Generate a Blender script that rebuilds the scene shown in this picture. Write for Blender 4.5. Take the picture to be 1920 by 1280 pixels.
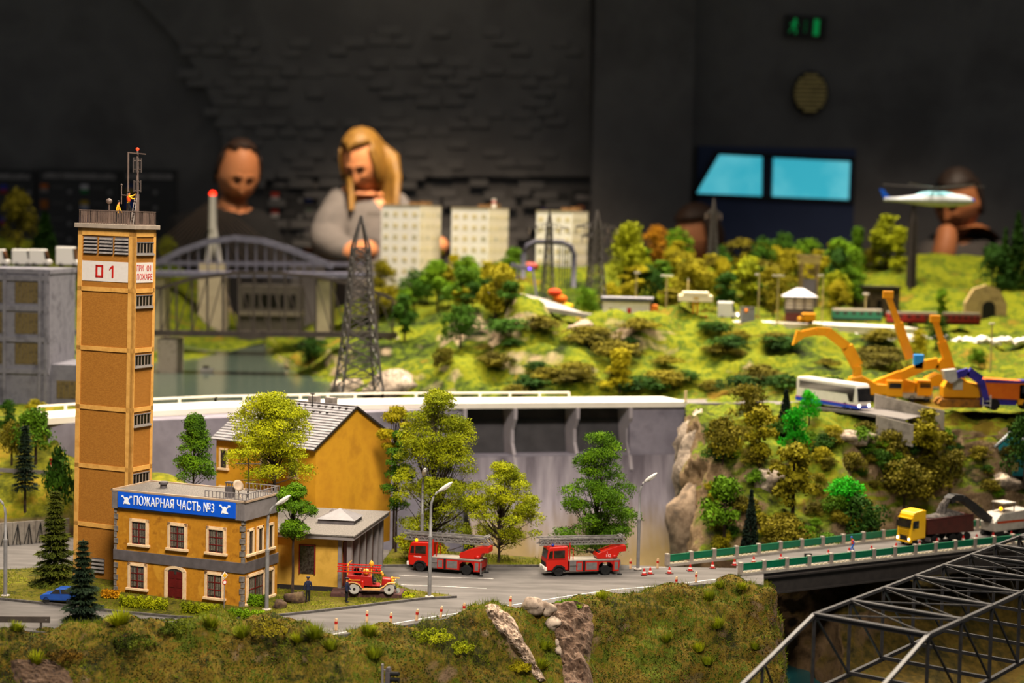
import bpy, math, random
import numpy as np
from mathutils import Vector, Matrix, noise
from mathutils.bvhtree import BVHTree

# Everything below is written in centimetres of the model layout (a 1:87 landscape)
# and brought to metres once at the very end (S).
S = 0.01
scene = bpy.context.scene
COL = scene.collection
for o in list(bpy.data.objects):
    bpy.data.objects.remove(o)
R = math.radians
rnd = random.Random(7)
NP = np.random.RandomState(11)

# ------------------------------------------------------------------ camera
FPX, CAM_H, PITCH, ROLL = 3200.0, 46.0, math.atan(210 / 3200), R(1.2)
_f = Vector((0, math.cos(PITCH), -math.sin(PITCH)))
_r0 = Vector((1, 0, 0)); _u0 = _r0.cross(_f)
_r = _r0 * math.cos(ROLL) + _u0 * math.sin(ROLL)
_u = _u0 * math.cos(ROLL) - _r0 * math.sin(ROLL)
CAM = Vector((0, 0, CAM_H))
cd = bpy.data.cameras.new('camera'); cam = bpy.data.objects.new('camera', cd); COL.objects.link(cam)
M3 = Matrix((_r, _u, -_f)).transposed()
cam.matrix_world = Matrix.Translation(CAM) @ M3.to_4x4()
cd.sensor_width = 36; cd.lens = 36 * FPX / 1920
cd.clip_start = 0.02; cd.clip_end = 60
cd.dof.use_dof = True; cd.dof.focus_distance = 2.13; cd.dof.aperture_fstop = 5.2
scene.camera = cam

def ray(px, py):
    return _f + _r * ((px - 960) / FPX) - _u * ((py - 640) / FPX)
def G(px, py, z=0.0):            # the point of the horizontal plane z seen there
    d = ray(px, py); return CAM + d * ((z - CAM_H) / d.z)
def D(px, py, Y):                # the point at distance Y into the room
    d = ray(px, py); return CAM + d * (Y / d.y)

# ------------------------------------------------------------------ world, lights, exposure
w = bpy.data.worlds.new('room_air'); scene.world = w; w.use_nodes = True
w.node_tree.nodes['Background'].inputs[0].default_value = (0.9, 0.95, 1.0, 1)
w.node_tree.nodes['Background'].inputs[1].default_value = 0.1
def area(name, loc, target, size, power, col, spread=110, sy=None):
    l = bpy.data.lights.new(name, 'AREA'); l.energy = power; l.color = col
    l.size = size * S; l.spread = R(spread)
    if sy: l.shape = 'RECTANGLE'; l.size_y = sy * S
    o = bpy.data.objects.new(name, l); COL.objects.link(o); o.location = loc
    o.rotation_euler = (Vector(target) - Vector(loc)).to_track_quat('-Z', 'Y').to_euler()
    return o
WARM = (1.0, 0.86, 0.68)
area('ceiling_or_fill_light', (40, 385, 270), (40, 350, 15), 90, 66, WARM, 100)
area('ceiling_or_fill_light', (-90, 420, 270), (-70, 380, 15), 90, 46, WARM, 100)
area('ceiling_or_fill_light', (125, 410, 270), (110, 370, 20), 90, 40, WARM, 100)
area('ceiling_or_fill_light', (-70, 290, 250), (-35, 225, 0), 45, 16, WARM, 95)
area('ceiling_or_fill_light', (75, 275, 250), (40, 225, 0), 45, 12, WARM, 95)
area('ceiling_or_fill_light', (15, 60, 200), (-30, 218, 18), 60, 15, (1.0, 0.9, 0.78), 60)
area('ceiling_or_fill_light', (-25, 480, 240), (-30, 590, 70), 40, 13, (1.0, 0.8, 0.6), 46)  # added fill light that brightens the man's and woman's faces
area('ceiling_or_fill_light', (165, 500, 240), (160, 605, 60), 40, 4.5, (1.0, 0.8, 0.6), 46)  # added fill light for the man behind the helicopter
area('ceiling_or_fill_light', (-45, 640, 240), (-45, 720, 40), 60, .55, WARM, 80)  # added wash light that lifts the flag boards out of the dark
scene.view_settings.view_transform = 'Standard'
scene.view_settings.look = 'None'
scene.view_settings.exposure = 0.0
scene.view_settings.gamma = 1.0
scene.view_settings.use_curve_mapping = False

# ------------------------------------------------------------------ materials
def lin(h):
    h = h.lstrip('#'); c = [int(h[i:i + 2], 16) / 255 for i in (0, 2, 4)]
    return tuple((x / 12.92 if x <= .04045 else ((x + .055) / 1.055) ** 2.4) for x in c) + (1,)
MATS = {}
def _base(name):
    m = bpy.data.materials.new(name); m.use_nodes = True; nt = m.node_tree
    b = nt.nodes['Principled BSDF']; return m, nt, b
def _coord(nt, scale, geo=False):
    tc = nt.nodes.new('ShaderNodeTexCoord'); mp = nt.nodes.new('ShaderNodeMapping')
    if geo:
        g = nt.nodes.new('ShaderNodeNewGeometry'); nt.links.new(g.outputs['Position'], mp.inputs[0])
    else:
        nt.links.new(tc.outputs['Object'], mp.inputs[0])
    sc = scale if isinstance(scale, tuple) else (scale,) * 3
    mp.inputs['Scale'].default_value = tuple(s / S for s in sc)
    return mp.outputs[0]
def _noise(nt, vec, detail=4, rough=.6, scale=1.0):
    n = nt.nodes.new('ShaderNodeTexNoise'); n.inputs['Scale'].default_value = scale
    n.inputs['Detail'].default_value = detail; n.inputs['Roughness'].default_value = rough
    nt.links.new(vec, n.inputs['Vector']); return n.outputs['Fac']
def _ramp(nt, fac, cols, lo=.3, hi=.7):
    r = nt.nodes.new('ShaderNodeValToRGB'); e = r.color_ramp.elements
    while len(e) < len(cols): e.new(.5)
    for i, c in enumerate(cols):
        e[i].position = lo + (hi - lo) * i / max(1, len(cols) - 1); e[i].color = lin(c)
    nt.links.new(fac, r.inputs[0]); return r.outputs[0]
def _bump(nt, b, fac, strength, dist=.05):
    bp = nt.nodes.new('ShaderNodeBump'); bp.inputs['Strength'].default_value = strength
    bp.inputs['Distance'].default_value = dist * S
    nt.links.new(fac, bp.inputs['Height']); nt.links.new(bp.outputs[0], b.inputs['Normal'])
def mat(name, c, c2=None, rough=.6, vs=1.0, bump=0, metal=0, emit=0, spec=.35, geo=False, dist=.05, lo=.35, hi=.65):
    if name in MATS: return MATS[name]
    m, nt, b = _base(name)
    b.inputs['Roughness'].default_value = rough; b.inputs['Metallic'].default_value = metal
    b.inputs['Specular IOR Level'].default_value = spec
    cols = c if isinstance(c, list) else ([c, c2] if c2 else [c])
    b.inputs['Base Color'].default_value = lin(cols[0])
    if len(cols) > 1 or bump:
        v = _coord(nt, vs, geo); f = _noise(nt, v)
        if len(cols) > 1: nt.links.new(_ramp(nt, f, cols, lo, hi), b.inputs['Base Color'])
        if bump: _bump(nt, b, f, bump, dist)
    if emit:
        b.inputs['Emission Color'].default_value = lin(cols[0]); b.inputs['Emission Strength'].default_value = emit
    MATS[name] = m; return m
def ground_mat(name, grass, rock, flat=.62, soft=.16, s1=.12, s2=1.6, patch=.5):
    """grass colours on gentle ground, rock where it is steep, both mottled"""
    if name in MATS: return MATS[name]
    m, nt, b = _base(name); L = nt.links.new
    b.inputs['Roughness'].default_value = .95; b.inputs['Specular IOR Level'].default_value = .1
    v1 = _coord(nt, s1, True); v2 = _coord(nt, s2, True)
    n1 = _noise(nt, v1, 5, .62); n2 = _noise(nt, v2, 6, .7)
    mx = nt.nodes.new('ShaderNodeMath'); mx.operation = 'MULTIPLY_ADD'
    L(n2, mx.inputs[0]); mx.inputs[1].default_value = patch
    s = nt.nodes.new('ShaderNodeMath'); s.operation = 'SUBTRACT'; L(n1, s.inputs[0]); s.inputs[1].default_value = patch * .5
    L(s.outputs[0], mx.inputs[2])
    gc = _ramp(nt, mx.outputs[0], grass, .32, .68)
    rc = _ramp(nt, n2, rock, .3, .7)
    g = nt.nodes.new('ShaderNodeNewGeometry'); sp = nt.nodes.new('ShaderNodeSeparateXYZ'); L(g.outputs['Normal'], sp.inputs[0])
    ad = nt.nodes.new('ShaderNodeMath'); ad.operation = 'MULTIPLY_ADD'; L(n1, ad.inputs[0]); ad.inputs[1].default_value = .5
    L(sp.outputs['Z'], ad.inputs[2])
    mr = nt.nodes.new('ShaderNodeMapRange'); L(ad.outputs[0], mr.inputs[0])
    mr.inputs[1].default_value = flat + .25 - soft; mr.inputs[2].default_value = flat + .25 + soft
    mix = nt.nodes.new('ShaderNodeMix'); mix.data_type = 'RGBA'
    L(mr.outputs[0], mix.inputs['Factor']); L(rc, mix.inputs[6]); L(gc, mix.inputs[7])
    L(mix.outputs[2], b.inputs['Base Color']); _bump(nt, b, n2, .8, .25)
    MATS[name] = m; return m
def leaf_mat(name, cols, vs=.35):
    if name in MATS: return MATS[name]
    m, nt, b = _base(name)
    b.inputs['Roughness'].default_value = .85; b.inputs['Specular IOR Level'].default_value = .12
    v = _coord(nt, vs); f = _noise(nt, v, 6, .75)
    oi = nt.nodes.new('ShaderNodeObjectInfo')
    ad = nt.nodes.new('ShaderNodeMath'); ad.operation = 'MULTIPLY_ADD'
    nt.links.new(oi.outputs['Random'], ad.inputs[0]); ad.inputs[1].default_value = .16; nt.links.new(f, ad.inputs[2])
    nt.links.new(_ramp(nt, ad.outputs[0], cols, .36, .78), b.inputs['Base Color'])
    MATS[name] = m; return m
def brick_mat(name, c1, c2, mortar, bw=.22, bh=.075):
    if name in MATS: return MATS[name]
    m, nt, b = _base(name); L = nt.links.new
    tc = nt.nodes.new('ShaderNodeTexCoord'); sp = nt.nodes.new('ShaderNodeSeparateXYZ'); L(tc.outputs['Object'], sp.inputs[0])
    ad = nt.nodes.new('ShaderNodeMath'); ad.operation = 'ADD'; L(sp.outputs['X'], ad.inputs[0]); L(sp.outputs['Y'], ad.inputs[1])
    cb = nt.nodes.new('ShaderNodeCombineXYZ'); L(ad.outputs[0], cb.inputs[0]); L(sp.outputs['Z'], cb.inputs[1])
    mp = nt.nodes.new('ShaderNodeMapping'); L(cb.outputs[0], mp.inputs[0]); mp.inputs['Scale'].default_value = (1 / S,) * 3
    br = nt.nodes.new('ShaderNodeTexBrick'); L(mp.outputs[0], br.inputs[0])
    br.inputs['Color1'].default_value = lin(c1); br.inputs['Color2'].default_value = lin(c2); br.inputs['Mortar'].default_value = lin(mortar)
    br.inputs['Scale'].default_value = 1; br.inputs['Brick Width'].default_value = bw; br.inputs['Row Height'].default_value = bh
    br.inputs['Mortar Size'].default_value = bh * .13; br.inputs['Mortar Smooth'].default_value = .2
    L(br.outputs[0], b.inputs['Base Color']); b.inputs['Roughness'].default_value = .75; b.inputs['Specular IOR Level'].default_value = .25
    _bump(nt, b, br.outputs['Fac'], -.6, .02)
    MATS[name] = m; return m

# ------------------------------------------------------------------ mesh building
class MB:
    def __init__(s): s.v = []; s.f = []
    def add(s, vs, fs):
        n = len(s.v); s.v += [tuple(v) for v in vs]; s.f += [tuple(i + n for i in f) for f in fs]; return s
    def bx(s, x0, x1, y0, y1, z0, z1):
        return s.add([(x0, y0, z0), (x1, y0, z0), (x1, y1, z0), (x0, y1, z0), (x0, y0, z1), (x1, y0, z1), (x1, y1, z1), (x0, y1, z1)],
                     [(3, 2, 1, 0), (4, 5, 6, 7), (0, 1, 5, 4), (1, 2, 6, 5), (2, 3, 7, 6), (3, 0, 4, 7)])
    def box(s, c, d, rz=0, ry=0):
        m = Matrix.Translation(c) @ Matrix.Rotation(rz, 4, 'Z') @ Matrix.Rotation(ry, 4, 'Y')
        k = MB().bx(-d[0] / 2, d[0] / 2, -d[1] / 2, d[1] / 2, -d[2] / 2, d[2] / 2)
        return s.add([m @ Vector(v) for v in k.v], k.f)
    def tube(s, pts, r, n=6, cap=True):
        pts = [Vector(p) for p in pts]; rs = r if isinstance(r, (list, tuple)) else [r] * len(pts)
        ring = []; k = len(pts); vs = []
        for i, p in enumerate(pts):
            t = (pts[min(i + 1, k - 1)] - pts[max(i - 1, 0)]).normalized()
            a = Vector((0, 0, 1)) if abs(t.z) < .9 else Vector((1, 0, 0))
            u = t.cross(a).normalized(); v = t.cross(u)
            for j in range(n):
                an = 2 * math.pi * j / n + math.pi / n
                vs.append(p + (u * math.cos(an) + v * math.sin(an)) * rs[i])
        fs = [(i * n + j, i * n + (j + 1) % n, (i + 1) * n + (j + 1) % n, (i + 1) * n + j) for i in range(k - 1) for j in range(n)]
        if cap: fs += [tuple(range(n)), tuple((k - 1) * n + j for j in reversed(range(n)))]
        return s.add(vs, fs)
    def beam(s, p0, p1, w, h):
        """rectangular bar from p0 to p1 (w across, h along the up side)"""
        p0 = Vector(p0); p1 = Vector(p1); t = (p1 - p0).normalized()
        a = Vector((0, 0, 1)) if abs(t.z) < .95 else Vector((0, 1, 0))
        u = t.cross(a).normalized() * (w / 2); v = u.cross(t).normalized() * (h / 2)
        vs = [p + u * i + v * j for p in (p0, p1) for i, j in ((-1, -1), (1, -1), (1, 1), (-1, 1))]
        return s.add(vs, [(0, 1, 2, 3), (7, 6, 5, 4), (0, 4, 5, 1), (1, 5, 6, 2), (2, 6, 7, 3), (3, 7, 4, 0)])
    def prism(s, poly, a, b, axis='y'):
        """extrude a 2-D polygon: axis y -> poly in xz, axis x -> poly in yz, axis z -> poly in xy"""
        n = len(poly)
        mk = {'y': lambda p, t: (p[0], t, p[1]), 'x': lambda p, t: (t, p[0], p[1]), 'z': lambda p, t: (p[0], p[1], t)}[axis]
        vs = [mk(p, a) for p in poly] + [mk(p, b) for p in poly]
        return s.add(vs, [tuple(range(n)), tuple(range(2 * n - 1, n - 1, -1))] + [(i, i + n, (i + 1) % n + n, (i + 1) % n) for i in range(n)])
    def lathe(s, prof, n=12, c=(0, 0, 0)):
        vs = [(c[0] + r * math.cos(2 * math.pi * j / n), c[1] + r * math.sin(2 * math.pi * j / n), c[2] + z) for r, z in prof for j in range(n)]
        k = len(prof)
        fs = [(i * n + j, i * n + (j + 1) % n, (i + 1) * n + (j + 1) % n, (i + 1) * n + j) for i in range(k - 1) for j in range(n)]
        fs += [tuple(reversed(range(n))), tuple((k - 1) * n + j for j in range(n))]
        return s.add(vs, fs)
    def ball(s, c, r, n=8, m=6):
        r = r if isinstance(r, (tuple, list)) else (r, r, r)
        vs = [(c[0], c[1], c[2] - r[2])]
        for i in range(1, m):
            a = math.pi * i / m - math.pi / 2
            vs += [(c[0] + r[0] * math.cos(a) * math.cos(2 * math.pi * j / n), c[1] + r[1] * math.cos(a) * math.sin(2 * math.pi * j / n), c[2] + r[2] * math.sin(a)) for j in range(n)]
        vs.append((c[0], c[1], c[2] + r[2])); e = len(vs) - 1
        fs = [(0, 1 + (j + 1) % n, 1 + j) for j in range(n)]
        for i in range(m - 2):
            for j in range(n):
                a = 1 + i * n + j; b2 = 1 + i * n + (j + 1) % n; fs.append((a, b2, b2 + n, a + n))
        o = 1 + (m - 2) * n; fs += [(o + j, o + (j + 1) % n, e) for j in range(n)]
        return s.add(vs, fs)
    def wheel(s, x, y, z, r, wd, n=20):
        """a wheel whose axle runs along y"""
        prof = [(r * .55, -wd / 2 + .02 * r), (r * .6, -wd / 2), (r * .93, -wd / 2), (r, -wd * .36), (r, wd * .36), (r * .93, wd / 2), (r * .6, wd / 2), (r * .55, wd / 2 - .02 * r)]
        k = MB().lathe(prof, n); return s.add([(x + v[0], y + v[2], z + v[1]) for v in k.v], k.f)
    def disc(s, x, y, z, r, wd, n=14):
        k = MB().lathe([(r, -wd / 2), (r, wd / 2)], n); return s.add([(x + v[0], y + v[2], z + v[1]) for v in k.v], k.f)
    def xf(s, m):
        s.v = [tuple(m @ Vector(v)) for v in s.v]; return s
    def build(s, name, m, parent=None, smooth=False, bevel=0, loc=(0, 0, 0), rz=0, label=None):
        me = bpy.data.meshes.new(name); me.from_pydata(s.v, [], s.f); me.update()
        return link(name, me, m, parent, smooth, bevel, loc, rz, label)
def link(name, me, m, parent=None, smooth=False, bevel=0, loc=(0, 0, 0), rz=0, label=None):
    if m and not me.materials: me.materials.append(m)
    o = bpy.data.objects.new(name, me); COL.objects.link(o); o.location = loc; o.rotation_euler = (0, 0, rz)
    if smooth:
        me.shade_smooth()
    if bevel:
        b = o.modifiers.new('bevel', 'BEVEL'); b.width = bevel; b.segments = 2; b.limit_method = 'ANGLE'; b.angle_limit = R(40)
    if parent: o.parent = parent
    if label: o['label'] = label
    return o
def T(name, label, cat, loc=(0, 0, 0), rz=0, group=None):
    o = bpy.data.objects.new(name, None); COL.objects.link(o); o.empty_display_size = .01
    o.location = loc; o.rotation_euler = (0, 0, rz); return tag(o, label, cat, group)
def tag(o, label=None, cat=None, group=None, kind=None):
    for k, v in (('label', label), ('category', cat), ('group', group), ('kind', kind)):
        if v: o[k] = v
    return o
def dup(root, loc=None, rz=None, label=None, group=None, scale=None):
    r = root.copy(); COL.objects.link(r)
    if loc is not None: r.location = loc
    if rz is not None: r.rotation_euler = (0, 0, rz)
    if scale is not None: r.scale = scale if isinstance(scale, tuple) else (scale,) * 3
    if label: r['label'] = label
    if group: r['group'] = group
    for ch in list(root.children):
        c = ch.copy(); COL.objects.link(c); c.parent = r
        for g in ch.children:
            d = g.copy(); COL.objects.link(d); d.parent = c
    return r
def fast_mesh(name, V, F):
    """numpy arrays of verts (N,3) and faces (M,k)"""
    V = np.asarray(V, dtype=np.float32); F = np.asarray(F, dtype=np.int32); k = F.shape[1]
    me = bpy.data.meshes.new(name); me.vertices.add(len(V)); me.vertices.foreach_set('co', V.ravel())
    me.loops.add(F.size); me.loops.foreach_set('vertex_index', F.ravel())
    me.polygons.add(len(F)); me.polygons.foreach_set('loop_start', np.arange(0, F.size, k, dtype=np.int32))
    try: me.polygons.foreach_set('loop_total', np.full(len(F), k, dtype=np.int32))
    except Exception: pass
    me.update(calc_edges=True); me.validate(); return me
def text_mesh(s, size, depth=.01, sx=1.0, align='CENTER'):
    cu = bpy.data.curves.new('lettering', 'FONT'); cu.body = s; cu.size = size; cu.extrude = depth; cu.align_x = align
    cu.resolution_u = 3; cu.align_y = 'CENTER'
    o = bpy.data.objects.new('lettering', cu); COL.objects.link(o)
    dg = bpy.context.evaluated_depsgraph_get(); me = bpy.data.meshes.new_from_object(o.evaluated_get(dg))
    bpy.data.objects.remove(o); bpy.data.curves.remove(cu)
    me.transform(Matrix.Diagonal((sx, 1, 1, 1))); return me
def text(s, size, m, parent, loc, rot, sx=1.0, depth=.01, name='lettering'):
    me = text_mesh(s, size, depth, sx); me.materials.clear(); me.materials.append(m)
    o = bpy.data.objects.new(name, me); COL.objects.link(o); o.location = loc; o.rotation_euler = rot; o.parent = parent; return o
def front(px, py, z, name):      # helper to talk about a pixel on a level
    return G(px, py, z)

# ------------------------------------------------------------------ terrain
TERR = []          # (object verts, faces) used for putting things onto the ground
def loft(name, cols, nu, nv, m, rough=0.0, rs=.25, kind='structure', seed=0, smooth=True, ter=True, edge=True):
    """cols: list of columns, each a list of 3-D points; smooth grid through them + fractal relief"""
    C = np.array([[tuple(p) for p in c] for c in cols], dtype=float)     # (nc, nr, 3)
    def cr(A, n):
        k = len(A); t = np.linspace(0, k - 1, n); i = np.clip(t.astype(int), 0, k - 2); u = (t - i)[:, None, None]
        P = lambda j: A[np.clip(j, 0, k - 1)]
        p0, p1, p2, p3 = P(i - 1), P(i), P(i + 1), P(i + 2)
        m1 = (p2 - p0) * .35; m2 = (p3 - p1) * .35
        return (2 * u**3 - 3 * u**2 + 1) * p1 + (u**3 - 2 * u**2 + u) * m1 + (-2 * u**3 + 3 * u**2) * p2 + (u**3 - u**2) * m2
    A = cr(C, nu).transpose(1, 0, 2); A = cr(A, nv).transpose(1, 0, 2)    # (nu, nv, 3)
    nu_, nv_ = A.shape[:2]
    if rough:
        du = np.gradient(A, axis=0); dv = np.gradient(A, axis=1); N = np.cross(du, dv); N /= (np.linalg.norm(N, axis=2, keepdims=True) + 1e-9)
        if N[..., 2].mean() < 0: N = -N
        for i in range(nu_):
            for j in range(nv_):
                p = Vector(A[i, j]) * rs + Vector((seed * 7.3, 0, 0))
                d = noise.fractal(p, .8, 2.1, 5) * rough
                if edge: d *= min(1, .25 + j / nv_ * 6, .25 + (nv_ - 1 - j) / nv_ * 6)
                A[i, j] += N[i, j] * d
    V = A.reshape(-1, 3); idx = np.arange(nu_ * nv_).reshape(nu_, nv_)
    F = np.stack([idx[:-1, :-1], idx[1:, :-1], idx[1:, 1:], idx[:-1, 1:]], -1).reshape(-1, 4)
    me = fast_mesh(name, V, F)
    o = link(name, me, m, smooth=smooth); o['kind'] = kind
    if ter: TERR.append((V, F))
    return o, V, F
def poly_slab(name, pts, z0, z1, m, kind='structure'):
    mb = MB().prism([(p[0], p[1]) for p in pts], z0, z1, 'z'); o = mb.build(name, m); o['kind'] = kind; return o
_bvh = [None, 0]
def bvh():
    if _bvh[1] != len(TERR):
        vs = []; fs = []
        for V, F in TERR:
            n = len(vs); vs += [tuple(v) for v in V]; fs += [tuple(int(i) + n for i in f) for f in F]
        _bvh[0] = BVHTree.FromPolygons(vs, fs); _bvh[1] = len(TERR)
    return _bvh[0]
def hit(px, py, z=0.0):
    d = ray(px, py).normalized(); h = bvh().ray_cast(CAM, d)
    return h[0] if h[0] is not None else G(px, py, z)
def drop(x, y, top=80):
    h = bvh().ray_cast(Vector((x, y, top)), Vector((0, 0, -1)))
    return h[0].z if h[0] is not None else 0.0
def smp(V, F, n, rng, keep=None):
    """n random points with normals on a quad surface"""
    V = np.asarray(V); F = np.asarray(F); a, b, c, d = (V[F[:, i]] for i in range(4))
    nr = np.cross(c - a, d - b); ar = np.linalg.norm(nr, axis=1); p = ar / ar.sum()
    k = rng.choice(len(F), n, p=p); u = rng.rand(n, 1); v = rng.rand(n, 1)
    P = a[k] * (1 - u) * (1 - v) + b[k] * u * (1 - v) + c[k] * u * v + d[k] * (1 - u) * v
    N = nr[k] / (ar[k][:, None] + 1e-9); N[N[:, 2] < 0] *= -1
    if keep is not None:
        q = keep(P, N); P = P[q]; N = N[q]
    return P, N
# ------------------------------------------------------------------ vegetation helpers
def blades(P, N, h, wd, rng, lean=.5):
    n = len(P); t = rng.normal(size=(n, 3)); t -= (t * N).sum(1, keepdims=True) * N; t /= (np.linalg.norm(t, axis=1, keepdims=True) + 1e-9)
    hh = h * (.5 + rng.rand(n, 1)); up = N * .35 + np.array([0, 0, .65])
    tip = P + up * hh + rng.normal(size=(n, 3)) * hh * lean * .5
    V = np.stack([P - t * wd, P + t * wd, tip], 1).reshape(-1, 3); return V, np.arange(3 * n).reshape(n, 3)
def flakes(P, size, rng, flat=0.0, N=None, jit=.55):
    n = len(P); a = rng.normal(size=(n, 3)); a[:, 2] *= (1 - flat)
    q = rng.normal(size=(n, 3)) if N is None else N + rng.normal(size=(n, 3)) * jit
    if N is not None: a = np.cross(a, q)
    a /= (np.linalg.norm(a, axis=1, keepdims=True) + 1e-9); b = np.cross(a, q); b /= (np.linalg.norm(b, axis=1, keepdims=True) + 1e-9)
    s = size * (.5 + rng.rand(n, 1)); a = a * s; b = b * s * .75
    V = np.stack([P - a, P + b, P + a, P - b], 1).reshape(-1, 3); return V, np.arange(4 * n).reshape(n, 4)
def stuff(name, V, F, m, label, cat):
    o = link(name, fast_mesh(name, V, F), m); return tag(o, label, cat, kind='stuff')

# ------------------------------------------------------------------ the room around the layout
DARK = mat('dark_wall', ['#686461', '#74706c', '#605c59'], rough=.9, vs=.02, bump=.4, dist=1.5)
wl = MB()
YW = 720
wl.bx(-420, 420, YW, YW + 12, -105, 300)
wall = wl.build('wall_back', DARK); wall['kind'] = 'structure'
# the vaulted arch of rough brick on the left half of the wall: raised courses
BR = mat('painted_brick', ['#605c59', '#74706c', '#7c7772'], rough=.92, vs=.05, bump=.3, dist=.4)
vault = MB()                       # the plastered vault end: the wall steps forward right of a rising curve
vp = [(175, -80), (260, 0), (330, 75), (375, 140), (405, 210), (418, 260), (418, 330), (1108, 330), (1108, -80)]
_vq = [D(x, y, YW - 4) for x, y in vp]; n_ = len(_vq)
vault.add(_vq + [Vector((p.x, YW, p.z)) for p in _vq], [tuple(range(n_))] + [(i, i + n_, (i + 1) % n_ + n_, (i + 1) % n_) for i in range(n_)])
tag(vault.build('trim_1', DARK), kind='structure')
bm_ = MB().bx(-5, 5, -1.0, 0, -1.9, 1.9); bme = None
for r_ in range(22):
    for c_ in range(16):
        px = 350 + c_ * 48 + (r_ % 2) * 24; py = 60 + r_ * 19
        if rnd.random() < .45 or px < 250 + py * .62 or px > 1090: continue
        if bme is None:
            ob = bm_.build('brick', BR, wall, bevel=.5); bme = ob.data
        else:
            ob = link('brick', bme, BR, wall, bevel=.5)
        ob.location = D(px + rnd.uniform(-5, 5), py + rnd.uniform(-3, 3), YW - 3.9 + rnd.uniform(-.1, .5)); ob.scale = (rnd.uniform(.7, 1.1), 1, rnd.uniform(.8, 1.1))
pil = MB()
a = D(1108, 300, YW); b2 = D(1290, 300, YW)
pil.bx(a.x, b2.x, YW - 14, YW, -105, 300)
tag(pil.build('trim_2', DARK), kind='structure')
fl = MB().bx(-420, 420, -150, YW + 12, -112, -105); fo = fl.build('floor', mat('floor_dark', '#1b1a19', '#242322', rough=.8, vs=.03)); fo['kind'] = 'structure'
tb = MB().bx(-190, 240, 205, 560, -105, -40).build('trim_3', mat('fascia', '#1e1d1c', rough=.7)); tb['kind'] = 'structure'

# ------------------------------------------------------------------ road plateau
ASPH = mat('asphalt', ['#4b4744', '#56524f', '#605b58'], rough=.9, vs=(.12, .5, .5), bump=.15, dist=.03, spec=.2)
edge_px = [(-640, 1180), (-140, 1180), (0, 1180), (110, 1186), (250, 1178), (400, 1178), (520, 1180), (620, 1192), (720, 1178), (830, 1160), (920, 1146), (1040, 1130), (1130, 1115), (1200, 1110), (1300, 1096), (1385, 1090), (1432, 1096)]
front_edge = [G(x, y, 0) for x, y in edge_px]
back = [G(1432, 1066, 0), G(1250, 1062, 0), G(1010, 1052, 0), G(720, 1030, 0), G(560, 1012, 0), G(330, 1000, 0), G(140, 1000, 0), G(-140, 990, 0), G(-640, 980, 0)]
road = poly_slab('floor_road', front_edge + back, -3, 0, ASPH)
TERR.append((np.array([tuple(p) for p in [G(-640, 1200), G(1440, 1100), G(1440, 1062), G(-640, 980)]]), np.array([[0, 1, 2, 3]])))

# front embankment: crest, brow, face, foot
EMB = ground_mat('embankment_soil', ['#1c1c0a', '#34320e', '#4a3e14', '#5e4e16', '#343e0e', '#4c5414'], ['#54402a', '#8d745a', '#6b5540', '#b39a80'], flat=.18, s1=.10, s2=1.1, patch=.9)
cols = []
brow = [(-640, 1184, .2), (-140, 1184, .2), (0, 1180, .4), (110, 1186, .3), (185, 1166, .8), (260, 1164, .9), (335, 1168, .7), (400, 1156, 1.6), (455, 1168, .6), (510, 1160, 1.0), (570, 1176, .6), (640, 1193, .2), (720, 1180, .2), (830, 1160, .2), (880, 1146, .5), (925, 1138, .9), (970, 1146, .3), (1020, 1134, .5), (1080, 1124, .6), (1130, 1114, .4), (1200, 1112, .3), (1300, 1098, .3), (1385, 1092, .3), (1436, 1104, 0)]
for x, y, z in brow:
    p = G(x, y, z); q = G(x, y - 6, -.6)
    jut = 0 if x < 900 else (2.0 if x < 1060 else 0)
    cols.append([q, p, p + Vector((0, -2.6, -1.6)), p + Vector((.3, -5.2 - jut * .3, -4.2 - jut)), p + Vector((.8, -9, -9)), p + Vector((1, -16, -19))])
c = G(1450, 1118, -1)
cols.append([c + Vector((-1, 2, .2)), c, c + Vector((.6, -1.5, -4)), c + Vector((1.2, -2, -8)), c + Vector((1.6, -3, -13)), c + Vector((2, -5, -22))])
c = G(1440, 1085, -1.5)
cols.append([c + Vector((-2, 2, .2)), c, c + Vector((1.2, 0, -4)), c + Vector((1.8, 0, -8)), c + Vector((2.2, 0, -13)), c + Vector((3, 0, -22))])
c = G(1436, 1062, -2.5)
cols.append([c + Vector((-3, 1, 0)), c, c + Vector((1.2, 2, -4)), c + Vector((1.8, 3, -8)), c + Vector((2.2, 4, -13)), c + Vector((3, 5, -22))])
emb, EV, EF = loft('floor_embankment', cols, 300, 46, EMB, rough=1.0, rs=.22, seed=3)
# back retaining wall of the plateau down to the dam toe
bw = MB()
for i in range(len(back) - 1):
    a, b2 = back[i], back[i + 1]
    bw.add([a, b2, b2 + Vector((0, 3, -20)), a + Vector((0, 3, -20))], [(0, 1, 2, 3)])
tag(bw.build('wall_retaining', mat('rock_brown', ['#4c4034', '#6f5d4a', '#8e7a64'], rough=.95, vs=.5, bump=.6)), kind='structure')

# ------------------------------------------------------------------ river below the dam and the reservoir
def water_mat(name, deep, rough):
    m, nt, b = _base(name); b.inputs['Base Color'].default_value = lin(deep); b.inputs['Roughness'].default_value = rough
    b.inputs['Specular IOR Level'].default_value = .6; b.inputs['IOR'].default_value = 1.33
    v = _coord(nt, (.25, .12, .2), True); _bump(nt, b, _noise(nt, v, 3), .12, .2); return m
def plane(name, x0, x1, y0, y1, z, m):
    o = MB().add([(x0, y0, z), (x1, y0, z), (x1, y1, z), (x0, y1, z)], [(0, 1, 2, 3)]).build(name, m); o['kind'] = 'structure'; return o
plane('floor_river', -100, 47, 196, 300, -17, water_mat('river_water', '#123a3c', .25))

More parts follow.
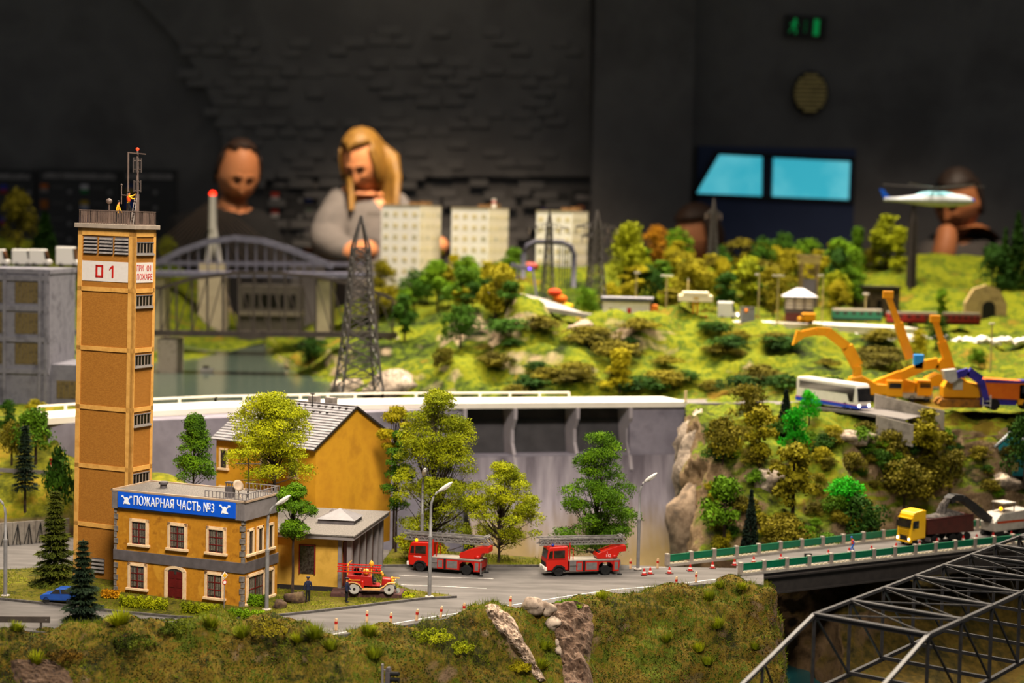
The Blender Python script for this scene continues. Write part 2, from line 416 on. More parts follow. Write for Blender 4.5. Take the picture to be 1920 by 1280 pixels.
# ------------------------------------------------------------------ hills
GRASS_FAR = ground_mat('far_hill_grass', ['#141a06', '#222c06', '#3a4808', '#525a0a', '#68690c', '#2c440a', '#54520c', '#6a5416'], ['#6a563e', '#b8a084', '#d8c0a0'], flat=.54, s1=.045, s2=.42, patch=.55)
hill = [(500, [(668, 440), (655, 455), (645, 470), (640, 480), (636, 500), (630, 530), (620, 560)]),
        (560, [(702, 388), (680, 400), (660, 420), (650, 440), (640, 470), (630, 500), (615, 540)]),
        (640, [(730, 352), (700, 365), (668, 385), (645, 405), (625, 440), (600, 480), (580, 520)]),
        (740, [(742, 335), (700, 350), (660, 370), (635, 390), (600, 430), (550, 470), (520, 500)]),
        (850, [(747, 325), (690, 340), (640, 358), (612, 372), (575, 410), (530, 450), (500, 480)]),
        (930, [(748, 320), (690, 334), (630, 346), (590, 356), (565, 400), (520, 440), (490, 480)]),
        (975, [(748, 320), (680, 335), (615, 345), (562, 354), (556, 400), (520, 440), (490, 480)]),
        (1060, [(749, 320), (690, 333), (635, 345), (606, 352), (588, 385), (540, 430), (500, 470)]),
        (1180, [(750, 320), (690, 333), (635, 345), (604, 352), (586, 390), (535, 430), (490, 470)]),
        (1300, [(752, 320), (690, 333), (635, 346), (600, 356), (590, 395), (535, 435), (490, 475)]),
        (1420, [(756, 312), (700, 328), (640, 345), (610, 358), (592, 400), (535, 440), (490, 475)]),
        (1520, [(760, 300), (715, 318), (655, 340), (618, 355), (600, 400), (550, 440), (490, 475)]),
        (1620, [(768, 290), (738, 305), (690, 330), (645, 352), (606, 400), (545, 440), (495, 480)]),
        (1740, [(772, 290), (748, 302), (702, 328), (652, 352), (610, 400), (525, 440), (475, 480)]),
        (1850, [(774, 288), (748, 302), (702, 330), (648, 355), (612, 400), (540, 440), (480, 480)]),
        (2010, [(778, 286), (748, 300), (702, 330), (645, 358), (606, 400), (510, 440), (440, 480)])]
_hc = [[D(x, y, Y) for x, y, Y in [(x, *q) for q in c]] for x, c in hill]; _hc.append([p + Vector((55, 0, 0)) for p in _hc[-1]])
hb, HV, HF = loft('floor_hill', _hc, 235, 90, GRASS_FAR, rough=3.4, rs=.06, seed=5)
left = [(-80, [(785, 272), (760, 300), (700, 340), (640, 400), (560, 450), (480, 500), (440, 540)]),
        (60, [(790, 270), (762, 300), (700, 340), (640, 400), (600, 450), (500, 500), (450, 540)]),
        (130, [(770, 292), (757, 305), (700, 345), (645, 400), (600, 450), (530, 500), (480, 540)]),
        (200, [(735, 340), (715, 355), (690, 390), (660, 420), (620, 460), (560, 510), (520, 545)]),
        (300, [(692, 400), (682, 410), (667, 430), (647, 460), (600, 490), (540, 520), (490, 550)]),
        (390, [(670, 435), (662, 440), (652, 460), (640, 480), (616, 510), (570, 540), (530, 560)]),
        (450, [(653, 465), (648, 475), (642, 490), (635, 510), (620, 530), (606, 560), (596, 580)]),
        (500, [(640, 488), (637, 500), (632, 520), (626, 540), (618, 560), (608, 580), (600, 600)])]
_lc = [[D(x, y, Y) for x, y, Y in [(x, *q) for q in c]] for x, c in left]; _lc.insert(0, [p - Vector((55, 0, 0)) for p in _lc[0]])
loft('floor_left_bank', _lc, 100, 60, GRASS_FAR, rough=1.4, rs=.08, seed=9)
# the rising ground left of the dam, in front of the factory
lh = [(-120, [(1003, 246), (960, 248), (905, 251), (880, 256), (840, 262), (795, 270), (776, 284)]),
      (0, [(1005, 246), (962, 247), (908, 251), (882, 256), (845, 262), (800, 270), (778, 284)]),
      (90, [(1008, 246), (968, 247), (912, 250), (886, 255), (850, 260), (805, 266), (782, 280)]),
      (150, [(1012, 246), (985, 246), (935, 248), (905, 250), (890, 253), (880, 256), (872, 260)]),
      (330, [(1014, 246), (990, 246), (960, 248), (940, 250), (920, 253), (905, 256), (895, 260)]),
      (460, [(1050, 246), (1040, 248), (1030, 250), (1020, 252), (1010, 254), (1000, 256), (990, 260)])]
LHM = ground_mat('left_slope_grass', ['#2c3008', '#4d4f10', '#6c6a12', '#85701c'], ['#5a4a34', '#86725a'], flat=.4, s1=.12, s2=.8, patch=.6)
_lc = [[D(x, y, Y) for x, y, Y in [(x, *q) for q in c]] for x, c in lh]; _lc.insert(0, [p - Vector((45, 0, 0)) for p in _lc[0]])
for c_ in _lc[:5]: c_.append(c_[-1] + Vector((0, 24, -.5)))
for c_ in _lc[5:]: c_.append(c_[-1] + Vector((0, 4, -8)))
loft('floor_left_slope', _lc, 84, 50, LHM, rough=.5, rs=.2, seed=2)
# canyon side below the bus road
CAN = ground_mat('canyon_grass', ['#161a06', '#2a3208', '#444c0a', '#526010', '#68690f', '#584a12'], ['#463a2a', '#8a7256', '#6e5a40', '#bfa282'], flat=.52, s1=.11, s2=.7, patch=.7)
def ccol(px, a):
    return [D(px, y, Y) for y, Y in a]
can = [ccol(1284, [(1330, 262), (1180, 268), (1060, 274), (930, 282), (860, 288), (775, 300), (763, 312)]),
       ccol(1312, [(1330, 240), (1180, 250), (1050, 258), (930, 268), (850, 276), (785, 288), (765, 304)]),
       ccol(1400, [(1330, 246), (1170, 250), (1050, 253), (950, 259), (870, 267), (795, 282), (766, 300)]),
       ccol(1500, [(1330, 244), (1170, 248), (1050, 250), (950, 258), (870, 268), (800, 280), (770, 291)]),
       ccol(1580, [(1330, 228), (1150, 241), (1040, 254), (950, 261), (870, 268), (805, 277), (777, 286)]),
       ccol(1680, [(1330, 226), (1140, 250), (1035, 266), (950, 271), (880, 275), (826, 277), (792, 281)]),
       ccol(1800, [(1330, 232), (1130, 256), (1020, 272), (940, 276), (870, 279), (825, 282), (785, 285)]),
       ccol(1900, [(1330, 236), (1130, 260), (1010, 276), (930, 279), (865, 281), (825, 283), (785, 286)]),
       ccol(2030, [(1330, 240), (1120, 264), (1000, 279), (920, 281), (860, 283), (825, 285), (785, 287)])]
can.append([p + Vector((50, 4, 0)) for p in can[-1]])
for c_ in can: c_.append(c_[-1] + Vector((0, 22, 0)))
BED = ground_mat('canyon_bed_soil', ['#1a1606', '#2c260a', '#3c300e', '#4c3c14', '#34340c'], ['#3a2c1e', '#5c4832', '#4a3a28'], flat=.5, s1=.11, s2=.8, patch=.7)
loft('floor_canyon_bed', [c_[:3] for c_ in can], 170, 50, BED, rough=1.6, rs=.12, seed=8)
cn, CV, CF = loft('floor_canyon_slope', [c_[2:] for c_ in can], 170, 90, CAN, rough=2.0, rs=.12, seed=8)

# bus road and upper roads
def ribbon(name, mids, wd, m, z=.15, kind='structure', sk=2):
    mb = MB(); L = []; 
    for i, p in enumerate(mids):
        a = mids[max(0, i - 1)]; b = mids[min(len(mids) - 1, i + 1)]; t = (b - a); t.z = 0; t.normalize(); n = Vector((-t.y, t.x, 0))
        L += [p + n * wd / 2, p - n * wd / 2, p - n * wd / 2 - Vector((0, 0, sk)), p + n * wd / 2 - Vector((0, 0, sk))]
    fs = []
    for i in range(len(mids) - 1):
        a = 4 * i; b = a + 4; fs += [(a, a + 1, b + 1, b), (a + 1, a + 2, b + 2, b + 1), (a + 3, a, b, b + 3)]
    mb.add([v + Vector((0, 0, z)) for v in L], fs); o = mb.build(name, m); o['kind'] = kind
    return o
ASPH2 = mat('asphalt_pale', ['#5e5956', '#6c6663', '#64605c'], rough=.9, vs=.3)
ribbon('floor_bus_road', [D(x, y, Y) for x, y, Y in [(1270, 757, 313), (1360, 757, 311), (1450, 758, 306), (1540, 764, 295), (1640, 775, 284), (1715, 788, 280)]], 8, ASPH2, .5, sk=.5)
ribbon('floor_hill_road', [D(x, y, Y) for x, y, Y in [(940, 556, 375), (985, 566, 366), (1040, 582, 360), (1090, 594, 358), (1130, 600, 362)]], 8, mat('asphalt_light', ['#86807c', '#98928e'], rough=.9, vs=.3), .9, sk=.9)
ribbon('floor_station_road', [D(x, y, Y) for x, y, Y in [(1130, 600, 372), (1250, 604, 372), (1420, 606, 374), (1560, 612, 376), (1700, 618, 380)]], 12, mat('concrete_pale', ['#cfc6ba', '#ded6ca'], rough=.9, vs=.3), .6)
ribbon('floor_back_road', [D(x, y, Y) for x, y, Y in [(-90, 886, 257), (0, 888, 257), (60, 892, 256.5), (140, 897, 256)]], 5, ASPH, .35)

# ------------------------------------------------------------------ dam
DAMC = mat('dam_concrete', ['#6c6670', '#7c7680', '#5e5862'], rough=.85, vs=.12, bump=.15, dist=.2)
APRON = None
def apron_mat():
    m, nt, b = _base('dam_apron'); L = nt.links.new
    b.inputs['Roughness'].default_value = .8
    v = _coord(nt, (.22, .03, .03), True); f = _noise(nt, v, 5, .6)
    v2 = _coord(nt, .06, True); f2 = _noise(nt, v2, 4, .6)
    c1 = _ramp(nt, f, ['#544c54', '#746c74', '#8c848a', '#cfc6ca'], .38, .72)
    g = nt.nodes.new('ShaderNodeNewGeometry'); sp = nt.nodes.new('ShaderNodeSeparateXYZ'); L(g.outputs['Position'], sp.inputs[0])
    ad = nt.nodes.new('ShaderNodeMath'); ad.operation = 'MULTIPLY_ADD'; L(f, ad.inputs[0]); ad.inputs[1].default_value = .16; L(sp.outputs['Z'], ad.inputs[2])
    mr = nt.nodes.new('ShaderNodeMapRange'); L(ad.outputs[0], mr.inputs[0]); mr.inputs[1].default_value = .06; mr.inputs[2].default_value = -.02
    mix = nt.nodes.new('ShaderNodeMix'); mix.data_type = 'RGBA'; L(mr.outputs[0], mix.inputs['Factor']); L(c1, mix.inputs[6])
    c2 = _ramp(nt, f2, ['#5c4a2a', '#86703e'], .3, .7); L(c2, mix.inputs[7]); L(mix.outputs[2], b.inputs['Base Color'])
    return m
near = [(90, 796), (290, 781), (430, 774), (750, 767), (880, 766), (1290, 763)]
NB = [G(x, y, 14.5) for x, y in near]
def along(px):               # point of the dam's near crest edge under a picture column
    for i in range(len(near) - 1):
        if near[i][0] <= px <= near[i + 1][0]:
            t = (px - near[i][0]) / (near[i + 1][0] - near[i][0]); return NB[i].lerp(NB[i + 1], t)
    return NB[-1].copy()
nrm = Vector((NB[-1].y - NB[0].y, -(NB[-1].x - NB[0].x), 0)).normalized()     # towards the camera
if nrm.y > 0: nrm = -nrm
_ws = [NB[0] + Vector((-3, 6, 0))] + [p - nrm * 3 for p in NB] + [D(1330, 752, 345), D(640, 600, 560), D(-100, 600, 560), D(-160, 760, 330)]
rv = MB().add([(p.x, p.y, 12) for p in _ws], [tuple(range(len(_ws)))]).build('floor_reservoir', water_mat('reservoir_water', '#39443c', .12)); rv['kind'] = 'structure'
dam_parent = T('dam', 'grey concrete dam with white crest road and three dark spillway bays', 'dam', NB[3] - Vector((0, 0, 30)))
def dp(mb, name, m, **k):
    base = dam_parent.location; mb.v = [tuple(Vector(v) - base) for v in mb.v]; return mb.build(name, m, dam_parent, **k)
crest = MB(); back_o = -nrm * 9.5
for i in range(len(NB) - 1):
    a, b2 = NB[i], NB[i + 1]
    crest.add([a, b2, b2 + back_o, a + back_o] + [p + Vector((0, 0, 1)) for p in (a, b2, b2 + back_o, a + back_o)], [(3, 2, 1, 0), (4, 5, 6, 7), (0, 1, 5, 4), (2, 3, 7, 6), (1, 2, 6, 5), (3, 0, 4, 7)])
WHITE_C = mat('crest_concrete', ['#d8cfc0', '#e0d8ca'], rough=.8, vs=.2)
dp(crest, 'crest_slab', WHITE_C)
par = MB()
for i in range(len(NB) - 1):
    a, b2 = NB[i] + back_o * .96 + Vector((0, 0, 1.9)), NB[i + 1] + back_o * .96 + Vector((0, 0, 1.9))
    if i == len(NB) - 2: b2 = a.lerp(b2, .55)
    par.beam(a, b2, .35, .3)
    n = max(2, int((b2 - a).length / 4.5))
    for k in range(n + 1):
        p = a.lerp(b2, k / n); par.bx(p.x - .2, p.x + .2, p.y - .2, p.y + .2, p.z - 1.0, p.z)
dp(par, 'parapet', WHITE_C)
body = MB()                          # solid wall left of the bays
def wallseg(mb, p0, p1, z0, z1, off=0.0, off2=None):
    a = along(p0) if not isinstance(p0, Vector) else p0; b2 = along(p1) if not isinstance(p1, Vector) else p1
    off2 = off if off2 is None else off2
    q = [a + nrm * off2, b2 + nrm * off2, b2 + nrm * off, a + nrm * off]
    v = [Vector((q[0].x, q[0].y, z0)), Vector((q[1].x, q[1].y, z0)), Vector((q[2].x, q[2].y, z1)), Vector((q[3].x, q[3].y, z1))]
    bk = [Vector((p.x, p.y, z)) - nrm * 9 for p, z in ((a, z0), (b2, z0), (b2, z1), (a, z1))]
    mb.add(v + bk, [(0, 1, 2, 3), (5, 4, 7, 6), (4, 0, 3, 7), (1, 5, 6, 2), (3, 2, 6, 7)])
wallseg(body, 92, 872, -16, 14.45, -.8, .6)
dp(body, 'gravity_wall', DAMC)
for px in (160, 225, 300, 372, 440, 520, 600, 680, 760, 830):
    mb = MB(); wallseg(mb, px, px + 7, -16, 13.6, .1, 2.4); dp(mb, 'buttress', DAMC)
wing = MB(); wallseg(wing, 1180, 1288, 6.2, 14.45, -.6, .1); dp(wing, 'wing_wall', DAMC)
DGATE = mat('gate_dark', ['#2c2a2c', '#3b383a'], rough=.7, vs=.3)
for a0, a1 in ((874, 958), (972, 1074), (1086, 1180)):
    g = MB(); wallseg(g, a0, a1, 6.2, 14.45, -4.5, -3.2); dp(g, 'spillway_gate', DGATE)
for px in (872, 964, 1080, 1180):
    p = MB(); a = along(px); 
    prof = [(-4.5, 14.45), (.2, 14.45), (.2, 12.6), (-1.0, 10.6), (-.9, 8.2), (.1, 6.2), (.9, 3.4), (.3, 3.0), (-.8, 4.0), (-4.5, 4.0)]
    wd = .32
    for sgn in (0,):
        n = len(prof); tdir = Vector((-nrm.y, nrm.x, 0)); 
        if tdir.x < 0: tdir = -tdir
        vs = [Vector((a.x, a.y, 0)) + nrm * o + tdir * (-wd) + Vector((0, 0, z)) for o, z in prof] + [Vector((a.x, a.y, 0)) + nrm * o + tdir * wd + Vector((0, 0, z)) for o, z in prof]
        p.add(vs, [tuple(range(n)), tuple(range(2 * n - 1, n - 1, -1))] + [(i, i + n, (i + 1) % n + n, (i + 1) % n) for i in range(n)])
    dp(p, 'spillway_pier', mat('pier_concrete', ['#9a9296', '#8a8286'], rough=.8, vs=.2))
ap_ = MB(); N_ = 24; M_ = 16
a, b2 = along(866), along(1292)
for i in range(N_ + 1):
    for j in range(M_ + 1):
        t = j / M_; p = a.lerp(b2, i / N_)
        ap_.v.append(tuple(Vector((p.x, p.y, 0)) + nrm * (.1 + 1.5 * t + 13 * t ** 1.6) + Vector((0, 0, 6.25 - 24 * t))))
ap_.f = [(i * (M_ + 1) + j, (i + 1) * (M_ + 1) + j, (i + 1) * (M_ + 1) + j + 1, i * (M_ + 1) + j + 1) for i in range(N_) for j in range(M_)]
sl_ = MB(); wallseg(sl_, 870, 1290, 3.0, 6.24, .15, .15); dp(sl_, 'spillway_sill', DAMC)
dp(ap_, 'spillway_apron', apron_mat(), smooth=True)
pl = MB(); p = along(1288) + Vector((-.3, 0, 1)); pl.bx(p.x - .2, p.x + .2, p.y - .3, p.y, p.z, p.z + 2.0); dp(pl, 'end_post', mat('post_cream', '#d8b890'))
# rocks of the abutment right of the dam
ROCK = mat('abutment_rock', ['#5a4f44', '#9a8a78', '#6f6256', '#c4b29c'], rough=.95, vs=.35, bump=.8, dist=.3, geo=True)
def rock(name, label, c, r, seed, m=ROCK, cat='rock', group=None, sq=.75):
    mb = MB().ball((0, 0, 0), (1, 1, 1), 18, 12); V = []
    for v in mb.v:
        p = Vector(v); d = 1 + .42 * noise.fractal(p * 1.1 + Vector((seed * 3.1, seed, 0)), .8, 2, 4)
        q = Vector((p.x * r * d, p.y * r * d * .8, p.z * r * d * sq)); V.append(tuple(q))
    mb.v = V; o = mb.build(name, m, loc=c, smooth=True); o.rotation_euler = (0, 0, seed * 1.7); return tag(o, label, cat, group)
rock('boulder', 'tall pale rock face against the right end of the dam', D(1303, 832, 296), 4.4, 3, sq=1.15)
rock('boulder', 'lower brown rock face below the right end of the dam', D(1304, 900, 288), 4.4, 5, sq=1.8)
rock('boulder', 'dark foot rock of the cliff beside the spillway apron', D(1300, 1000, 276), 5.0, 8, m=mat('rock_brown', '#4c4034'), sq=1.5)
rock('boulder', 'grey rock outcrop on the grassy slope under the bus', hit(1600, 822), 3.4, 9, sq=.4)
rock('boulder', 'pale rock ledge in the middle of the canyon slope', hit(1440, 905), 3.0, 12, sq=.7)
rock('boulder', 'pale rock behind the conveyor of the milling machine', hit(1880, 905), 2.6, 13, sq=.55)
rock('boulder', 'whitish rock on the hilltop beside the road to the filling station', D(1095, 620, 350), 3.2, 15, sq=.6)
rock('boulder', 'pale shore rock left of the hill behind the dam', hit(730, 728), 6.0, 16, sq=.5)
rock('boulder', 'shore rock at the foot of the lattice pylon', hit(655, 730), 4.5, 19, sq=.5)
# ------------------------------------------------------------------ buildings of the fire station
STUC = mat('ochre_stucco', ['#8f5a12', '#b47a1c', '#a56d18', '#bd8626'], rough=.85, vs=.45, bump=.25, dist=.03, spec=.2)
CREAM = mat('cream_trim', ['#c9a47a', '#d9bb93', '#cfae86'], rough=.7, vs=1.2)
GREY = mat('grey_plastic', ['#6b6462', '#787170'], rough=.7, vs=.8)
GREYD = mat('grey_dark', ['#4c4646', '#5a5354'], rough=.7, vs=.8)
REDW = mat('dark_red_sash', '#5e0f0c', '#6f1611', rough=.6)
PANE = mat('dark_pane', ['#1c1410', '#2e2620', '#3d3630'], rough=.15, vs=3.0, spec=.6)
CURT = mat('net_curtain', ['#4e463c', '#7a7060'], rough=.9, vs=6.0)
GRAVEL = mat('roof_gravel', ['#4a4541', '#625c56', '#736c65'], rough=.95, vs=6.0, bump=.4, dist=.03)
RZ = -R(23)

def win_part(parent, w, h, loc, rz, fr=.38, sill=True, muntin=(2, 3), frame_m=CREAM, name='window', proto={}):
    """a framed window standing proud of a wall that faces local -y"""
    key = (w, h, fr, sill, muntin, frame_m.name)
    if key in proto:
        src = proto[key]; r = src.copy(); COL.objects.link(r); r.parent = parent; r.location = loc; r.rotation_euler = (0, 0, rz)
        for ch in src.children:
            c = ch.copy(); COL.objects.link(c); c.parent = r
        return r
    f = MB(); W2 = w / 2
    f.bx(-W2 - fr, -W2, -.14, .12, 0, h + fr); f.bx(W2, W2 + fr, -.14, .12, 0, h + fr); f.bx(-W2 - fr, W2 + fr, -.14, .12, h, h + fr)
    f.bx(-W2 - fr * .45, -W2, -.2, -.13, 0, h + fr * .5); f.bx(W2, W2 + fr * .45, -.2, -.13, 0, h + fr * .5); f.bx(-W2 - fr * .45, W2 + fr * .45, -.2, -.13, h, h + fr * .5)
    o = f.build(name, frame_m, parent, loc=loc, rz=rz)
    MB().bx(-W2, W2, -.035, 0, 0, h).build('pane', PANE, o)
    if muntin:
        s = MB(); nx, nz = muntin
        for i in range(nx + 1):
            x = -W2 + w * i / nx; s.bx(x - .045, x + .045, -.09, -.03, 0, h)
        for i in range(nz + 1):
            z = h * i / nz; s.bx(-W2, W2, -.09, -.03, z - .045, z + .045)
        s.build('sash', REDW, o)
        c = MB()
        for i in range(9):
            x = -W2 + w * (i + .5) / 9; c.bx(x - w * .03, x + w * .03, -.05, -.03, h * .08, h * .94)
        c.build('curtain', CURT, o)
    if sill: MB().bx(-W2 - fr - .2, W2 + fr + .2, -.32, .1, -.32, 0).build('sill', frame_m, o, bevel=.05)
    proto[key] = o; return o

st = T('fire_station', 'two-storey ochre fire station with blue sign board and flat roof', 'building', G(456, 1139, 0), RZ)
SW, SD = 18.7, 7.8
MB().bx(-SW, 0, 0, SD, 0, 10.7).build('wall', STUC, st)
MB().bx(-SW - .12, .12, -.12, SD + .12, 4.1, 5.4).build('floor_band', GREYD, st, bevel=.04)
pa = MB().bx(-SW - .25, .25, -.25, SD + .25, 10.55, 12.75); pa.build('parapet', GREY, st)
ri = MB()
for i in range(16):
    for x0 in (-SW - .2, -.75):
        if i < 6: ri.bx(x0 + i * .16, x0 + i * .16 + .07, -.31, -.24, 10.6, 12.7)
for i in range(110): ri.bx(-SW + i * .17, -SW + i * .17 + .08, -.31, -.24, 12.55, 12.72)
ri.build('ribbed_cladding', GREY, st)
MB().bx(-SW - .15, .15, -.15, SD + .15, 12.72, 12.8).build('roof', GRAVEL, st)
ro = MB(); ro.bx(-SW - .35, .35, -.35, -.1, 12.72, 12.95); ro.bx(-SW - .35, .35, SD + .1, SD + .35, 12.72, 12.95); ro.bx(-SW - .35, -SW - .1, -.35, SD + .35, 12.72, 12.95); ro.bx(.1, .35, -.35, SD + .35, 12.72, 12.95)
ro.build('roof_edge', mat('roof_edge_cream', '#a89078', '#988068'), st)
# quoins: separate stones up both front corners
qm = MB().bx(-.55, .05, -.12, .3, -.33, .33); qs = MB().bx(-.35, .05, -.1, .3, -.33, .33)
QM = mat('quoin_grey', ['#57504c', '#6a625c', '#7a726a'], rough=.8, vs=1.5); qo = None; qme = [None, None]
for side in (0, 1):
    for i in range(14):
        z = .4 + i * .76
        if 3.9 < z < 5.6: continue
        k = i % 2
        if qme[k] is None:
            o = (qm, qs)[k].build('quoin', QM, st, bevel=.04); qme[k] = o.data
        else: o = link('quoin', qme[k], QM, st, bevel=.04)
        o.location = (0, 0, z) if side else (-SW, 0, z)
        if not side: o.scale = (-1, 1, 1)
for fx in (-15.0, -9.4, -3.85):
    win_part(st, 2.05, 2.75, (fx, -.02, 6.35), 0)
for fx in (-15.2, -4.0):
    win_part(st, 2.05, 2.75, (fx, -.02, .85), 0)
dr = MB(); 
for x0, x1 in ((-1.55, -1.08), (1.08, 1.55)): dr.bx(x0, x1, -.16, .1, 0, 3.55)
n = 10
for i in range(n):
    a0, a1 = math.pi * i / n, math.pi * (i + 1) / n
    pts = [(-1.55 * math.cos(a0), 3.5 + .62 * math.sin(a0)), (-1.55 * math.cos(a1), 3.5 + .62 * math.sin(a1)), (-1.05 * math.cos(a1), 3.38 + .42 * math.sin(a1)), (-1.05 * math.cos(a0), 3.38 + .42 * math.sin(a0))]
    dr.prism(pts, -.16, .1)
do = dr.build('door_frame', CREAM, st, loc=(-9.65, 0, 0))
dl = MB().bx(-1.08, 1.08, -.05, .06, 0, 3.75)
for x in (-.54, .54):
    for z in (.3, 1.5, 2.6): dl.bx(x - .38, x + .38, -.09, -.05, z, z + .85)
dl.build('door_leaf', mat('door_red', '#4c0d0c', '#5d1210', rough=.5), do)
MB().bx(-1.0, 1.0, -.06, 0, 3.1, 3.7).build('fanlight', PANE, do)
for yy in (1.4, 3.6, 6.0):
    win_part(st, .95, 2.75, (.02, yy, 6.35), R(90), muntin=None, fr=.3)
win_part(st, 3.4, 3.1, (.02, 2.6, .4), R(90), muntin=(2, 2), fr=.35, name='shop_window')
win_part(st, 1.4, 3.1, (.02, 5.9, .4), R(90), muntin=None, fr=.35, name='shop_window')
# the blue sign
sg = T  # (readability)
SIGNB = mat('sign_blue', '#0a4fc4', '#0c55cc', rough=.4, vs=.3); SIGNW = mat('sign_white', '#f2f2f4', rough=.5)
sb = MB().bx(-SW + .75, -1.0, -.42, -.26, 10.75, 12.68).build('sign_board', SIGNB, st, bevel=.03)
t_ = text('ПОЖАРНАЯ ЧАСТЬ №3', 1.28, SIGNW, st, (-9.75, -.45, 11.72), (R(90), 0, 0), sx=1.0, depth=.03)
bb = [v.co.x for v in t_.data.vertices]; wdt = max(bb) - min(bb); t_.data.transform(Matrix.Diagonal((11.6 / wdt, 1, 1, 1)))
bz = [v.co.y for v in t_.data.vertices]; t_.data.transform(Matrix.Diagonal((1, 1.16 / (max(bz) - min(bz)), 1, 1)))
for fx in (-16.6, -2.45):             # crossed axes behind a helmet
    e = MB()
    e.prism([(-.28, -.45), (.34, -.52), (.42, -.38), (.22, -.2), (.3, .05), (.16, .3), (-.1, .36), (-.3, .2), (-.34, -.1), (-.46, -.3)], -.03, 0)
    for s_ in (-1, 1):
        e.prism([(s_ * .1, .0), (s_ * .2, -.08), (s_ * .62, .42), (s_ * .52, .5)], -.035, 0)
        e.prism([(s_ * .42, .52), (s_ * .6, .30), (s_ * .78, .36), (s_ * .72, .56)], -.04, 0)
        e.prism([(s_ * .2, -.25), (s_ * .3, -.2), (s_ * .5, -.5), (s_ * .4, -.55)], -.035, 0)
    e.build('emblem', SIGNW, st, loc=(fx, -.43, 11.75))
# roof fittings
v = MB().lathe([(.42, 0), (.42, .5), (.6, .52), (.6, .78), (.45, .85)], 14); vo = v.build('vent', GREYD, st, loc=(-14.4, 4.2, 12.8))
rl = MB()
def railing(mb, p0, p1, h, n, th=.06, z0=0):
    p0 = Vector(p0); p1 = Vector(p1); up = Vector((0, 0, h))
    mb.beam(p0 + up, p1 + up, th, th); mb.beam(p0 + up * .12, p1 + up * .12, th, th)
    for i in range(n + 1):
        p = p0.lerp(p1, i / n); mb.beam(p, p + up, th * .9, th * .9)
railing(rl, (-5.6, .1, 12.9), (.2, .1, 12.9), .85, 11, .09)
rl.build('roof_railing', GREY, st)
rl = MB(); railing(rl, (.2, .1, 12.9), (.2, SD - .1, 12.9), .85, 14, .09); rl.build('roof_railing', GREY, st)
rl = MB(); railing(rl, (-4.6, SD - .1, 12.9), (.2, SD - .1, 12.9), .85, 9, .09); rl.build('roof_railing', GREY, st)
ch = MB().bx(-.5, .5, -.4, .4, 0, 1.3); ch.build('chimney', GREYD, st, loc=(-3.4, 2.2, 12.8))
cp = MB().bx(-.5, .5, -.4, .4, 1.75, 1.9)
for x in (-.42, .34):
    for y in (-.34, .26): cp.bx(x, x + .08, y, y + .08, 1.3, 1.75)
cp.build('chimney_cap', GREYD, st, loc=(-3.4, 2.2, 12.8))
ds = MB()
for k, (r, d) in enumerate(((.05, 0), (.45, .08), (.75, .25))): pass
k = MB().lathe([(.02, .0), (.4, .06), (.72, .22), (.74, .25), (.4, .1), (.02, .04)], 16)
m_ = Matrix.Translation((-2.5, 2.4, 14.2)) @ Matrix.Rotation(R(62), 4, 'Y') @ Matrix.Rotation(R(20), 4, 'X')
ds.add([m_ @ Vector(v) for v in k.v], k.f); ds.tube([(-2.5, 2.4, 14.2), (-2.35, 2.5, 13.4), (-2.1, 2.6, 12.8)], .06, 6)
ds.build('satellite_dish', mat('dish_beige', '#a08b74'), st, smooth=True)
an = MB(); an.tube([(-1.5, 3.2, 12.8), (-1.5, 3.2, 17.6)], .07, 6); an.tube([(-1.5, 3.2, 12.8), (-1.5, 3.2, 13.6)], .12, 6)
for z, l in ((16.9, 1.7), (14.9, 1.5)):
    an.tube([(-1.5 - l, 3.2, z - .1), (-1.5 + l, 3.2, z + .12)], .05, 5)
    for i in range(11):
        x = -1.5 - l + 2 * l * i / 10; an.tube([(x, 2.9, z - .1 + .022 * i), (x, 3.5, z - .1 + .022 * i)], .025, 4)
an.build('aerial', mat('aerial_black', '#1c1918', rough=.5), st)

# ------------------------------------------------------------------ hose tower
tw = T('hose_tower', 'tall ochre brick fire tower with painted number panel', 'tower', G(241, 1093, 0), RZ)
tw.rotation_euler = (0, R(.75), RZ); tw.scale = (1.018,) * 3
TW, TD, TH = 8.5, 4.6, 44.2
BRK = brick_mat('tower_brick', '#b0742a', '#9c631e', '#6a4414')
BRW = brick_mat('painted_white_brick', '#e6ddd4', '#d9d0c6', '#9c9288')
CRM = mat('tower_frame', ['#c08a3e', '#cf9a4c', '#b98338'], rough=.7, vs=.5)
MB().bx(-TW + .12, -.12, .12, TD - .12, 0, TH).build('shaft', BRK, tw)
zb = [6.8, 14.25, 21.7, 29.15, 36.6]
fr = MB()
for x0, x1, y0, y1 in ((-TW, -TW + .62, 0, .5), (-.85, 0, 0, .35), (-.35, 0, 0, .5), (-.35, 0, TD - .45, TD), (-TW, -TW + .5, TD - .45, TD)):
    fr.bx(x0, x1, y0, y1, 0, TH)
fr.build('corner_pilasters', CRM, tw)
for z in zb:
    mb = MB().bx(-TW, 0, 0, TD, z - .27, z + .27); mb.build('string_course', CRM, tw)
MB().bx(-TW, 0, 0, TD, TH - .9, TH).build('top_course', CRM, tw)
WBAR = mat('window_bar', '#8a7a6a', rough=.6)
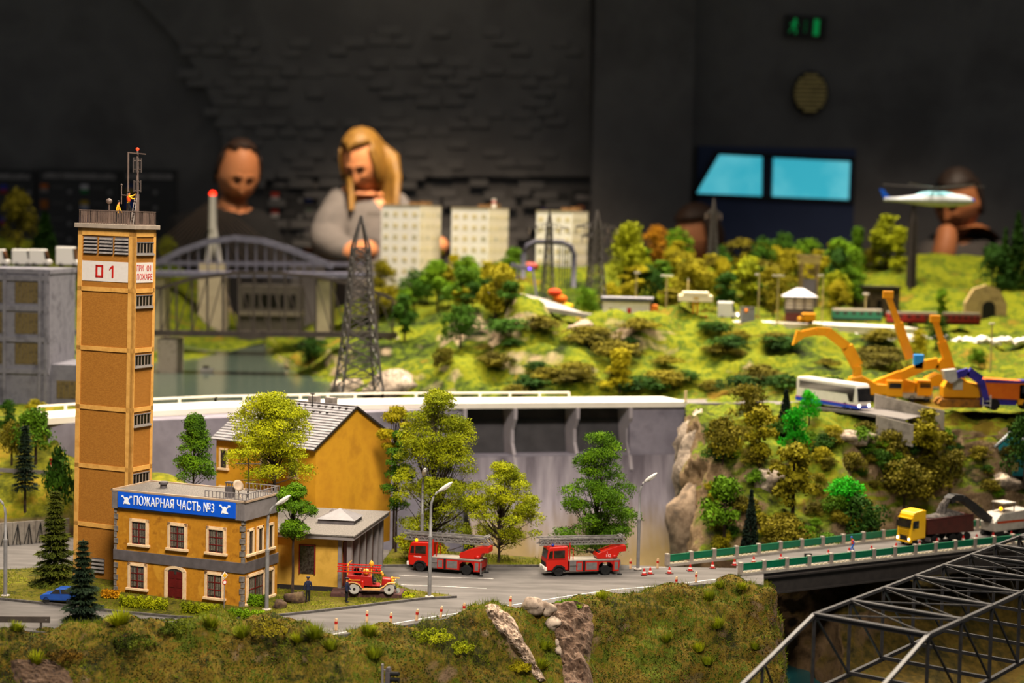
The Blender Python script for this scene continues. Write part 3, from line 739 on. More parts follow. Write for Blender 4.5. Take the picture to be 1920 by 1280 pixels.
def side_window(z):
    f = MB(); f.bx(-.06, .06, .55, TD - .55, 0, .12); f.bx(-.06, .06, .55, TD - .55, 1.35, 1.45)
    o = f.build('tower_window', GREY, tw, loc=(0, 0, z)); MB().bx(-.12, -.09, .55, TD - .55, .1, 1.4).build('pane', mat('black_pane', '#0d0b0a', rough=.2), o)
    b = MB()
    for i in range(6):
        y = .62 + (TD - 1.24) * i / 5; b.bx(-.08, .0, y - .05, y + .05, .1, 1.4)
    b.build('window_bars', WBAR, o)
    MB().bx(-.05, .18, .5, TD - .5, -.2, .02).build('sill', mat('sill_grey', '#8d857c'), o)
for z in (41.2, 34.6, 27.15, 19.7, 12.25): side_window(z)
LOUV = mat('louvre_grey', ['#6c6560', '#8a827c'], rough=.55, vs=1.0)
def louvre(x, z, w, h, n=5):
    f = MB().bx(x - w / 2, x + w / 2, .03, .12, z, z + h).build('louvre', GREYD, tw)
    for i in range(n):
        zz = z + h * (i + .1) / n
        s = MB().prism([(.13, zz), (-.12, zz + .02), (-.1, zz + .1), (.13, zz + h / n * .85)], x - w / 2, x + w / 2, 'x'); s.build('slat', LOUV, f)
for x in (-6.6, -4.25, -1.9): louvre(x, 41.0, 2.0, 2.15)
louvre(-4.7, .75, 1.9, 1.9, 4)
MB().bx(-TW + .6, -.84, .06, .14, 37.6, 40.1).build('painted_panel', BRW, tw)
MB().bx(-.14, -.06, .5, TD - .45, 37.6, 40.1).build('painted_panel', BRW, tw)
PRED = mat('paint_red', '#a8160c', '#b81c10', rough=.6)
n0 = MB()
for x0, x1, z0, z1 in ((-.5, -.26, -.78, .78), (.26, .5, -.78, .78), (-.5, .5, .54, .78), (-.5, .5, -.78, -.54)): n0.bx(x0 * 1.15, x1 * 1.15, -.0, .06, z0, z1)
n0.build('painted_digit', PRED, tw, loc=(-5.2, .02, 38.85))
n1 = MB().bx(.02, .26, 0, .06, -.75, .75); n1.prism([(.02, .75), (-.35, .35), (-.35, .12), (.02, .45)], 0, .06); n1.build('painted_digit', PRED, tw, loc=(-3.35, .02, 38.85))
for s_, z, y in (('ПРИ', 39.35, 1.35), ('01', 39.35, 3.3), ('ПОЖАРЕ', 38.25, 2.32)):
    o = text(s_, 1.05, PRED, tw, (-.05, y, z), (R(90), 0, R(90)), sx=1.0, depth=.012)
    xs = [v.co.x for v in o.data.vertices]; o.data.transform(Matrix.Diagonal(({'ПРИ': 1.35, '01': .9, 'ПОЖАРЕ': 3.2}[s_] / (max(xs) - min(xs)), 1, 1, 1)))
MB().bx(-TW - .35, .35, -.35, TD + .35, TH, TH + .55).build('roof_slab', mat('slab_grey', ['#8a7c6e', '#9c8c7a'], rough=.8, vs=.8), tw, bevel=.05)
RB = mat('rail_black', '#5c4c44', '#6e5c52', rough=.45)
for p0, p1, n in (((-TW + .1, .1), (-.1, .1), 32), ((-.1, .1), (-.1, TD - .1), 15), ((-TW + .1, TD - .1), (-.1, TD - .1), 32), ((-TW + .1, .1), (-TW + .1, TD - .1), 15)):
    r_ = MB(); h = 1.65; z = TH + .55
    r_.beam((*p0, z + h), (*p1, z + h), .12, .12); r_.beam((*p0, z + .1), (*p1, z + .1), .08, .08)
    for i in range(n + 1):
        x = p0[0] + (p1[0] - p0[0]) * i / n; y = p0[1] + (p1[1] - p0[1]) * i / n; r_.beam((x, y, z), (x, y, z + h), .07, .07)
    r_.build('railing', RB, tw)
ZT = TH + .55
# things standing on the tower roof
def on_tower(x, y, z=0): return tw.matrix_basis @ Vector((x, y, ZT + z))
bpy.context.view_layer.update()
ma = T('antenna_mast', 'dark antenna mast with a red lamp on the brick tower', 'antenna', on_tower(-1.5, 2.6), RZ)
p = MB(); p.tube([(0, 0, 0), (0, 0, 3.9)], .26, 8); p.tube([(0, 0, 3.9), (0, 0, 4.2), (0, 0, 6.6), (0, 0, 9.4)], [.2, .2, .16, .12], 8); p.build('pole', RB, ma)
for zz, rr, hh, n in ((4.9, .42, 1.5, 4), (7.6, .5, 1.9, 4)):
    for i in range(n):
        a = i * 2 * math.pi / n + .4; q = MB(); q.bx(-.07, .07, -.1, .1, -hh / 2, hh / 2)
        q.build('antenna_panel', mat('antenna_grey', '#453c38', rough=.45), ma, loc=(rr * math.cos(a), rr * math.sin(a), zz), rz=a)
    c = MB()
    for dz in (-.55, .55): c.tube([(-rr, 0, zz + dz), (rr, 0, zz + dz)], .05, 5); c.tube([(0, -rr, zz + dz), (0, rr, zz + dz)], .05, 5)
    c.build('bracket', RB, ma)
MB().ball((0, 0, 9.6), .2, 10, 8).build('beacon', mat('red_lamp', '#ff2a0c', emit=4.0), ma, smooth=True)
dv = T('davit', 'thin dark davit arm with side whip on the tower roof', 'mast', on_tower(-2.6, 2.2), RZ)
q = MB(); q.tube([(0, 0, 0), (0, 0, 4.0)], .16, 7); q.tube([(0, 0, 4.0), (0, 0, 9.2)], .12, 7); q.build('post', RB, dv)
q = MB(); q.beam((-.1, 0, 9.15), (2.5, .2, 8.95), .12, .14); q.build('arm', RB, dv)
q = MB(); q.tube([(-.05, 0, 3.7), (-.95, 0, 3.75)], .07, 5); q.tube([(-1.0, 0, 2.6), (-1.0, 0, 5.0)], .07, 5); q.ball((-1.0, 0, 5.05), .13); q.build('whip', RB, dv)
fl_ = T('floodlight', 'round black floodlight on a thin stand on the tower roof', 'lamp', on_tower(-5.6, 2.4), RZ)
q = MB(); q.tube([(0, 0, 0), (0, 0, 2.6)], .07, 6); q.build('stand', RB, fl_)
q = MB().ball((0, 0, 2.9), (.42, .36, .36), 12, 8); q.build('lamp_head', RB, fl_, smooth=True)
q = MB().bx(-.35, 1.6, -.3, .3, 0, .12); q.build('base_plate', mat('plate_pale', '#b9b0a4'), fl_)
ld = T('ladder', 'small grey step ladder leaning on the antenna mast', 'ladder', on_tower(-1.45, 1.9), RZ)
q = MB()
for x in (-.22, .22): q.beam((x, -.5, 0), (x * .7, .3, 3.4), .06, .08)
q.build('rails', mat('ladder_grey', '#9a9088', rough=.5), ld)
for i in range(8):
    t = (i + .6) / 8.4; q = MB().beam((-.22 + .06 * t, -.5 + .8 * t, 3.4 * t), (.22 - .06 * t, -.5 + .8 * t, 3.4 * t), .06, .06); q.build('rung', mat('ladder_grey', '#9a9088'), ld)

# ------------------------------------------------------------------ yellow house with slate roof
hs = T('house', 'yellow gabled house with grey slate roof behind the fire station', 'house', D(590, 1040, 234).xy.to_3d(), -R(33))
YEL = mat('yellow_render', ['#b07a0e', '#bd8712', '#a8730c'], rough=.85, vs=.2, bump=.05)
L_, M_, EV_, AP_ = 17.2, 18.5, 15.6, 20.2
g = MB().prism([(0, 0), (L_, 0), (L_, EV_), (L_ / 2, AP_), (0, EV_)], -M_, 0, 'x'); g.build('walls', YEL, hs)
SLATE = mat('slate', ['#646062', '#747072', '#827e80'], rough=.6, vs=.8, bump=.1)
for s_ in (0, 1):
    rows = 17; a = Vector((0, -.8, EV_ - .55)); b = Vector((0, L_ / 2, AP_ + .12))
    if s_: a = Vector((0, L_ + .8, EV_ - .55))
    for i in range(rows):
        p = a.lerp(b, i / rows); q = a.lerp(b, (i + 1.15) / rows) if i < rows - 1 else b
        sg_ = 1 if not s_ else -1
        pn = Vector((0, -(b.z - a.z), (b.y - a.y))).normalized() if not s_ else Vector((0, (b.z - a.z), -(b.y - a.y))).normalized()
        if pn.z < 0: pn = -pn
        pp, qq = p + pn * .22, q + pn * .08
        mb = MB().add([(-M_ - .4, p.y, p.z), (.35, p.y, p.z), (.35, q.y, q.z), (-M_ - .4, q.y, q.z), (-M_ - .4, pp.y, pp.z), (.35, pp.y, pp.z), (.35, qq.y, qq.z), (-M_ - .4, qq.y, qq.z)],
                      [(0, 1, 2, 3), (4, 5, 6, 7), (0, 1, 5, 4), (1, 2, 6, 5), (2, 3, 7, 6), (3, 0, 4, 7)])
        mb.build('slate_course', SLATE, hs)
EDG = mat('roof_edge_black', '#221d1a')
for y0, z0 in ((-.8, EV_ - .55), (L_ + .8, EV_ - .55)):
    MB().beam((.32, y0, z0 + .08), (.32, L_ / 2, AP_ + .2), .12, .3).build('barge_board', EDG, hs)
MB().beam((-M_ - .4, L_ / 2, AP_ + .25), (.36, L_ / 2, AP_ + .25), .35, .2).build('ridge', GREYD, hs)
nrmh = Vector((0, -(AP_ - EV_ + .67), L_ / 2 + .8)).normalized()
def on_roof(x, t, off=.25): 
    a = Vector((x, -.8, EV_ - .55)); b = Vector((x, L_ / 2, AP_ + .12)); return a.lerp(b, t) + nrmh * off
for i in range(12):
    for t in ((.93,) if i not in (2, 3, 4, 6, 7) else (.93, .8)):
        p_ = on_roof(-1.0 - i * 1.25, t); MB().box(p_, (.3, .3, .22)).build('snow_hook', EDG, hs)
for x in (-5.3, -8.4):
    MB().bx(x - .75, x + .75, L_ / 2 + .5, L_ / 2 + 1.6, AP_ - 1.0, AP_ + 1.1).build('chimney', mat('chimney_stone', '#8a8078', '#6f665e'), hs)
p_ = on_roof(-7.0, .9); MB().tube([p_, p_ + Vector((0, 0, 1.8))], .08, 6).build('vent_pipe', EDG, hs)
MB().tube([p_ + Vector((0, 0, 1.75)), p_ + Vector((0, 0, 1.9))], .35, 8).build('vent_cap', EDG, hs)
for x, t in ((-6.2, .62), (-4.6, .48), (-9.4, .7)):
    a, b = on_roof(x, t, .24), on_roof(x - .3, t - .2, .24); MB().beam(a, b, .12, .12).build('roof_batten', GREY, hs)
for x, z, w_, h_ in ((-17.0, 11.0, 1.2, 2.6), (-17.0, 5.6, 1.2, 2.6), (-11.0, 5.0, 1.6, 3.4), (-9.2, 11.0, 1.2, 2.6), (-4, 11.0, 1.2, 2.6)):
    win_part(hs, w_, h_, (x, -.02, z), 0, fr=.25, muntin=None)

# ------------------------------------------------------------------ low annex with columns (fire engine bays)
ax = T('fire_garage', 'low flat-roofed fire garage with grey columns and red doors', 'garage', G(655, 1112, 0), -R(9))
AW, AD, AH = 14.5, 17.5, 6.9
AYL = mat('annex_yellow', ['#a8822c', '#b88f38', '#9d7826'], rough=.85, vs=.3)
MB().bx(-AW, -1.1, 0, AD, 0, AH).build('wall', AYL, ax)
MB().bx(-AW, -.9, -.08, AD, 0, .7).build('plinth', mat('plinth_dark', '#211d1c'), ax)
MB().bx(-AW - .5, .75, -1.1, AD + .6, AH, AH + .45).build('fascia', GREY, ax)
MB().bx(-AW - .6, .85, -1.2, AD + .7, AH + .45, AH + .62).build('roof', GRAVEL, ax)
for y in (.1, 3.6, 7.1, 10.6, 14.1, 16.9):
    MB().bx(-.35, .25, y - .3, y + .3, 0, AH).build('column', GREY, ax)
MB().bx(-1.5, -1.05, -.15, .25, 0, AH).build('column', GREY, ax)
for y in (1.9, 5.4, 8.9, 12.4, 15.6):
    d_ = MB().bx(-1.1, -.95, y - 1.2, y + 1.2, .1, AH - .6).build('garage_door', mat('door_red', '#4c0d0c'), ax)
    MB().bx(-1.0, -.85, y + 1.2, y + 1.7, 0, AH).build('pilaster', AYL, ax)
win_part(ax, 1.9, 3.6, (-5.5, -.02, 2.2), 0, fr=.12, muntin=None, sill=False, frame_m=REDW, name='shutter')
sk = MB(); sk.bx(-2.4, 2.4, -2.1, 2.1, 0, .55); so = sk.build('skylight_kerb', GREYD, ax, loc=(-3.6, 8.6, AH + .62))
pyr = MB().add([(-2.6, -2.3, .55), (2.6, -2.3, .55), (2.6, 2.3, .55), (-2.6, 2.3, .55), (0, 0, 1.75)], [(3, 2, 1, 0), (0, 1, 4), (1, 2, 4), (2, 3, 4), (3, 0, 4)])
pyr.build('skylight', mat('skylight_grey', '#5c585a', '#686466', rough=.5), ax, loc=(-3.6, 8.6, AH + .62))
MB().lathe([(.35, 0), (.35, .55), (.55, .6), (.1, .95)], 10).build('vent', GREYD, ax, loc=(-5.6, 12.6, AH + .6))
# ------------------------------------------------------------------ figures
def figure(pts, edges, root, mats, name='body', parent=None, sub=1):
    """pts {name:(pos, radius)}, edges [(a,b,material key)] -> one continuous skinned body mesh"""
    keys = list(pts); idx = {k: i for i, k in enumerate(keys)}
    me = bpy.data.meshes.new(name); me.from_pydata([pts[k][0] for k in keys], [(idx[a], idx[b]) for a, b, _ in edges], [])
    o = bpy.data.objects.new(name, me); COL.objects.link(o)
    o.modifiers.new('skin', 'SKIN').use_smooth_shade = True
    sl = me.skin_vertices[0].data
    for k in keys:
        r = pts[k][1]; sl[idx[k]].radius = r if isinstance(r, tuple) else (r, r); sl[idx[k]].use_root = (k == root)
    s = o.modifiers.new('sub', 'SUBSURF'); s.levels = sub; s.render_levels = sub
    dg = bpy.context.evaluated_depsgraph_get(); m2 = bpy.data.meshes.new_from_object(o.evaluated_get(dg)); bpy.data.objects.remove(o)
    mk = list(dict.fromkeys(e[2] for e in edges)); m2.materials.clear()
    for k in mk: m2.materials.append(mats[k])
    rad = lambda k: max(pts[k][1]) if isinstance(pts[k][1], tuple) else pts[k][1]
    seg = [(Vector(pts[a][0]), Vector(pts[b][0]), mk.index(m), max(rad(a), rad(b)) * 1.15 if m == 'skin' else 1e9) for a, b, m in edges]
    for p in m2.polygons:
        c = p.center; best = 1e9
        for a, b, m, lim in seg:
            d = b - a; t = max(0, min(1, (c - a).dot(d) / max(d.length_squared, 1e-9))); q = (a + d * t - c).length; q = q if q < lim else q * 2.2
            if q < best: best = q; p.material_index = m
        p.use_smooth = True
    ob = bpy.data.objects.new(name, m2); COL.objects.link(ob)
    if parent: ob.parent = parent
    return ob
SKIN = mat('skin', '#c07a48', '#b06c3c', rough=.6, vs=.5)
NAVY = mat('uniform_navy', '#0f1430', rough=.8); BLACK = mat('cloth_black', '#0d0c0c', rough=.85)
def mini(h, loc, rz, label, mats, arms=None, lean=0.0, step=.0, cap=None, vest=None, cat='person', group=None, hat='#10142c'):
    """a little painted figure of height h (cm), facing local -y"""
    root = T('person', label, cat, loc, rz, group)
    s = h; L = lean
    P = {'pelvis': ((0, 0, .50 * s), (.085 * s, .065 * s)), 'waist': ((0, -.02 * s * L, .60 * s), (.075 * s, .055 * s)), 'chest': ((0, -.05 * s * L, .73 * s), (.10 * s, .065 * s)),
         'neck': ((0, -.08 * s * L, .84 * s), .035 * s), 'head': ((0, -.11 * s * L, .91 * s), (.052 * s, .058 * s)), 'crown': ((0, -.10 * s * L, .965 * s), .042 * s)}
    E = [('pelvis', 'waist', 'coat'), ('waist', 'chest', 'coat'), ('chest', 'neck', 'coat'), ('neck', 'head', 'skin'), ('head', 'crown', 'skin')]
    for n_, sx in (('l', 1), ('r', -1)):
        st_ = step * sx
        P['hip' + n_] = ((sx * .05 * s, 0, .46 * s), .06 * s); P['knee' + n_] = ((sx * .055 * s, -abs(st_) * .1 * s - st_ * .10 * s, .26 * s), .042 * s)
        P['ank' + n_] = ((sx * .06 * s, -st_ * .16 * s + .02 * s, .05 * s), .032 * s); P['toe' + n_] = ((sx * .065 * s, -st_ * .16 * s - .07 * s, .025 * s), .026 * s)
        E += [('pelvis', 'hip' + n_, 'legs'), ('hip' + n_, 'knee' + n_, 'legs'), ('knee' + n_, 'ank' + n_, 'legs'), ('ank' + n_, 'toe' + n_, 'shoe')]
        el, ha = (arms or {}).get(n_, ((sx * .15, .0, .60), (sx * .14, -.04, .46)))
        P['sho' + n_] = ((sx * .11 * s, -.05 * s * L, .78 * s), .042 * s); P['elb' + n_] = (tuple(v * s for v in el), .034 * s); P['han' + n_] = (tuple(v * s for v in ha), .028 * s)
        E += [('chest', 'sho' + n_, 'coat'), ('sho' + n_, 'elb' + n_, 'sleeve'), ('elb' + n_, 'han' + n_, 'sleeve')]
    figure(P, E, 'pelvis', mats, parent=root)
    hx = P['crown'][0]
    if cap == 'peak':
        MB().lathe([(.05 * s, -.01 * s), (.075 * s, .02 * s), (.07 * s, .035 * s), (.02 * s, .045 * s)], 12).build('cap', mat('cap_' + hat[1:], hat), root, loc=hx)
        MB().bx(-.045 * s, .045 * s, -.1 * s, -.04 * s, -.012 * s, 0).build('cap_peak', BLACK, root, loc=hx)
    elif cap == 'hair':
        MB().ball((0, .012 * s, -.005 * s), (.056 * s, .056 * s, .05 * s), 10, 7).build('hair', mat('hair_black', '#120d0b'), root, smooth=True, loc=hx)
    elif cap == 'helmet':
        MB().ball((0, 0, 0), (.062 * s, .07 * s, .05 * s), 10, 7).build('helmet', mat('cap_' + hat[1:], hat), root, smooth=True, loc=hx)
    if vest:
        v = MB().lathe([(.092 * s, .56 * s), (.1 * s, .6 * s), (.118 * s, .72 * s), (.1 * s, .79 * s)], 12); v.v = [(x, y * .75 - .035 * s * L, z) for x, y, z in v.v]
        v.build('vest', vest, root, smooth=True)
    return root
uni = dict(coat=NAVY, sleeve=NAVY, legs=BLACK, shoe=BLACK, skin=SKIN)
mini(3.1, G(577, 1128, .3), R(20), 'officer in navy uniform standing alone by the garage corner', uni, cap='peak')
mini(3.1, G(650, 1130, .3), R(80), 'officer in navy uniform beside the vintage fire engine', uni, cap='peak', arms={'l': ((.15, -.05, .6), (.1, -.12, .5))})
yel = mat('shirt_yellow', '#e0a010', rough=.8); org = mat('vest_orange', '#d8480c', rough=.8)
wk = dict(coat=yel, sleeve=yel, legs=BLACK, shoe=BLACK, skin=SKIN)
mini(3.0, on_tower(-3.75, 1.6), R(95), 'worker in yellow shirt walking on the tower roof', wk, cap='hair', step=.5, lean=.6, arms={'l': ((.13, -.1, .6), (.12, -.2, .5)), 'r': ((-.15, .02, .6), (-.13, -.06, .46))})
mini(3.0, on_tower(-2.05, 1.5, 1.2), R(120), 'worker in orange vest climbing the ladder and reaching to the mast', wk, cap='hair', lean=.3, step=.6, vest=org, arms={'l': ((.2, -.2, .8), (.2, -.42, .9)), 'r': ((-.16, -.12, .68), (-.1, -.25, .7))})
blu = mat('trousers_blue', '#1660c0'); 
mini(2.3, G(1599, 1035, .1), R(-75), 'road worker in orange vest and blue trousers walking on the bridge', dict(coat=org, sleeve=mat('sleeve_blue', '#1c3fa0'), legs=blu, shoe=BLACK, skin=SKIN), cap='helmet', hat='#1a50c8', step=.9, lean=1.2, vest=org)

# ------------------------------------------------------------------ ladder trucks
FRED = mat('fire_red', '#ac1204', '#b61706', rough=.35, vs=.5, spec=.5)
FRED2 = mat('fire_red_deep', '#8e0f0a', '#9a140e', rough=.45, vs=.5)
SHUT = mat('shutter_grey', '#5d5856', '#6a6563', rough=.6, vs=2)
STEEL = mat('ladder_steel', ['#6d6865', '#8b8683'], rough=.4, metal=.3, vs=2)
TYRE = mat('tyre', '#0b0a0a', '#151312', rough=.85); RIM = mat('rim_dark', '#2c2927', rough=.5)
GLASS = mat('cab_glass', ['#14110f', '#2c2723'], rough=.08, vs=.8, spec=.7)
CREAMB = mat('bumper_cream', '#d8cfc2', rough=.5)
def wheel(root, x, y, r=.62, wd=.42, tyre=TYRE, rim=RIM):
    o = MB().wheel(0, 0, 0, r, wd).build('wheel', tyre, root, smooth=False, loc=(x, y, r)); MB().disc(0, 0, 0, r * .56, wd * .9).build('rim', rim, o)
    hb = MB().disc(0, 0, 0, r * .22, wd * 1.05); hb.build('hub', tyre, o); return o
def ladder_truck(label, loc, rz, beacon, words, wx, num):
    t = T('ladder_truck', label, 'fire truck', loc, rz, None)
    MB().bx(-5.0, 4.9, -.9, .9, .55, .95).build('chassis', BLACK, t)
    cab = MB().prism([(2.05, .8), (5.0, .8), (5.12, 1.9), (4.82, 3.55), (4.6, 3.9), (2.2, 4.0), (2.05, 3.85)], -1.42, 1.42); cab.build('cab', FRED, t, bevel=.14)
    MB().prism([(4.87, 2.5), (5.05, 2.42), (4.86, 3.5), (4.72, 3.52)], -1.25, 1.25).build('windscreen', GLASS, t)
    for s in (-1, 1):
        y0, y1 = (1.38, 1.46) if s > 0 else (-1.46, -1.38)
        MB().prism([(2.55, 2.45), (4.05, 2.45), (4.05, 3.45), (2.55, 3.5)], y0, y1).build('side_window', GLASS, t)
        MB().prism([(4.2, 2.45), (4.8, 2.45), (4.62, 3.4), (4.2, 3.45)], y0, y1).build('side_window', GLASS, t)
        MB().prism([(2.45, 2.3), (4.95, 2.3), (4.95, 2.38), (2.45, 2.38)], y0 * 1.02, y1 * 1.02).build('waist_line', FRED2, t)
        ar = MB()
        for i in range(9):
            a0, a1 = math.pi * i / 9, math.pi * (i + 1) / 9
            q = [(3.35 + .92 * math.cos(a0), .62 + .88 * math.sin(a0)), (3.35 + .92 * math.cos(a1), .62 + .88 * math.sin(a1)), (3.35 + .74 * math.cos(a1), .62 + .72 * math.sin(a1)), (3.35 + .74 * math.cos(a0), .62 + .72 * math.sin(a0))]
            ar.prism(q, s * 1.5 - .12, s * 1.5 + .1)
        ar.build('wheel_arch', BLACK, t)
        MB().prism([(2.5, .7), (4.1, .7), (4.1, 1.2), (3.7, 1.5), (3.0, 1.5), (2.5, 1.2)], s * 1.38 - .06, s * 1.38 + .06).build('arch_recess', BLACK, t)
    MB().bx(4.9, 5.3, -1.4, 1.4, .75, 1.28).build('bumper', CREAMB, t, bevel=.08)
    MB().bx(5.0, 5.16, -1.15, 1.15, 1.3, 1.85).build('grille', BLACK, t)
    for s in (-1, 1): MB().disc(5.32, 0, 1.02, .16, .1).xf(Matrix.Translation((5.3, s * 1.0, 1.02)) @ Matrix.Rotation(R(90), 4, 'Z') @ Matrix.Translation((-5.32, 0, -1.02))).build('headlight', mat('lamp_glass', '#e8e4da', rough=.2), t)
    b = MB().prism([(-5.2, 1.0), (-4.15, 1.0), (-4.1, 1.4), (-3.75, 1.75), (-2.6, 1.75), (-2.2, 1.4), (-2.15, .6), (1.9, .6), (1.9, 2.0), (-5.2, 2.0)], -1.4, 1.4); b.build('body', FRED2, t)
    MB().prism([(-5.0, .5), (-4.15, .5), (-4.15, 1.1), (-5.0, 1.1)], -1.38, 1.38).build('rear_skirt', FRED2, t)
    MB().bx(-5.2, 2.0, -1.42, 1.42, 1.96, 2.06).build('deck_edge', SHUT, t)
    MB().bx(-5.1, 1.95, -1.25, 1.25, 2.04, 2.1).build('deck', mat('deck_sand', '#9d9484', '#a89f90', rough=.8), t)
    for s in (-1, 1):
        def panel(x0, x1, z0, z1, nm, m, o=.03):
            y0, y1 = (1.4, 1.4 + o) if s > 0 else (-1.4 - o, -1.4)
            return MB().bx(x0, x1, y0, y1, z0, z1).build(nm, m, t)
        panel(.95, 1.85, .62, 1.95, 'step_locker', SHUT, .02)
        for z in (.7, 1.42): panel(.95, 1.85, z, z + .07, 'step', STEEL, .12)
        for x0, x1, z0 in ((.1, .9, .66), (-2.0, -.35, .66), (-4.95, -4.25, .6)):
            f = panel(x0, x1, z0, 1.9, 'shutter_frame', FRED, .06)
            y = 1.47 if s > 0 else -1.47
            MB().bx(x0 + .1, x1 - .1, min(y, y - .04 * s), max(y, y - .04 * s), z0 + .14, 1.78).build('roller_shutter', SHUT, f)
        panel(-.28, .02, .6, 2.0, 'post', BLACK, .05)
        if s > 0:
            text(words, .26, mat('letter_white', '#e8dcd8'), t, (wx[0], 1.44 if wx[2] else 1.49, wx[1]), (R(90), 0, R(180)), depth=.006)
    for x in (3.35, -3.15):
        for s in (-1, 1): wheel(t, x, s * 1.22, .66 if x > 0 else .66, .4)
    tu = MB().prism([(-2.1, 2.15), (-4.75, 2.15), (-5.0, 2.6), (-5.2, 3.0), (-6.1, 3.1), (-6.1, 3.85), (-4.9, 3.8), (-3.9, 3.5), (-2.1, 2.85), (-1.95, 2.5)], -.95, .95); tu.build('turntable', FRED, t, bevel=.05)
    MB().bx(-3.7, -2.25, -.75, .75, 2.7, 3.05).build('control_well', BLACK, t)
    MB().ball((-4.5, .98, 2.45), (.36, .2, .24), 10, 6).build('turntable_lamp', FRED, t, smooth=True)
    # the ladder: two nested lattice trusses
    lad = MB()
    for s in (-1, 1):
        y = s * .78
        lad.beam((5.9, y, 4.95), (-5.4, y, 4.95), .22, .2); lad.beam((5.9, y, 4.15), (-6.1, y, 4.15), .2, .16); lad.beam((-5.4, y, 4.95), (-6.1, y, 4.15), .18, .2)
        n = 12
        for i in range(n):
            xa = 5.7 - 11.2 * i / n; xb = 5.7 - 11.2 * (i + .5) / n; xc = 5.7 - 11.2 * (i + 1) / n
            lad.beam((xa, y, 4.2), (xb, y, 4.9), .09, .09); lad.beam((xb, y, 4.9), (xc, y, 4.2), .09, .09)
    lo = lad.build('ladder', STEEL, t)
    inn = MB()
    for s in (-1, 1): inn.bx(-4.8, 5.6, s * .5 - .06, s * .5 + .06, 4.25, 4.42); inn.bx(-4.8, 5.6, s * .5 - .05, s * .5 + .05, 4.62, 4.75)
    inn.build('inner_section', SHUT, lo)
    for i in range(20):
        x = 5.5 - i * .56; MB().tube([(x, -.75, 4.2), (x, .75, 4.2)], .05, 5).build('rung', STEEL, lo)
    tr = MB(); tr.bx(-5.9, -5.2, -.7, .7, 4.95, 5.15); tr.tube([(-5.6, -.75, 5.2), (-5.6, .75, 5.2)], .12, 8); tr.build('ladder_foot', STEEL, lo)
    gal = MB()
    for s in (-1, 1): gal.beam((1.75, s * .85, 2.0), (1.75, s * .85, 4.35), .14, .14); gal.beam((1.25, s * .85, 2.0), (1.25, s * .85, 3.6), .1, .1)
    gal.beam((1.75, -.85, 4.05), (1.75, .85, 4.05), .14, .14); gal.beam((1.25, -.85, 3.5), (1.25, .85, 3.5), .1, .1); gal.build('ladder_rest', FRED, t)
    MB().lathe([(.2, 0), (.2, .12), (.16, .3), (.05, .38)], 10).build('beacon', beacon, t, smooth=True, loc=(4.1, .9, 3.98))
    for s in (-1, 1): MB().tube([(-5.15, s * 1.3, 1.8), (-5.15, s * 1.3, .15)], .12, 6).build('stabiliser', SHUT, t); 
    for s in (-1, 1): MB().lathe([(.34, 0), (.34, .1), (.1, .18)], 10).build('stabiliser_foot', BLACK, t, loc=(-5.15, s * 1.3, .02))
    if num:
        text('112', .5, mat('letter_white', '#e8dcd8'), t, (-3.6, .97, 2.55), (R(90), 0, R(180)), depth=.006)
        text('☾' if False else '(', .3, mat('letter_white', '#e8dcd8'), t, (-3.45, .97, 3.0), (R(90), 0, R(180)), depth=.006)
    return t
p1_ = G(782, 1070, 0); p2_ = G(880, 1078, 0); ang = math.atan2(p1_.y - p2_.y, p1_.x - p2_.x)
mid = p2_.lerp(p1_, .48); fw = (p1_ - p2_).normalized(); lf = Vector((-fw.y, fw.x, 0))
ladder_truck('red ladder fire truck with amber beacon, ahead on the left behind the lamp post', mid - lf * 1.2, ang, mat('beacon_amber', '#ffb000', emit=2.5), 'Freiwillige', (3.7, 2.0, True), False)
p1_ = G(1044, 1079, 0); p2_ = G(1134, 1078, 0); ang = math.atan2(p1_.y - p2_.y, p1_.x - p2_.x) + R(4)
mid = p2_.lerp(p1_, .48); fw = (p1_ - p2_).normalized(); lf = Vector((-fw.y, fw.x, 0))
ladder_truck('red ladder fire truck marked 112 with cream bumper, nearer the bridge', mid - lf * 1.2, ang, mat('beacon_blue', '#1c2a80', rough=.2), 'Magirus' if False else 'Metz', (-3.0, 1.45, True), True)

# ------------------------------------------------------------------ vintage fire engine on its plinth
ped = MB().prism([(-5.2, -1.8), (3.6, -1.9), (3.9, 1.7), (-5.2, 1.8)], 0, .62, 'z').build('plinth', mat('plinth_earth', ['#3a2320', '#4c302a', '#2c1a18'], rough=.95, vs=1.2, bump=.5), loc=G(700, 1116, 0), bevel=.12)
tag(ped, 'dark brown stone plinth under the vintage fire engine', 'plinth')
VR = mat('vintage_red', '#8a0f0c', '#9c140f', rough=.4); VG = mat('vintage_gold', '#c9861c', '#d89a2c', rough=.4); VT = mat('vintage_tan', '#c08a4c', '#d09c5c', rough=.5)
ve = T('vintage_fire_engine', 'vintage open red fire engine with gold fittings on a plinth', 'fire engine', G(697, 1112, .62) + Vector((0, .4, 0)), R(2))
MB().bx(-2.9, 3.0, -.6, .6, .62, .8).build('chassis', BLACK, ve)
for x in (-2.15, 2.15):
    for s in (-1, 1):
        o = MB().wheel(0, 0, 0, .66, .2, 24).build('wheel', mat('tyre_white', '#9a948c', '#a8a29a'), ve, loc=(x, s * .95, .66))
        sp = MB()
        for i in range(10):
            a = 2 * math.pi * i / 10; sp.beam((.1 * math.cos(a), 0, .1 * math.sin(a)), (.42 * math.cos(a), 0, .42 * math.sin(a)), .05, .06)
        sp.disc(0, 0, 0, .16, .3); sp.build('spokes', mat('spoke_black', '#161010'), o)
        MB().disc(0, 0, 0, .37, .04, 20).build('wheel_shade_disc', mat('wheel_shade', '#1c0d0c'), o)  # dark disc imitating the shade behind the open spokes
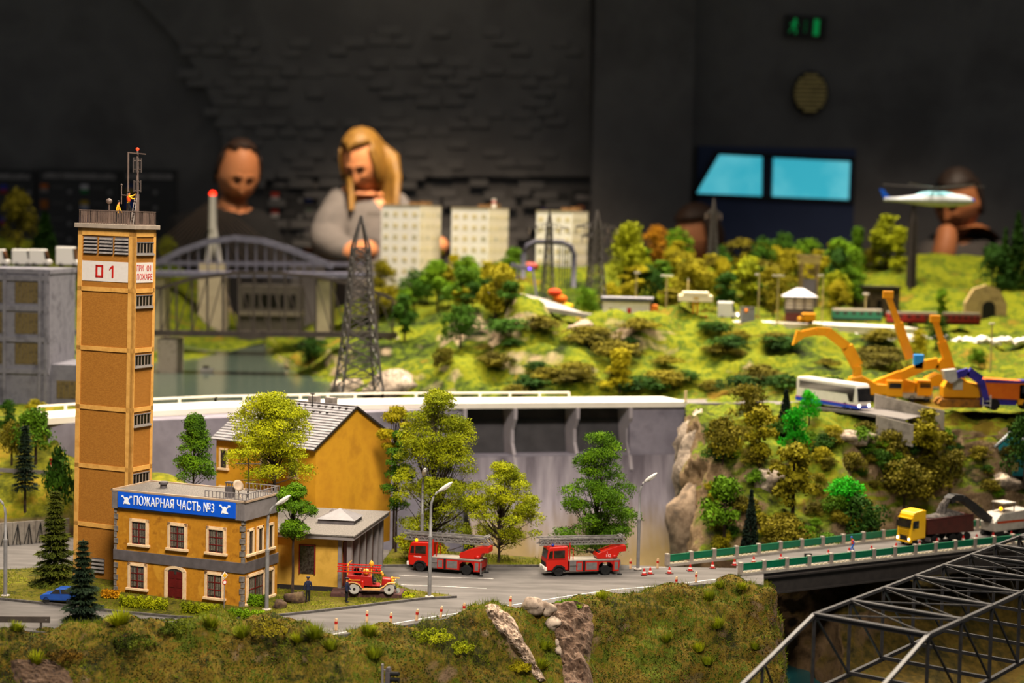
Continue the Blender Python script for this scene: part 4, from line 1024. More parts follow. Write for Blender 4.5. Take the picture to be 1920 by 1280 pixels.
MB().prism([(-3.1, 1.15), (-.05, .95), (1.0, .95), (1.0, 1.1), (.1, 1.15), (0, 2.1), (-.2, 2.2), (-3.1, 2.35)], -.85, .85).build('body', VR, ve, bevel=.05)
MB().prism([(1.15, 1.0), (2.35, 1.05), (2.35, 1.85), (1.25, 1.95)], -.55, .55).build('bonnet', VR, ve, bevel=.12)
MB().bx(2.35, 2.55, -.55, .55, 1.0, 2.0).build('radiator', VG, ve, bevel=.05)
MB().prism([(.05, 1.5), (.5, 1.45), (.5, 1.7), (.2, 1.75), (.12, 2.3), (0, 2.3)], -.75, .75).build('seat', BLACK, ve)
for s in (-1, 1):
    fe = MB(); pts = [(1.0, .72), (1.45, .95), (1.9, 1.36), (2.3, 1.48), (2.9, 1.45)]
    for (x0, z0), (x1, z1) in zip(pts[:-1], pts[1:]): fe.beam((x0, s * .98, z0), (x1, s * .98, z1), .42, .1)
    pts = [(-3.0, 1.35), (-2.6, 1.48), (-2.1, 1.48), (-1.6, 1.25), (-1.3, .95), (-1.1, .72)]
    for (x0, z0), (x1, z1) in zip(pts[:-1], pts[1:]): fe.beam((x0, s * .98, z0), (x1, s * .98, z1), .42, .1)
    fe.build('mudguard', VT, ve)
    MB().bx(-1.15, 1.05, s * .98 - .24, s * .98 + .24, .55, .78).build('running_board', VT, ve)
    MB().ball((2.6, s * .5, 1.62), (.2, .2, .2), 10, 6).build('headlamp', VG, ve, smooth=True)
    ru = MB()
    for z in (2.75, 3.35): ru.beam((-4.3, s * .8, z + .05), (1.1, s * .8, z - .1), .13, .13)
    lo = ru.build('ladder', FRED, ve)
    for i in range(10):
        x = -4.1 + i * .55; MB().beam((x, s * .8, 2.78), (x, s * .8, 3.32), .07, .07).build('rung', FRED, lo)
    MB().tube([(-2.9, s * .86, 1.85), (-2.5, s * .88, 1.72), (-1.4, s * .88, 1.72)], .07, 6).build('nozzle', VG, ve)
    MB().lathe([(.2, 0), (.2, .75), (.12, .85)], 10).build('extinguisher', FRED, ve, loc=(-1.15, s * 1.02, .85))
su = MB()
for s in (-1, 1):
    for x in (-3.0, -.1): su.beam((x, s * .78, 2.2), (x, s * .78, 3.5), .1, .1)
su.beam((-3.0, -.78, 3.5), (-3.0, .78, 3.5), .1, .1); su.beam((-3.0, .78, 3.5), (-2.6, .78, 3.85), .12, .12); su.build('ladder_rack', VG, ve)
MB().lathe([(.12, 0), (.28, .15), (.34, .4), (.18, .6), (.04, .8)], 10).build('bell', VG, ve, loc=(-.1, -.4, 3.35), smooth=True)
MB().disc(-1.75, 0, 2.75, .55, 1.0).build('hose_reel', BLACK, ve)
MB().ball((-.75, 0, 2.6), (.42, .5, .42), 12, 8).build('pump_dome', VG, ve, smooth=True)
MB().ball((-1.45, -.45, 3.0), (.2, .25, .25), 8, 6).build('hose_coil', mat('hose_pale', '#c8b8a8'), ve, smooth=True)
wsn = MB(); wsn.beam((1.05, -.6, 1.9), (.45, -.6, 2.9), .06, .06); wsn.beam((1.05, .6, 1.9), (.45, .6, 2.9), .06, .06); wsn.beam((.45, -.6, 2.9), (.45, .6, 2.9), .06, .06); wsn.build('windscreen_frame', BLACK, ve)
stw = MB(); stw.tube([(1.0, -.3, 1.3), (.55, -.3, 2.05)], .04, 6); stw.build('steering_column', BLACK, ve)
for x, z in ((1.3, 2.35), (1.15, 2.6)): MB().ball((x, -.35, z), (.16, .16, .2), 8, 6).build('side_lamp', VG, ve, smooth=True)
MB().beam((2.5, .35, 1.85), (3.4, .35, 1.8), .16, .12).build('crane_horn', VG, ve)
plq = MB().box((0, 0, .5), (.16, .9, 1.1), ry=-R(18)); tag(plq.build('plaque', mat('plaque_grey', ['#8a8a84', '#5c5c58'], vs=3), loc=G(747, 1118, .1), rz=-R(15)), 'small grey information plaque at the end of the plinth', 'plaque')

# ------------------------------------------------------------------ blue hatchback
bc = T('car', 'blue hatchback half hidden behind the dark fir', 'car', G(110, 1133, .1) + Vector((0, 1, 0)), R(172))
CB = mat('car_blue', '#123c86', '#164896', rough=.3, spec=.6)
prof = [(-2.3, .45), (2.2, .4), (2.3, .9), (1.9, 1.15), (1.0, 1.25), (.3, 1.85), (-1.4, 1.95), (-2.2, 1.3), (-2.3, .9)]
MB().prism(prof, -1.0, 1.0).build('body', CB, bc, bevel=.14)
MB().prism([(.9, 1.27), (.28, 1.78), (-1.3, 1.86), (-1.8, 1.35)], -1.02, 1.02).build('windows', GLASS, bc)
MB().prism([(-.35, 1.25), (-.2, 1.85), (-.35, 1.9), (-.5, 1.25)], -1.03, 1.03).build('door_pillar', CB, bc)
for x in (1.45, -1.45):
    for s in (-1, 1): wheel(bc, x, s * .85, .42, .3, rim=mat('rim_blue', '#2a4878'))
# ------------------------------------------------------------------ road bridge with green parapets
A0, A1 = G(1388, 1078, 0), G(1790, 1034, 0); B0, B1 = G(1251, 1061, 0), G(1655, 1014, 0)
av = (A1 - A0) / 10; bv = (B1 - B0) / 10
rb = T('road_bridge', 'road bridge with green panelled parapets and dark girder', 'bridge', A0)
def rp(mb, nm, m, **k):
    mb.v = [tuple(Vector(v) - A0) for v in mb.v]; return mb.build(nm, m, rb, **k)
NPN = 15; Ae = A0 + av * NPN; Be = B0 + bv * (NPN + 3)
dk = MB(); z0, z1 = -.55, .02
q = [A0 - av * .15 + Vector((0, 0, 0)), Ae, Be, B0 + bv * 3.0]
dk.prism([(p.x, p.y) for p in q], z0, z1, 'z'); rp(dk, 'deck', ASPH)
gd = MB(); dn = Vector((0, 0, -1))
for s_, e_ in ((A0 + av * .1, Ae), (B0 + bv * 3.2, Be)):
    gd.beam(s_ + dn * 1.7, e_ + dn * 1.7, .5, 2.2); gd.beam(s_ + dn * .6, e_ + dn * .6, 1.4, .25); gd.beam(s_ + dn * 2.9, e_ + dn * 2.9, 1.2, .22)
rp(gd, 'girder', mat('girder_dark', '#2a2624', '#332e2b', rough=.6))
kerb = MB()
kerb.beam(A0 + Vector((0, 0, .12)), Ae + Vector((0, 0, .12)), .7, .34); kerb.beam(B0 + Vector((0, 0, .12)), Be + Vector((0, 0, .12)), .7, .34)
CONC = mat('kerb_concrete', ['#8f877c', '#a0988c'], rough=.85, vs=.8)
rp(kerb, 'kerb', CONC)
GRN = mat('panel_green', '#0c6a48', '#0a5e40', rough=.4, vs=.4); CRMP = mat('spacer_cream', '#d8c9a8')
PST = mat('post_concrete', ['#857a70', '#988c80', '#766c62'], rough=.85, vs=1.0)
def mk(shared, mb, nm, m, loc, rz, par):
    if nm not in shared: o = mb.build(nm, m, par); shared[nm] = o.data
    else: o = link(nm, shared[nm], m, par)
    o.location = loc; o.rotation_euler = (0, 0, rz); return o
sh = {}
for S0, vv, n_, fine in ((A0, av, NPN, 1), (B0, bv, NPN + 3, 0)):
    a_ = math.atan2(vv.y, vv.x); ln = vv.length; key = 'a' if fine else 'b'
    shn = sh.setdefault(key, {})
    for i in range(n_ + 1):
        p = S0 + vv * i - A0
        mk(shn, MB().bx(-.26, .26, -.28, .28, .1, 1.75), 'post', PST, p, a_, rb)
        if i < n_:
            pan = MB().bx(.26, ln - .26, -.06, .06, .62, 1.5)
            pan.bx(.26, ln - .26, -.1, .1, 1.46, 1.56)
            if fine:
                for k in range(14): pan.bx(.32 + k * (ln - .64) / 14, .32 + k * (ln - .64) / 14 + .05, -.1, -.05, .62, 1.46)
            po = mk(shn, pan, 'parapet_panel', GRN, p, a_, rb)
            spm = MB()
            for k in range(4): spm.bx(.4 + k * (ln - .8) / 4, .4 + (k + .72) * (ln - .8) / 4, -.1, .1, .3, .46)
            mk(shn, spm, 'parapet_spacer', CRMP, p, a_, rb)
abt = MB().box(A0 + Vector((-.6, 1.5, -1.4)), (3.6, 3.4, 1.1), rz=math.atan2(av.y, av.x)); rp(abt, 'abutment', mat('abutment_stone', ['#6c675f', '#85807a', '#55504a'], rough=.9, vs=.9, bump=.4))
abt = MB().box(A0 + Vector((-.9, 1.5, -2.5)), (3.2, 3.2, 1.1), rz=math.atan2(av.y, av.x)); rp(abt, 'abutment', mat('abutment_stone', '#6c675f'))

# ------------------------------------------------------------------ steel truss bridge in the foreground
K = 40.0; zt = CAM_H - K; zbm = zt - 8.0
tl0, tl7 = G(1527, 1152, zt), G(1911, 1006, zt); tr0, tr3 = G(1724, 1198, zt), G(1900, 1109, zt)
dl = (tl7 - tl0) / 7; wv = tr0 - tl0; wv = wv - dl * (wv.dot(dl) / dl.length_squared) * .75
tb = T('truss_bridge', 'dark steel truss railway bridge in the right foreground', 'bridge', tl0)
TS = mat('truss_steel', ['#2a2828', '#363434'], rough=.5, metal=.2, vs=1.0); TSL = mat('truss_light', '#4c4a49', '#424040', rough=.45, metal=.2)
def tp(mb, nm, m=TS):
    mb.v = [tuple(Vector(v) - tl0) for v in mb.v]; return mb.build(nm, m, tb)
NT = 10; dz = Vector((0, 0, zbm - zt))
for s_ in (0, 1):
    o_ = wv * s_
    top = [tl0 + dl * i + o_ for i in range(NT + 1)]; bot = [p + dz for p in top]; b_1 = bot[0] - dl
    m_ = MB(); m_.beam(top[0], top[-1], .4, .34); tp(m_, 'top_chord', TSL)
    ep = top[0] - dl * 3.4 + dz * 1.05; m_ = MB(); m_.beam(top[0], ep, .42, .36); tp(m_, 'end_post', TSL)
    m_ = MB(); m_.beam(ep, bot[-1], .42, .42); tp(m_, 'bottom_chord')
    for i in range(NT + 1):
        m_ = MB(); m_.beam(top[i], bot[i], .34, .3); tp(m_, 'vertical')
        if i < NT: m_ = MB(); m_.beam(top[i], bot[i + 1], .2, .2); tp(m_, 'diagonal')
    for t_ in (.38, .7):
        p = top[0].lerp(ep, t_); m_ = MB(); m_.beam(p, Vector((p.x, p.y, zbm)), .3, .3); tp(m_, 'vertical')
        m_ = MB(); m_.beam(p + Vector((.3, 0, 0)), Vector((p.x, p.y, zbm)) + dl * .45, .2, .2); tp(m_, 'diagonal')
for i in range(NT + 1):
    p = tl0 + dl * i; m_ = MB(); m_.beam(p + Vector((0, 0, .15)), p + wv + Vector((0, 0, .15)), .62, .16); m_.beam(p - Vector((0, 0, .12)), p + wv - Vector((0, 0, .12)), .14, .5); tp(m_, 'cross_beam', TSL)
    if i < NT:
        m_ = MB(); m_.beam(p, p + wv + dl, .15, .15); m_.beam(p + wv, p + dl, .15, .15); tp(m_, 'wind_bracing')
        m_ = MB(); m_.beam(p + dz, p + dz + wv, .3, .4); tp(m_, 'floor_beam')
# four stone piers carry it, standing in the canyon below the frame
m_ = MB(); e_ = tl0 + dl * 8.5 + wv * .5; m_.bx(e_.x - 6, e_.x + 6, e_.y - 3, e_.y + 3, -30, zbm - .3); tp(m_, 'pier', CONC)

# ------------------------------------------------------------------ cones, marker posts
CRED = mat('cone_red', '#a81208', '#b8180c', rough=.5); CWH = mat('cone_white', '#e0d4cc', rough=.5)
c0 = T('traffic_cone', 'x', 'traffic cone', (0, 0, 0), 0, 'cones along the road works')
MB().bx(-.42, .42, -.42, .42, 0, .08).build('base', mat('cone_base', '#3a1410', '#4a1a14'), c0)
MB().lathe([(.32, .08), (.25, .32)], 12).build('cone', CRED, c0); MB().lathe([(.25, .32), (.2, .52)], 12).build('stripe', CWH, c0); MB().lathe([(.2, .52), (.14, .7)], 12).build('cone', CRED, c0); MB().lathe([(.14, .7), (.11, .82), (.09, .92)], 12).build('tip', CRED, c0)
cones = [(1207.5, 1078), (1219, 1076), (1255, 1075), (1294, 1070), (1336, 1065), (1377, 1060), (1413, 1055), (1464, 1050), (1553, 1042), (1592, 1038), (1634, 1034), (1680, 1029), (1724, 1024), (1757, 1020), (1806, 1015), (1831, 1012), (1862, 1009), (1896, 1006)]
wd_ = ['first', 'second', 'third', 'fourth', 'fifth', 'sixth', 'seventh', 'eighth', 'ninth', 'tenth', 'eleventh', 'twelfth', 'thirteenth', 'fourteenth', 'fifteenth', 'sixteenth', 'seventeenth', 'eighteenth']
for i, (x, y) in enumerate(cones):
    lab = f'red and white traffic cone, {wd_[i]} of the row counted from the ladder truck'
    if i == 0: c0.location = G(x, y, .02); c0['label'] = lab
    else: dup(c0, G(x, y, .05 if i > 6 else .02), rnd.uniform(0, 1), lab)
c1_ = T('tipped_sign', 'small dark box with red and white board lying on the bridge deck', 'sign', G(1515, 1047, .05), R(10))
MB().bx(-.5, .5, -.25, .25, .25, .75).build('box', BLACK, c1_); MB().bx(-.35, .35, -.3, .2, 0, .3).build('board', CWH, c1_); MB().bx(-.2, .2, -.31, -.28, .1, .25).build('patch', CRED, c1_)
m0 = T('marker_post', 'x', 'post', (0, 0, 0), 0, 'roadside marker posts')
PC = mat('post_cream2', '#d8b088', '#caa078', rough=.6)
MB().bx(-.13, .13, -.1, .1, 0, 1.25).build('post', PC, m0); MB().bx(-.14, .14, -.115, .115, .72, 1.02).build('band', CRED, m0)
MB().prism([(-.13, 1.25), (.13, 1.25), (.1, 1.36), (-.05, 1.36)], -.1, .1).build('cap', PC, m0)
posts = [(630, 1181), (688, 1166), (733, 1170), (781, 1163), (826, 1157), (870, 1151), (957, 1138), (1268, 1100), (1305, 1091), (1182, 1066), (1233, 1065)]
pl_ = ['cream roadside marker post with red band, first from the left end of the row', 'shorter cream marker post second from the left, behind a grass tuft', 'third cream marker post with red band from the left end of the row', 'fourth cream marker post with red band, below the street lamp', 'fifth cream marker post with red band from the left end', 'sixth cream marker post with red band, just left of the rock slide', 'cream marker post with red band above the rock slide', 'cream marker post standing alone below the traffic cones', 'leaning cream marker post nearest the bridge parapet', 'cream marker post between the ladder truck and the tall lamp post', 'cream marker post right of the lamp post by the cones']
for i, (x, y) in enumerate(posts):
    o = m0 if i == 0 else dup(m0)
    o.location = G(x, y, .02); o.rotation_euler = (0, R(rnd.uniform(-1, 7)) if i in (3, 4, 8) else 0, R(-20 + rnd.uniform(-10, 10))); o['label'] = pl_[i]

# ------------------------------------------------------------------ street lamps
LPM = mat('lamp_grey', ['#6d6a68', '#7c7977'], rough=.5, vs=1.0); LHM2 = mat('lamp_head_pale', '#b9b4ac', '#a9a49c', rough=.4)
def street_lamp(label, loc, h, rz, reach=2.2, seed=0):
    t = T('street_lamp', label, 'street lamp', loc, rz, 'arched street lamps')
    MB().lathe([(.55, 0), (.55, .12), (.3, .2)], 14).build('base', mat('lamp_base', '#a89c90'), t)
    MB().tube([(0, 0, .1), (0, 0, h * .52)], .24, 10).build('lower_pole', LPM, t); MB().tube([(0, 0, h * .515), (0, 0, h * .535)], .27, 10).build('collar', LPM, t)
    pts = [(0, 0, h * .53), (0, 0, h * .78)] + [(reach * .55 * (1 - math.cos(a)), 0, h * .78 + h * .15 * math.sin(a)) for a in (.35, .7, 1.05, 1.35)]
    MB().tube(pts, [.17, .16, .15, .15, .14, .14], 9).build('upper_pole', LPM, t, smooth=True)
    e = Vector(pts[-1]); dirv = Vector((.82, 0, .57))
    k = MB().ball((0, 0, 0), (1.15, .34, .26), 12, 8); mt = Matrix.Translation(e + dirv * .95) @ Matrix.Rotation(-math.atan2(dirv.z, dirv.x), 4, 'Y'); k.xf(mt)
    k.build('lamp_head', LHM2, t, smooth=True)
    k = MB().ball((0, 0, 0), (.8, .26, .16), 10, 6); k.xf(Matrix.Translation(e + dirv * 1.0 + Vector((.1, 0, -.14))) @ Matrix.Rotation(-math.atan2(dirv.z, dirv.x), 4, 'Y')); k.build('diffuser', mat('diffuser', '#cfc6b6', rough=.3), t, smooth=True)
    return t
street_lamp('grey arched street lamp at the front corner of the fire station', G(500, 1143, .1), 13.6, R(8))
street_lamp('grey arched street lamp in front of the left ladder truck', G(805, 1119, .1), 14.3, R(10))
street_lamp('grey arched street lamp beside the spillway, right of the ladder trucks', G(1196, 1067, .1), 13.0, R(12), 1.6)
street_lamp('grey street lamp seen end-on behind the large yellow-green tree', G(790, 1062, .1), 13.6, R(-80), 1.6)
street_lamp('dark street lamp cut by the left edge of the picture', G(10, 1117, .1), 13.0, R(178), 2.6)

# ------------------------------------------------------------------ road signs, fences, guard rail
rs_ = T('road_sign', 'thin sign post with yellow diamond and red ring signs before the station', 'sign', G(420, 1146, .1), R(40))
MB().tube([(0, 0, 0), (0, 0, 4.6)], .05, 6).build('pole', GREY, rs_)
k = MB().box((0, -.06, 4.35), (.62, .05, .62), ry=R(45)); k.build('diamond_plate', CWH, rs_); MB().box((0, -.1, 4.35), (.42, .04, .42), ry=R(45)).build('diamond_centre', mat('sign_yellow', '#d8a010'), rs_)
MB().disc(0, -.06, 3.5, .3, .05).build('round_plate', CRED, rs_); MB().disc(0, -.09, 3.5, .2, .05).build('round_centre', CWH, rs_)
gr = T('guard_rail', 'short dark guard rail at the left edge of the front road', 'guard rail', G(-30, 1180, 0), R(3))
MB().bx(-1, 7.3, -.1, .1, .85, 1.55).build('rail', mat('rail_brown', '#3a332e', '#463d36'), gr)
for x in (1.5, 6.3): MB().bx(x - .12, x + .12, -.05, .15, 0, .9).build('post', mat('rail_brown', '#3a332e'), gr)
MB().tube([(6.9, -.12, 1.2), (6.9, -.16, 1.2)], .05, 6).build('bolt', LHM2, gr)
# precast concrete fence panels with A-frame supports, left of the tower
fc = T('concrete_fence', 'grey precast concrete fence with triangular braces left of the tower', 'fence', G(-20, 1024, 0))
f0 = fc.location.copy(); f1 = G(130, 1012, 0)
for i in range(7):
    a = f0.lerp(f1, i / 7) - f0; b = f0.lerp(f1, (i + .97) / 7) - f0
    m_ = MB(); m_.beam(a + Vector((0, 0, 1.6)), b + Vector((0, 0, 1.6)), .25, 3.2); m_.build('fence_panel', mat('fence_concrete', ['#6f675e', '#7f776c', '#635b52'], rough=.9, vs=.6), fc)
    c = (a + b) / 2 + Vector((0, -.2, 0)); br_ = MB(); br_.beam(c + Vector((-.55, -.5, 0)), c + Vector((0, 0, 2.9)), .1, .1); br_.beam(c + Vector((.55, -.5, 0)), c + Vector((0, 0, 2.9)), .1, .1); br_.beam(c + Vector((0, -.5, 0)), c + Vector((0, 0, 2.9)), .1, .1); br_.build('brace', BLACK, fc)
g2 = T('guard_rail', 'blurred grey guard rail along the road behind the fence', 'guard rail', D(-30, 884, 254))
a = Vector((0, 0, .4)); b = D(110, 892, 253.5) - g2.location + Vector((0, 0, .4)); m_ = MB(); m_.beam(a, b, .1, .6); m_.build('rail', GREY, g2)
for i in range(6): p = a.lerp(b, i / 5); MB().bx(p.x - .1, p.x + .1, p.y, p.y + .2, p.z - 1.4, p.z).build('post', GREY, g2)
mp_ = T('marker_post', 'distant cream marker post with red top left of the tower', 'post', hit(95, 898)); MB().bx(-.13, .13, -.1, .1, 0, 3.0).build('post', PC, mp_); MB().bx(-.16, .16, -.12, .12, 2.2, 3.1).build('band', CRED, mp_)
# little colour-light signal on the embankment
sgn = T('railway_signal', 'grey three-lamp railway signal box at the bottom edge', 'signal', D(722, 1285, 186), R(-20))
MB().bx(-.55, .75, -.3, .3, -1.2, .2).build('foot', GREYD, sgn); MB().tube([(-.35, 0, 0), (-.35, 0, 2.4)], .14, 8).build('post', GREY, sgn); MB().tube([(-.35, 0, 1.75), (.2, 0, 1.8)], .06, 6).build('bracket', GREY, sgn)
k = MB().bx(.1, .65, -.3, .3, .2, 1.7); k.prism([(.1, 1.7), (.65, 1.7), (.55, 2.15), (.25, 2.15)], -.3, .3); k.build('signal_box', GREYD, sgn, bevel=.06)
for z in (.75, 1.4): MB().tube([(.65, 0, z), (1.7, -.1, z + .12)], [.26, .24], 10).build('lamp_hood', BLACK, sgn)
# boulders of the rock slide and by the lamp
BLD = mat('boulder_tan', ['#6b5a4c', '#8f7e6e', '#b09c88'], rough=.95, vs=.8, bump=.6, geo=True)
for px, py, r_, sd, lab in ((1028, 1147, 1.0, 31, 'round tan boulder high in the rock slide below the road'), (1040, 1172, 1.15, 32, 'largest tan boulder in the middle of the rock slide'), (1047, 1208, .6, 33, 'small tan stone low in the rock slide'), (1050, 1224, .75, 34, 'lowest tan boulder of the rock slide'), (1000, 1142, 1.3, 35, 'flat tan boulder at the top of the rock slide'),
                            (524, 1141, 1.0, 36, 'dark mossy boulder right of the station lamp post'), (556, 1130, 1.25, 37, 'broad mossy boulder in the grass before the garage')):
    p = hit(px, py); m_ = BLD if px > 900 else mat('boulder_dark', ['#2c2018', '#4a3626', '#5c4a30'], rough=.95, vs=1.2, bump=.6, geo=True)
    rock('boulder', lab, p + Vector((0, .2, .25 * r_)), r_, sd, m=m_, sq=.85)
def drape(label, path, mm, lift, seed, nu=34, nv=15):
    """a rock face lying over the embankment: a strip of the ground pushed out and broken up"""
    V = []; c0_ = hit(path[0][0], path[0][1])
    for i in range(nu):
        t = i / (nu - 1) * (len(path) - 1); k = min(int(t), len(path) - 2); u = t - k
        x, y, hw_ = (path[k][q] * (1 - u) + path[k + 1][q] * u for q in range(3))
        for j in range(nv):
            o_ = 2 * j / (nv - 1) - 1; p = hit(x + o_ * hw_, min(y, 1340)); e = 1 - abs(o_) ** 3
            n_ = noise.fractal(p * .55 + Vector((seed, 0, 0)), .9, 2.2, 5) + .6 * abs(noise.noise(Vector((p.x * 2.2, p.z * .4, seed))))
            V.append(p + Vector((0, -.75, .5)) * (lift * e * (.55 + .8 * n_) - .25 * (1 - e)))
    F = [(i * nv + j, (i + 1) * nv + j, (i + 1) * nv + j + 1, i * nv + j + 1) for i in range(nu - 1) for j in range(nv - 1)]
    k = MB().add([v - c0_ for v in V], F); o = k.build('rock_face', mat('rock_face_%d' % seed, mm, rough=.95, vs=(1.4, 1.4, .5), bump=1.0, dist=.2, geo=True), loc=c0_, smooth=False); tag(o, label, 'rock')
    so = o.modifiers.new('thick', 'SOLIDIFY'); so.thickness = .004; so.offset = -1
drape('pale layered rock rib running down the embankment', [(922, 1136, 14), (940, 1160, 26), (962, 1195, 20), (990, 1235, 14), (1015, 1275, 10)], ['#7c6450', '#b49c86', '#5c4838', '#cbb6a2'], 1.5, 3)
drape('brown bare rock face of the slide under the road', [(1068, 1134, 40), (1075, 1165, 44), (1078, 1205, 34), (1080, 1245, 28), (1085, 1290, 30)], ['#3c2c22', '#6c5442', '#4e3a2c', '#8a725e'], 1.7, 7)
drape('dark bare earth scar low on the left embankment', [(60, 1238, 46), (75, 1258, 60), (85, 1285, 60)], ['#2c2018', '#54402f', '#3c2c20'], .7, 9)
# grass island, its kerb, road markings
ISL = ground_mat('island_turf', ['#2c2c0c', '#444410', '#5c5810', '#504420', '#6a6a12'], ['#5a4a34', '#7a6a4a'], flat=.1, s1=.2, s2=1.6, patch=.8)
isl = [(-60, 1118), (0, 1124), (100, 1134), (200, 1146), (330, 1158), (430, 1162), (500, 1157), (560, 1151), (640, 1142), (720, 1132), (790, 1124), (856, 1120), (840, 1116), (806, 1112), (770, 1106), (752, 1100), (735, 1090), (690, 1052), (560, 1046), (400, 1046), (140, 1062), (60, 1066), (-60, 1072)]
IP = [G(x, y, 0) for x, y in isl]
poly_slab('floor_island', IP, -.02, .12, ISL)
ig = [(712, 1062), (800, 1061), (900, 1062), (1010, 1062), (1030, 1054), (1000, 1046), (860, 1036), (735, 1030)]
IG = [G(x, y, 0) for x, y in ig]; poly_slab('floor_verge', IG, -.02, .14, ISL)
KB = mat('kerb_dark', ['#3a3633', '#55504c'], rough=.9, vs=1.5, bump=.4)
def kerbline(name, pts, label=None):
    k = MB()
    for a, b in zip(pts[:-1], pts[1:]): k.beam(a + Vector((0, 0, .12)), b + Vector((0, 0, .12)), .35, .28)
    o = k.build(name, KB); o['kind'] = 'structure'
kerbline('trim_4', IP[:12]); kerbline('trim_5', IG[:4])
WL = mat('road_paint', ['#d8d2cc', '#b0aaa4'], rough=.8, vs=1.0)
def paint(pts, w_, z=.02):
    mb = MB(); V = []
    for i, p in enumerate(pts):
        a = pts[max(0, i - 1)]; b = pts[min(len(pts) - 1, i + 1)]; t = (b - a).normalized(); n = Vector((-t.y, t.x, 0)) * w_ / 2; V += [p + n + Vector((0, 0, z)), p - n + Vector((0, 0, z))]
    mb.add(V, [(2 * i, 2 * i + 1, 2 * i + 3, 2 * i + 2) for i in range(len(pts) - 1)]); o = mb.build('road_line', WL); o.parent = road
paint([G(x, y) for x, y in [(608, 1192), (640, 1186), (720, 1172), (800, 1158), (880, 1146), (960, 1134), (1060, 1118), (1150, 1105), (1260, 1096), (1330, 1087), (1385, 1082)]], .22)
paint([G(748, 1078), G(830, 1082), G(925, 1085)], .16); paint([G(752, 1096), G(830, 1099), G(912, 1103)], .16); paint([G(1180, 1064), G(1250, 1063)], .14)
# ------------------------------------------------------------------ trees
LEAF = {
 'lime': leaf_mat('leaf_lime', ['#465408', '#70780a', '#92960c', '#b0b010']),
 'olive': leaf_mat('leaf_olive', ['#4a460a', '#78700c', '#9c900e', '#b4a012']),
 'green': leaf_mat('leaf_green', ['#223a0a', '#40600a', '#5c7e0c', '#7e9a0e']),
 'deep': leaf_mat('leaf_deep', ['#12240a', '#22400a', '#36580c', '#4c6c0e']),
 'bright': leaf_mat('leaf_bright', ['#10640a', '#1c8c0a', '#30ac0e', '#4cbc14']),
 'autumn': leaf_mat('leaf_autumn', ['#5a380a', '#8e5e0c', '#b47c0e', '#d09414']),
 'umber': leaf_mat('leaf_umber', ['#2c260a', '#504a0c', '#70660e', '#8a7c12']),
 'fir': leaf_mat('leaf_fir', ['#0c140c', '#16221a', '#22301c', '#2e3a20']),
 'firgreen': leaf_mat('leaf_firgreen', ['#1c2408', '#343c0c', '#4c5210', '#66661a']),
}
BARK = mat('bark', ['#1c130c', '#2e2116', '#3a2a1c'], rough=.95, vs=1.5, bump=.5)
ENV = {'round': lambda t: math.sqrt(max(0, 1 - (2 * t - 1) ** 2)), 'oval': lambda t: math.sqrt(max(0, 1 - (2 * t - .95) ** 2 * .98)) if t < .95 else .35,
       'dome': lambda t: (1.0 if t < .35 else math.sqrt(max(0, 1 - ((t - .35) / .67) ** 2))), 'cone': lambda t: (1 - t) * .95 + .08, 'bell': lambda t: (1.0 - .15 * t if t < .5 else (.68 if t < .62 else .72 * math.sqrt(max(0, 1 - ((t - .6) / .41) ** 2)))), 'egg': lambda t: (.95 + .15 * t if t < .2 else (1.0 - .12 * (t - .2) if t < .5 else .96 * math.sqrt(max(0, 1 - ((t - .5) / .51) ** 2)))), 'poplar': lambda t: min(1, .65 + t) * math.sqrt(max(0, 1 - (1.3 * t - .3) ** 2)) if t > .1 else .7}
def foliage(w, h, shape, nclump, nleaf, size, seed, rc=(.16, .26), flat=.7):
    """flake positions of a crown whose foot is at z=0, width w, height h; returns verts, faces, clump centres"""
    rng = np.random.RandomState(seed); env = ENV[shape]; C = []; RR = []
    k = 0
    while len(C) < nclump:
        t = rng.rand() ** .9; e = env(t) * w / 2; a = rng.rand() * 2 * math.pi; q = math.sqrt(rng.rand()); r = w * (rc[0] + (rc[1] - rc[0]) * rng.rand())
        e = max(0, e - r * .35)
        C.append((math.cos(a) * e * q, math.sin(a) * e * q, r * .6 + t * (h - r * 1.25))); RR.append(r)
    C = np.array(C); RR = np.array(RR)
    i = rng.choice(len(C), nleaf, p=RR ** 2 / (RR ** 2).sum())
    d = rng.normal(size=(nleaf, 3)); d /= np.linalg.norm(d, axis=1, keepdims=True)
    d[:, 2] = np.where((d[:, 2] < -.1) & (rng.rand(nleaf) < .6), -d[:, 2], d[:, 2]); nrm_ = d.copy(); d[:, 2] *= flat
    lump = .82 + .18 * np.sin(d[:, 0] * 9 + i) * np.cos(d[:, 1] * 8 + i * 1.7) + .1 * np.sin(d[:, 2] * 14 + i)
    P = C[i] + d * (RR[i] * lump)[:, None] * (.72 + .3 * rng.rand(nleaf, 1) ** .5) + rng.normal(size=(nleaf, 3)) * size * .6
    V, F = flakes(P, size, rng, .25, nrm_, .6); return V, F, C, RR
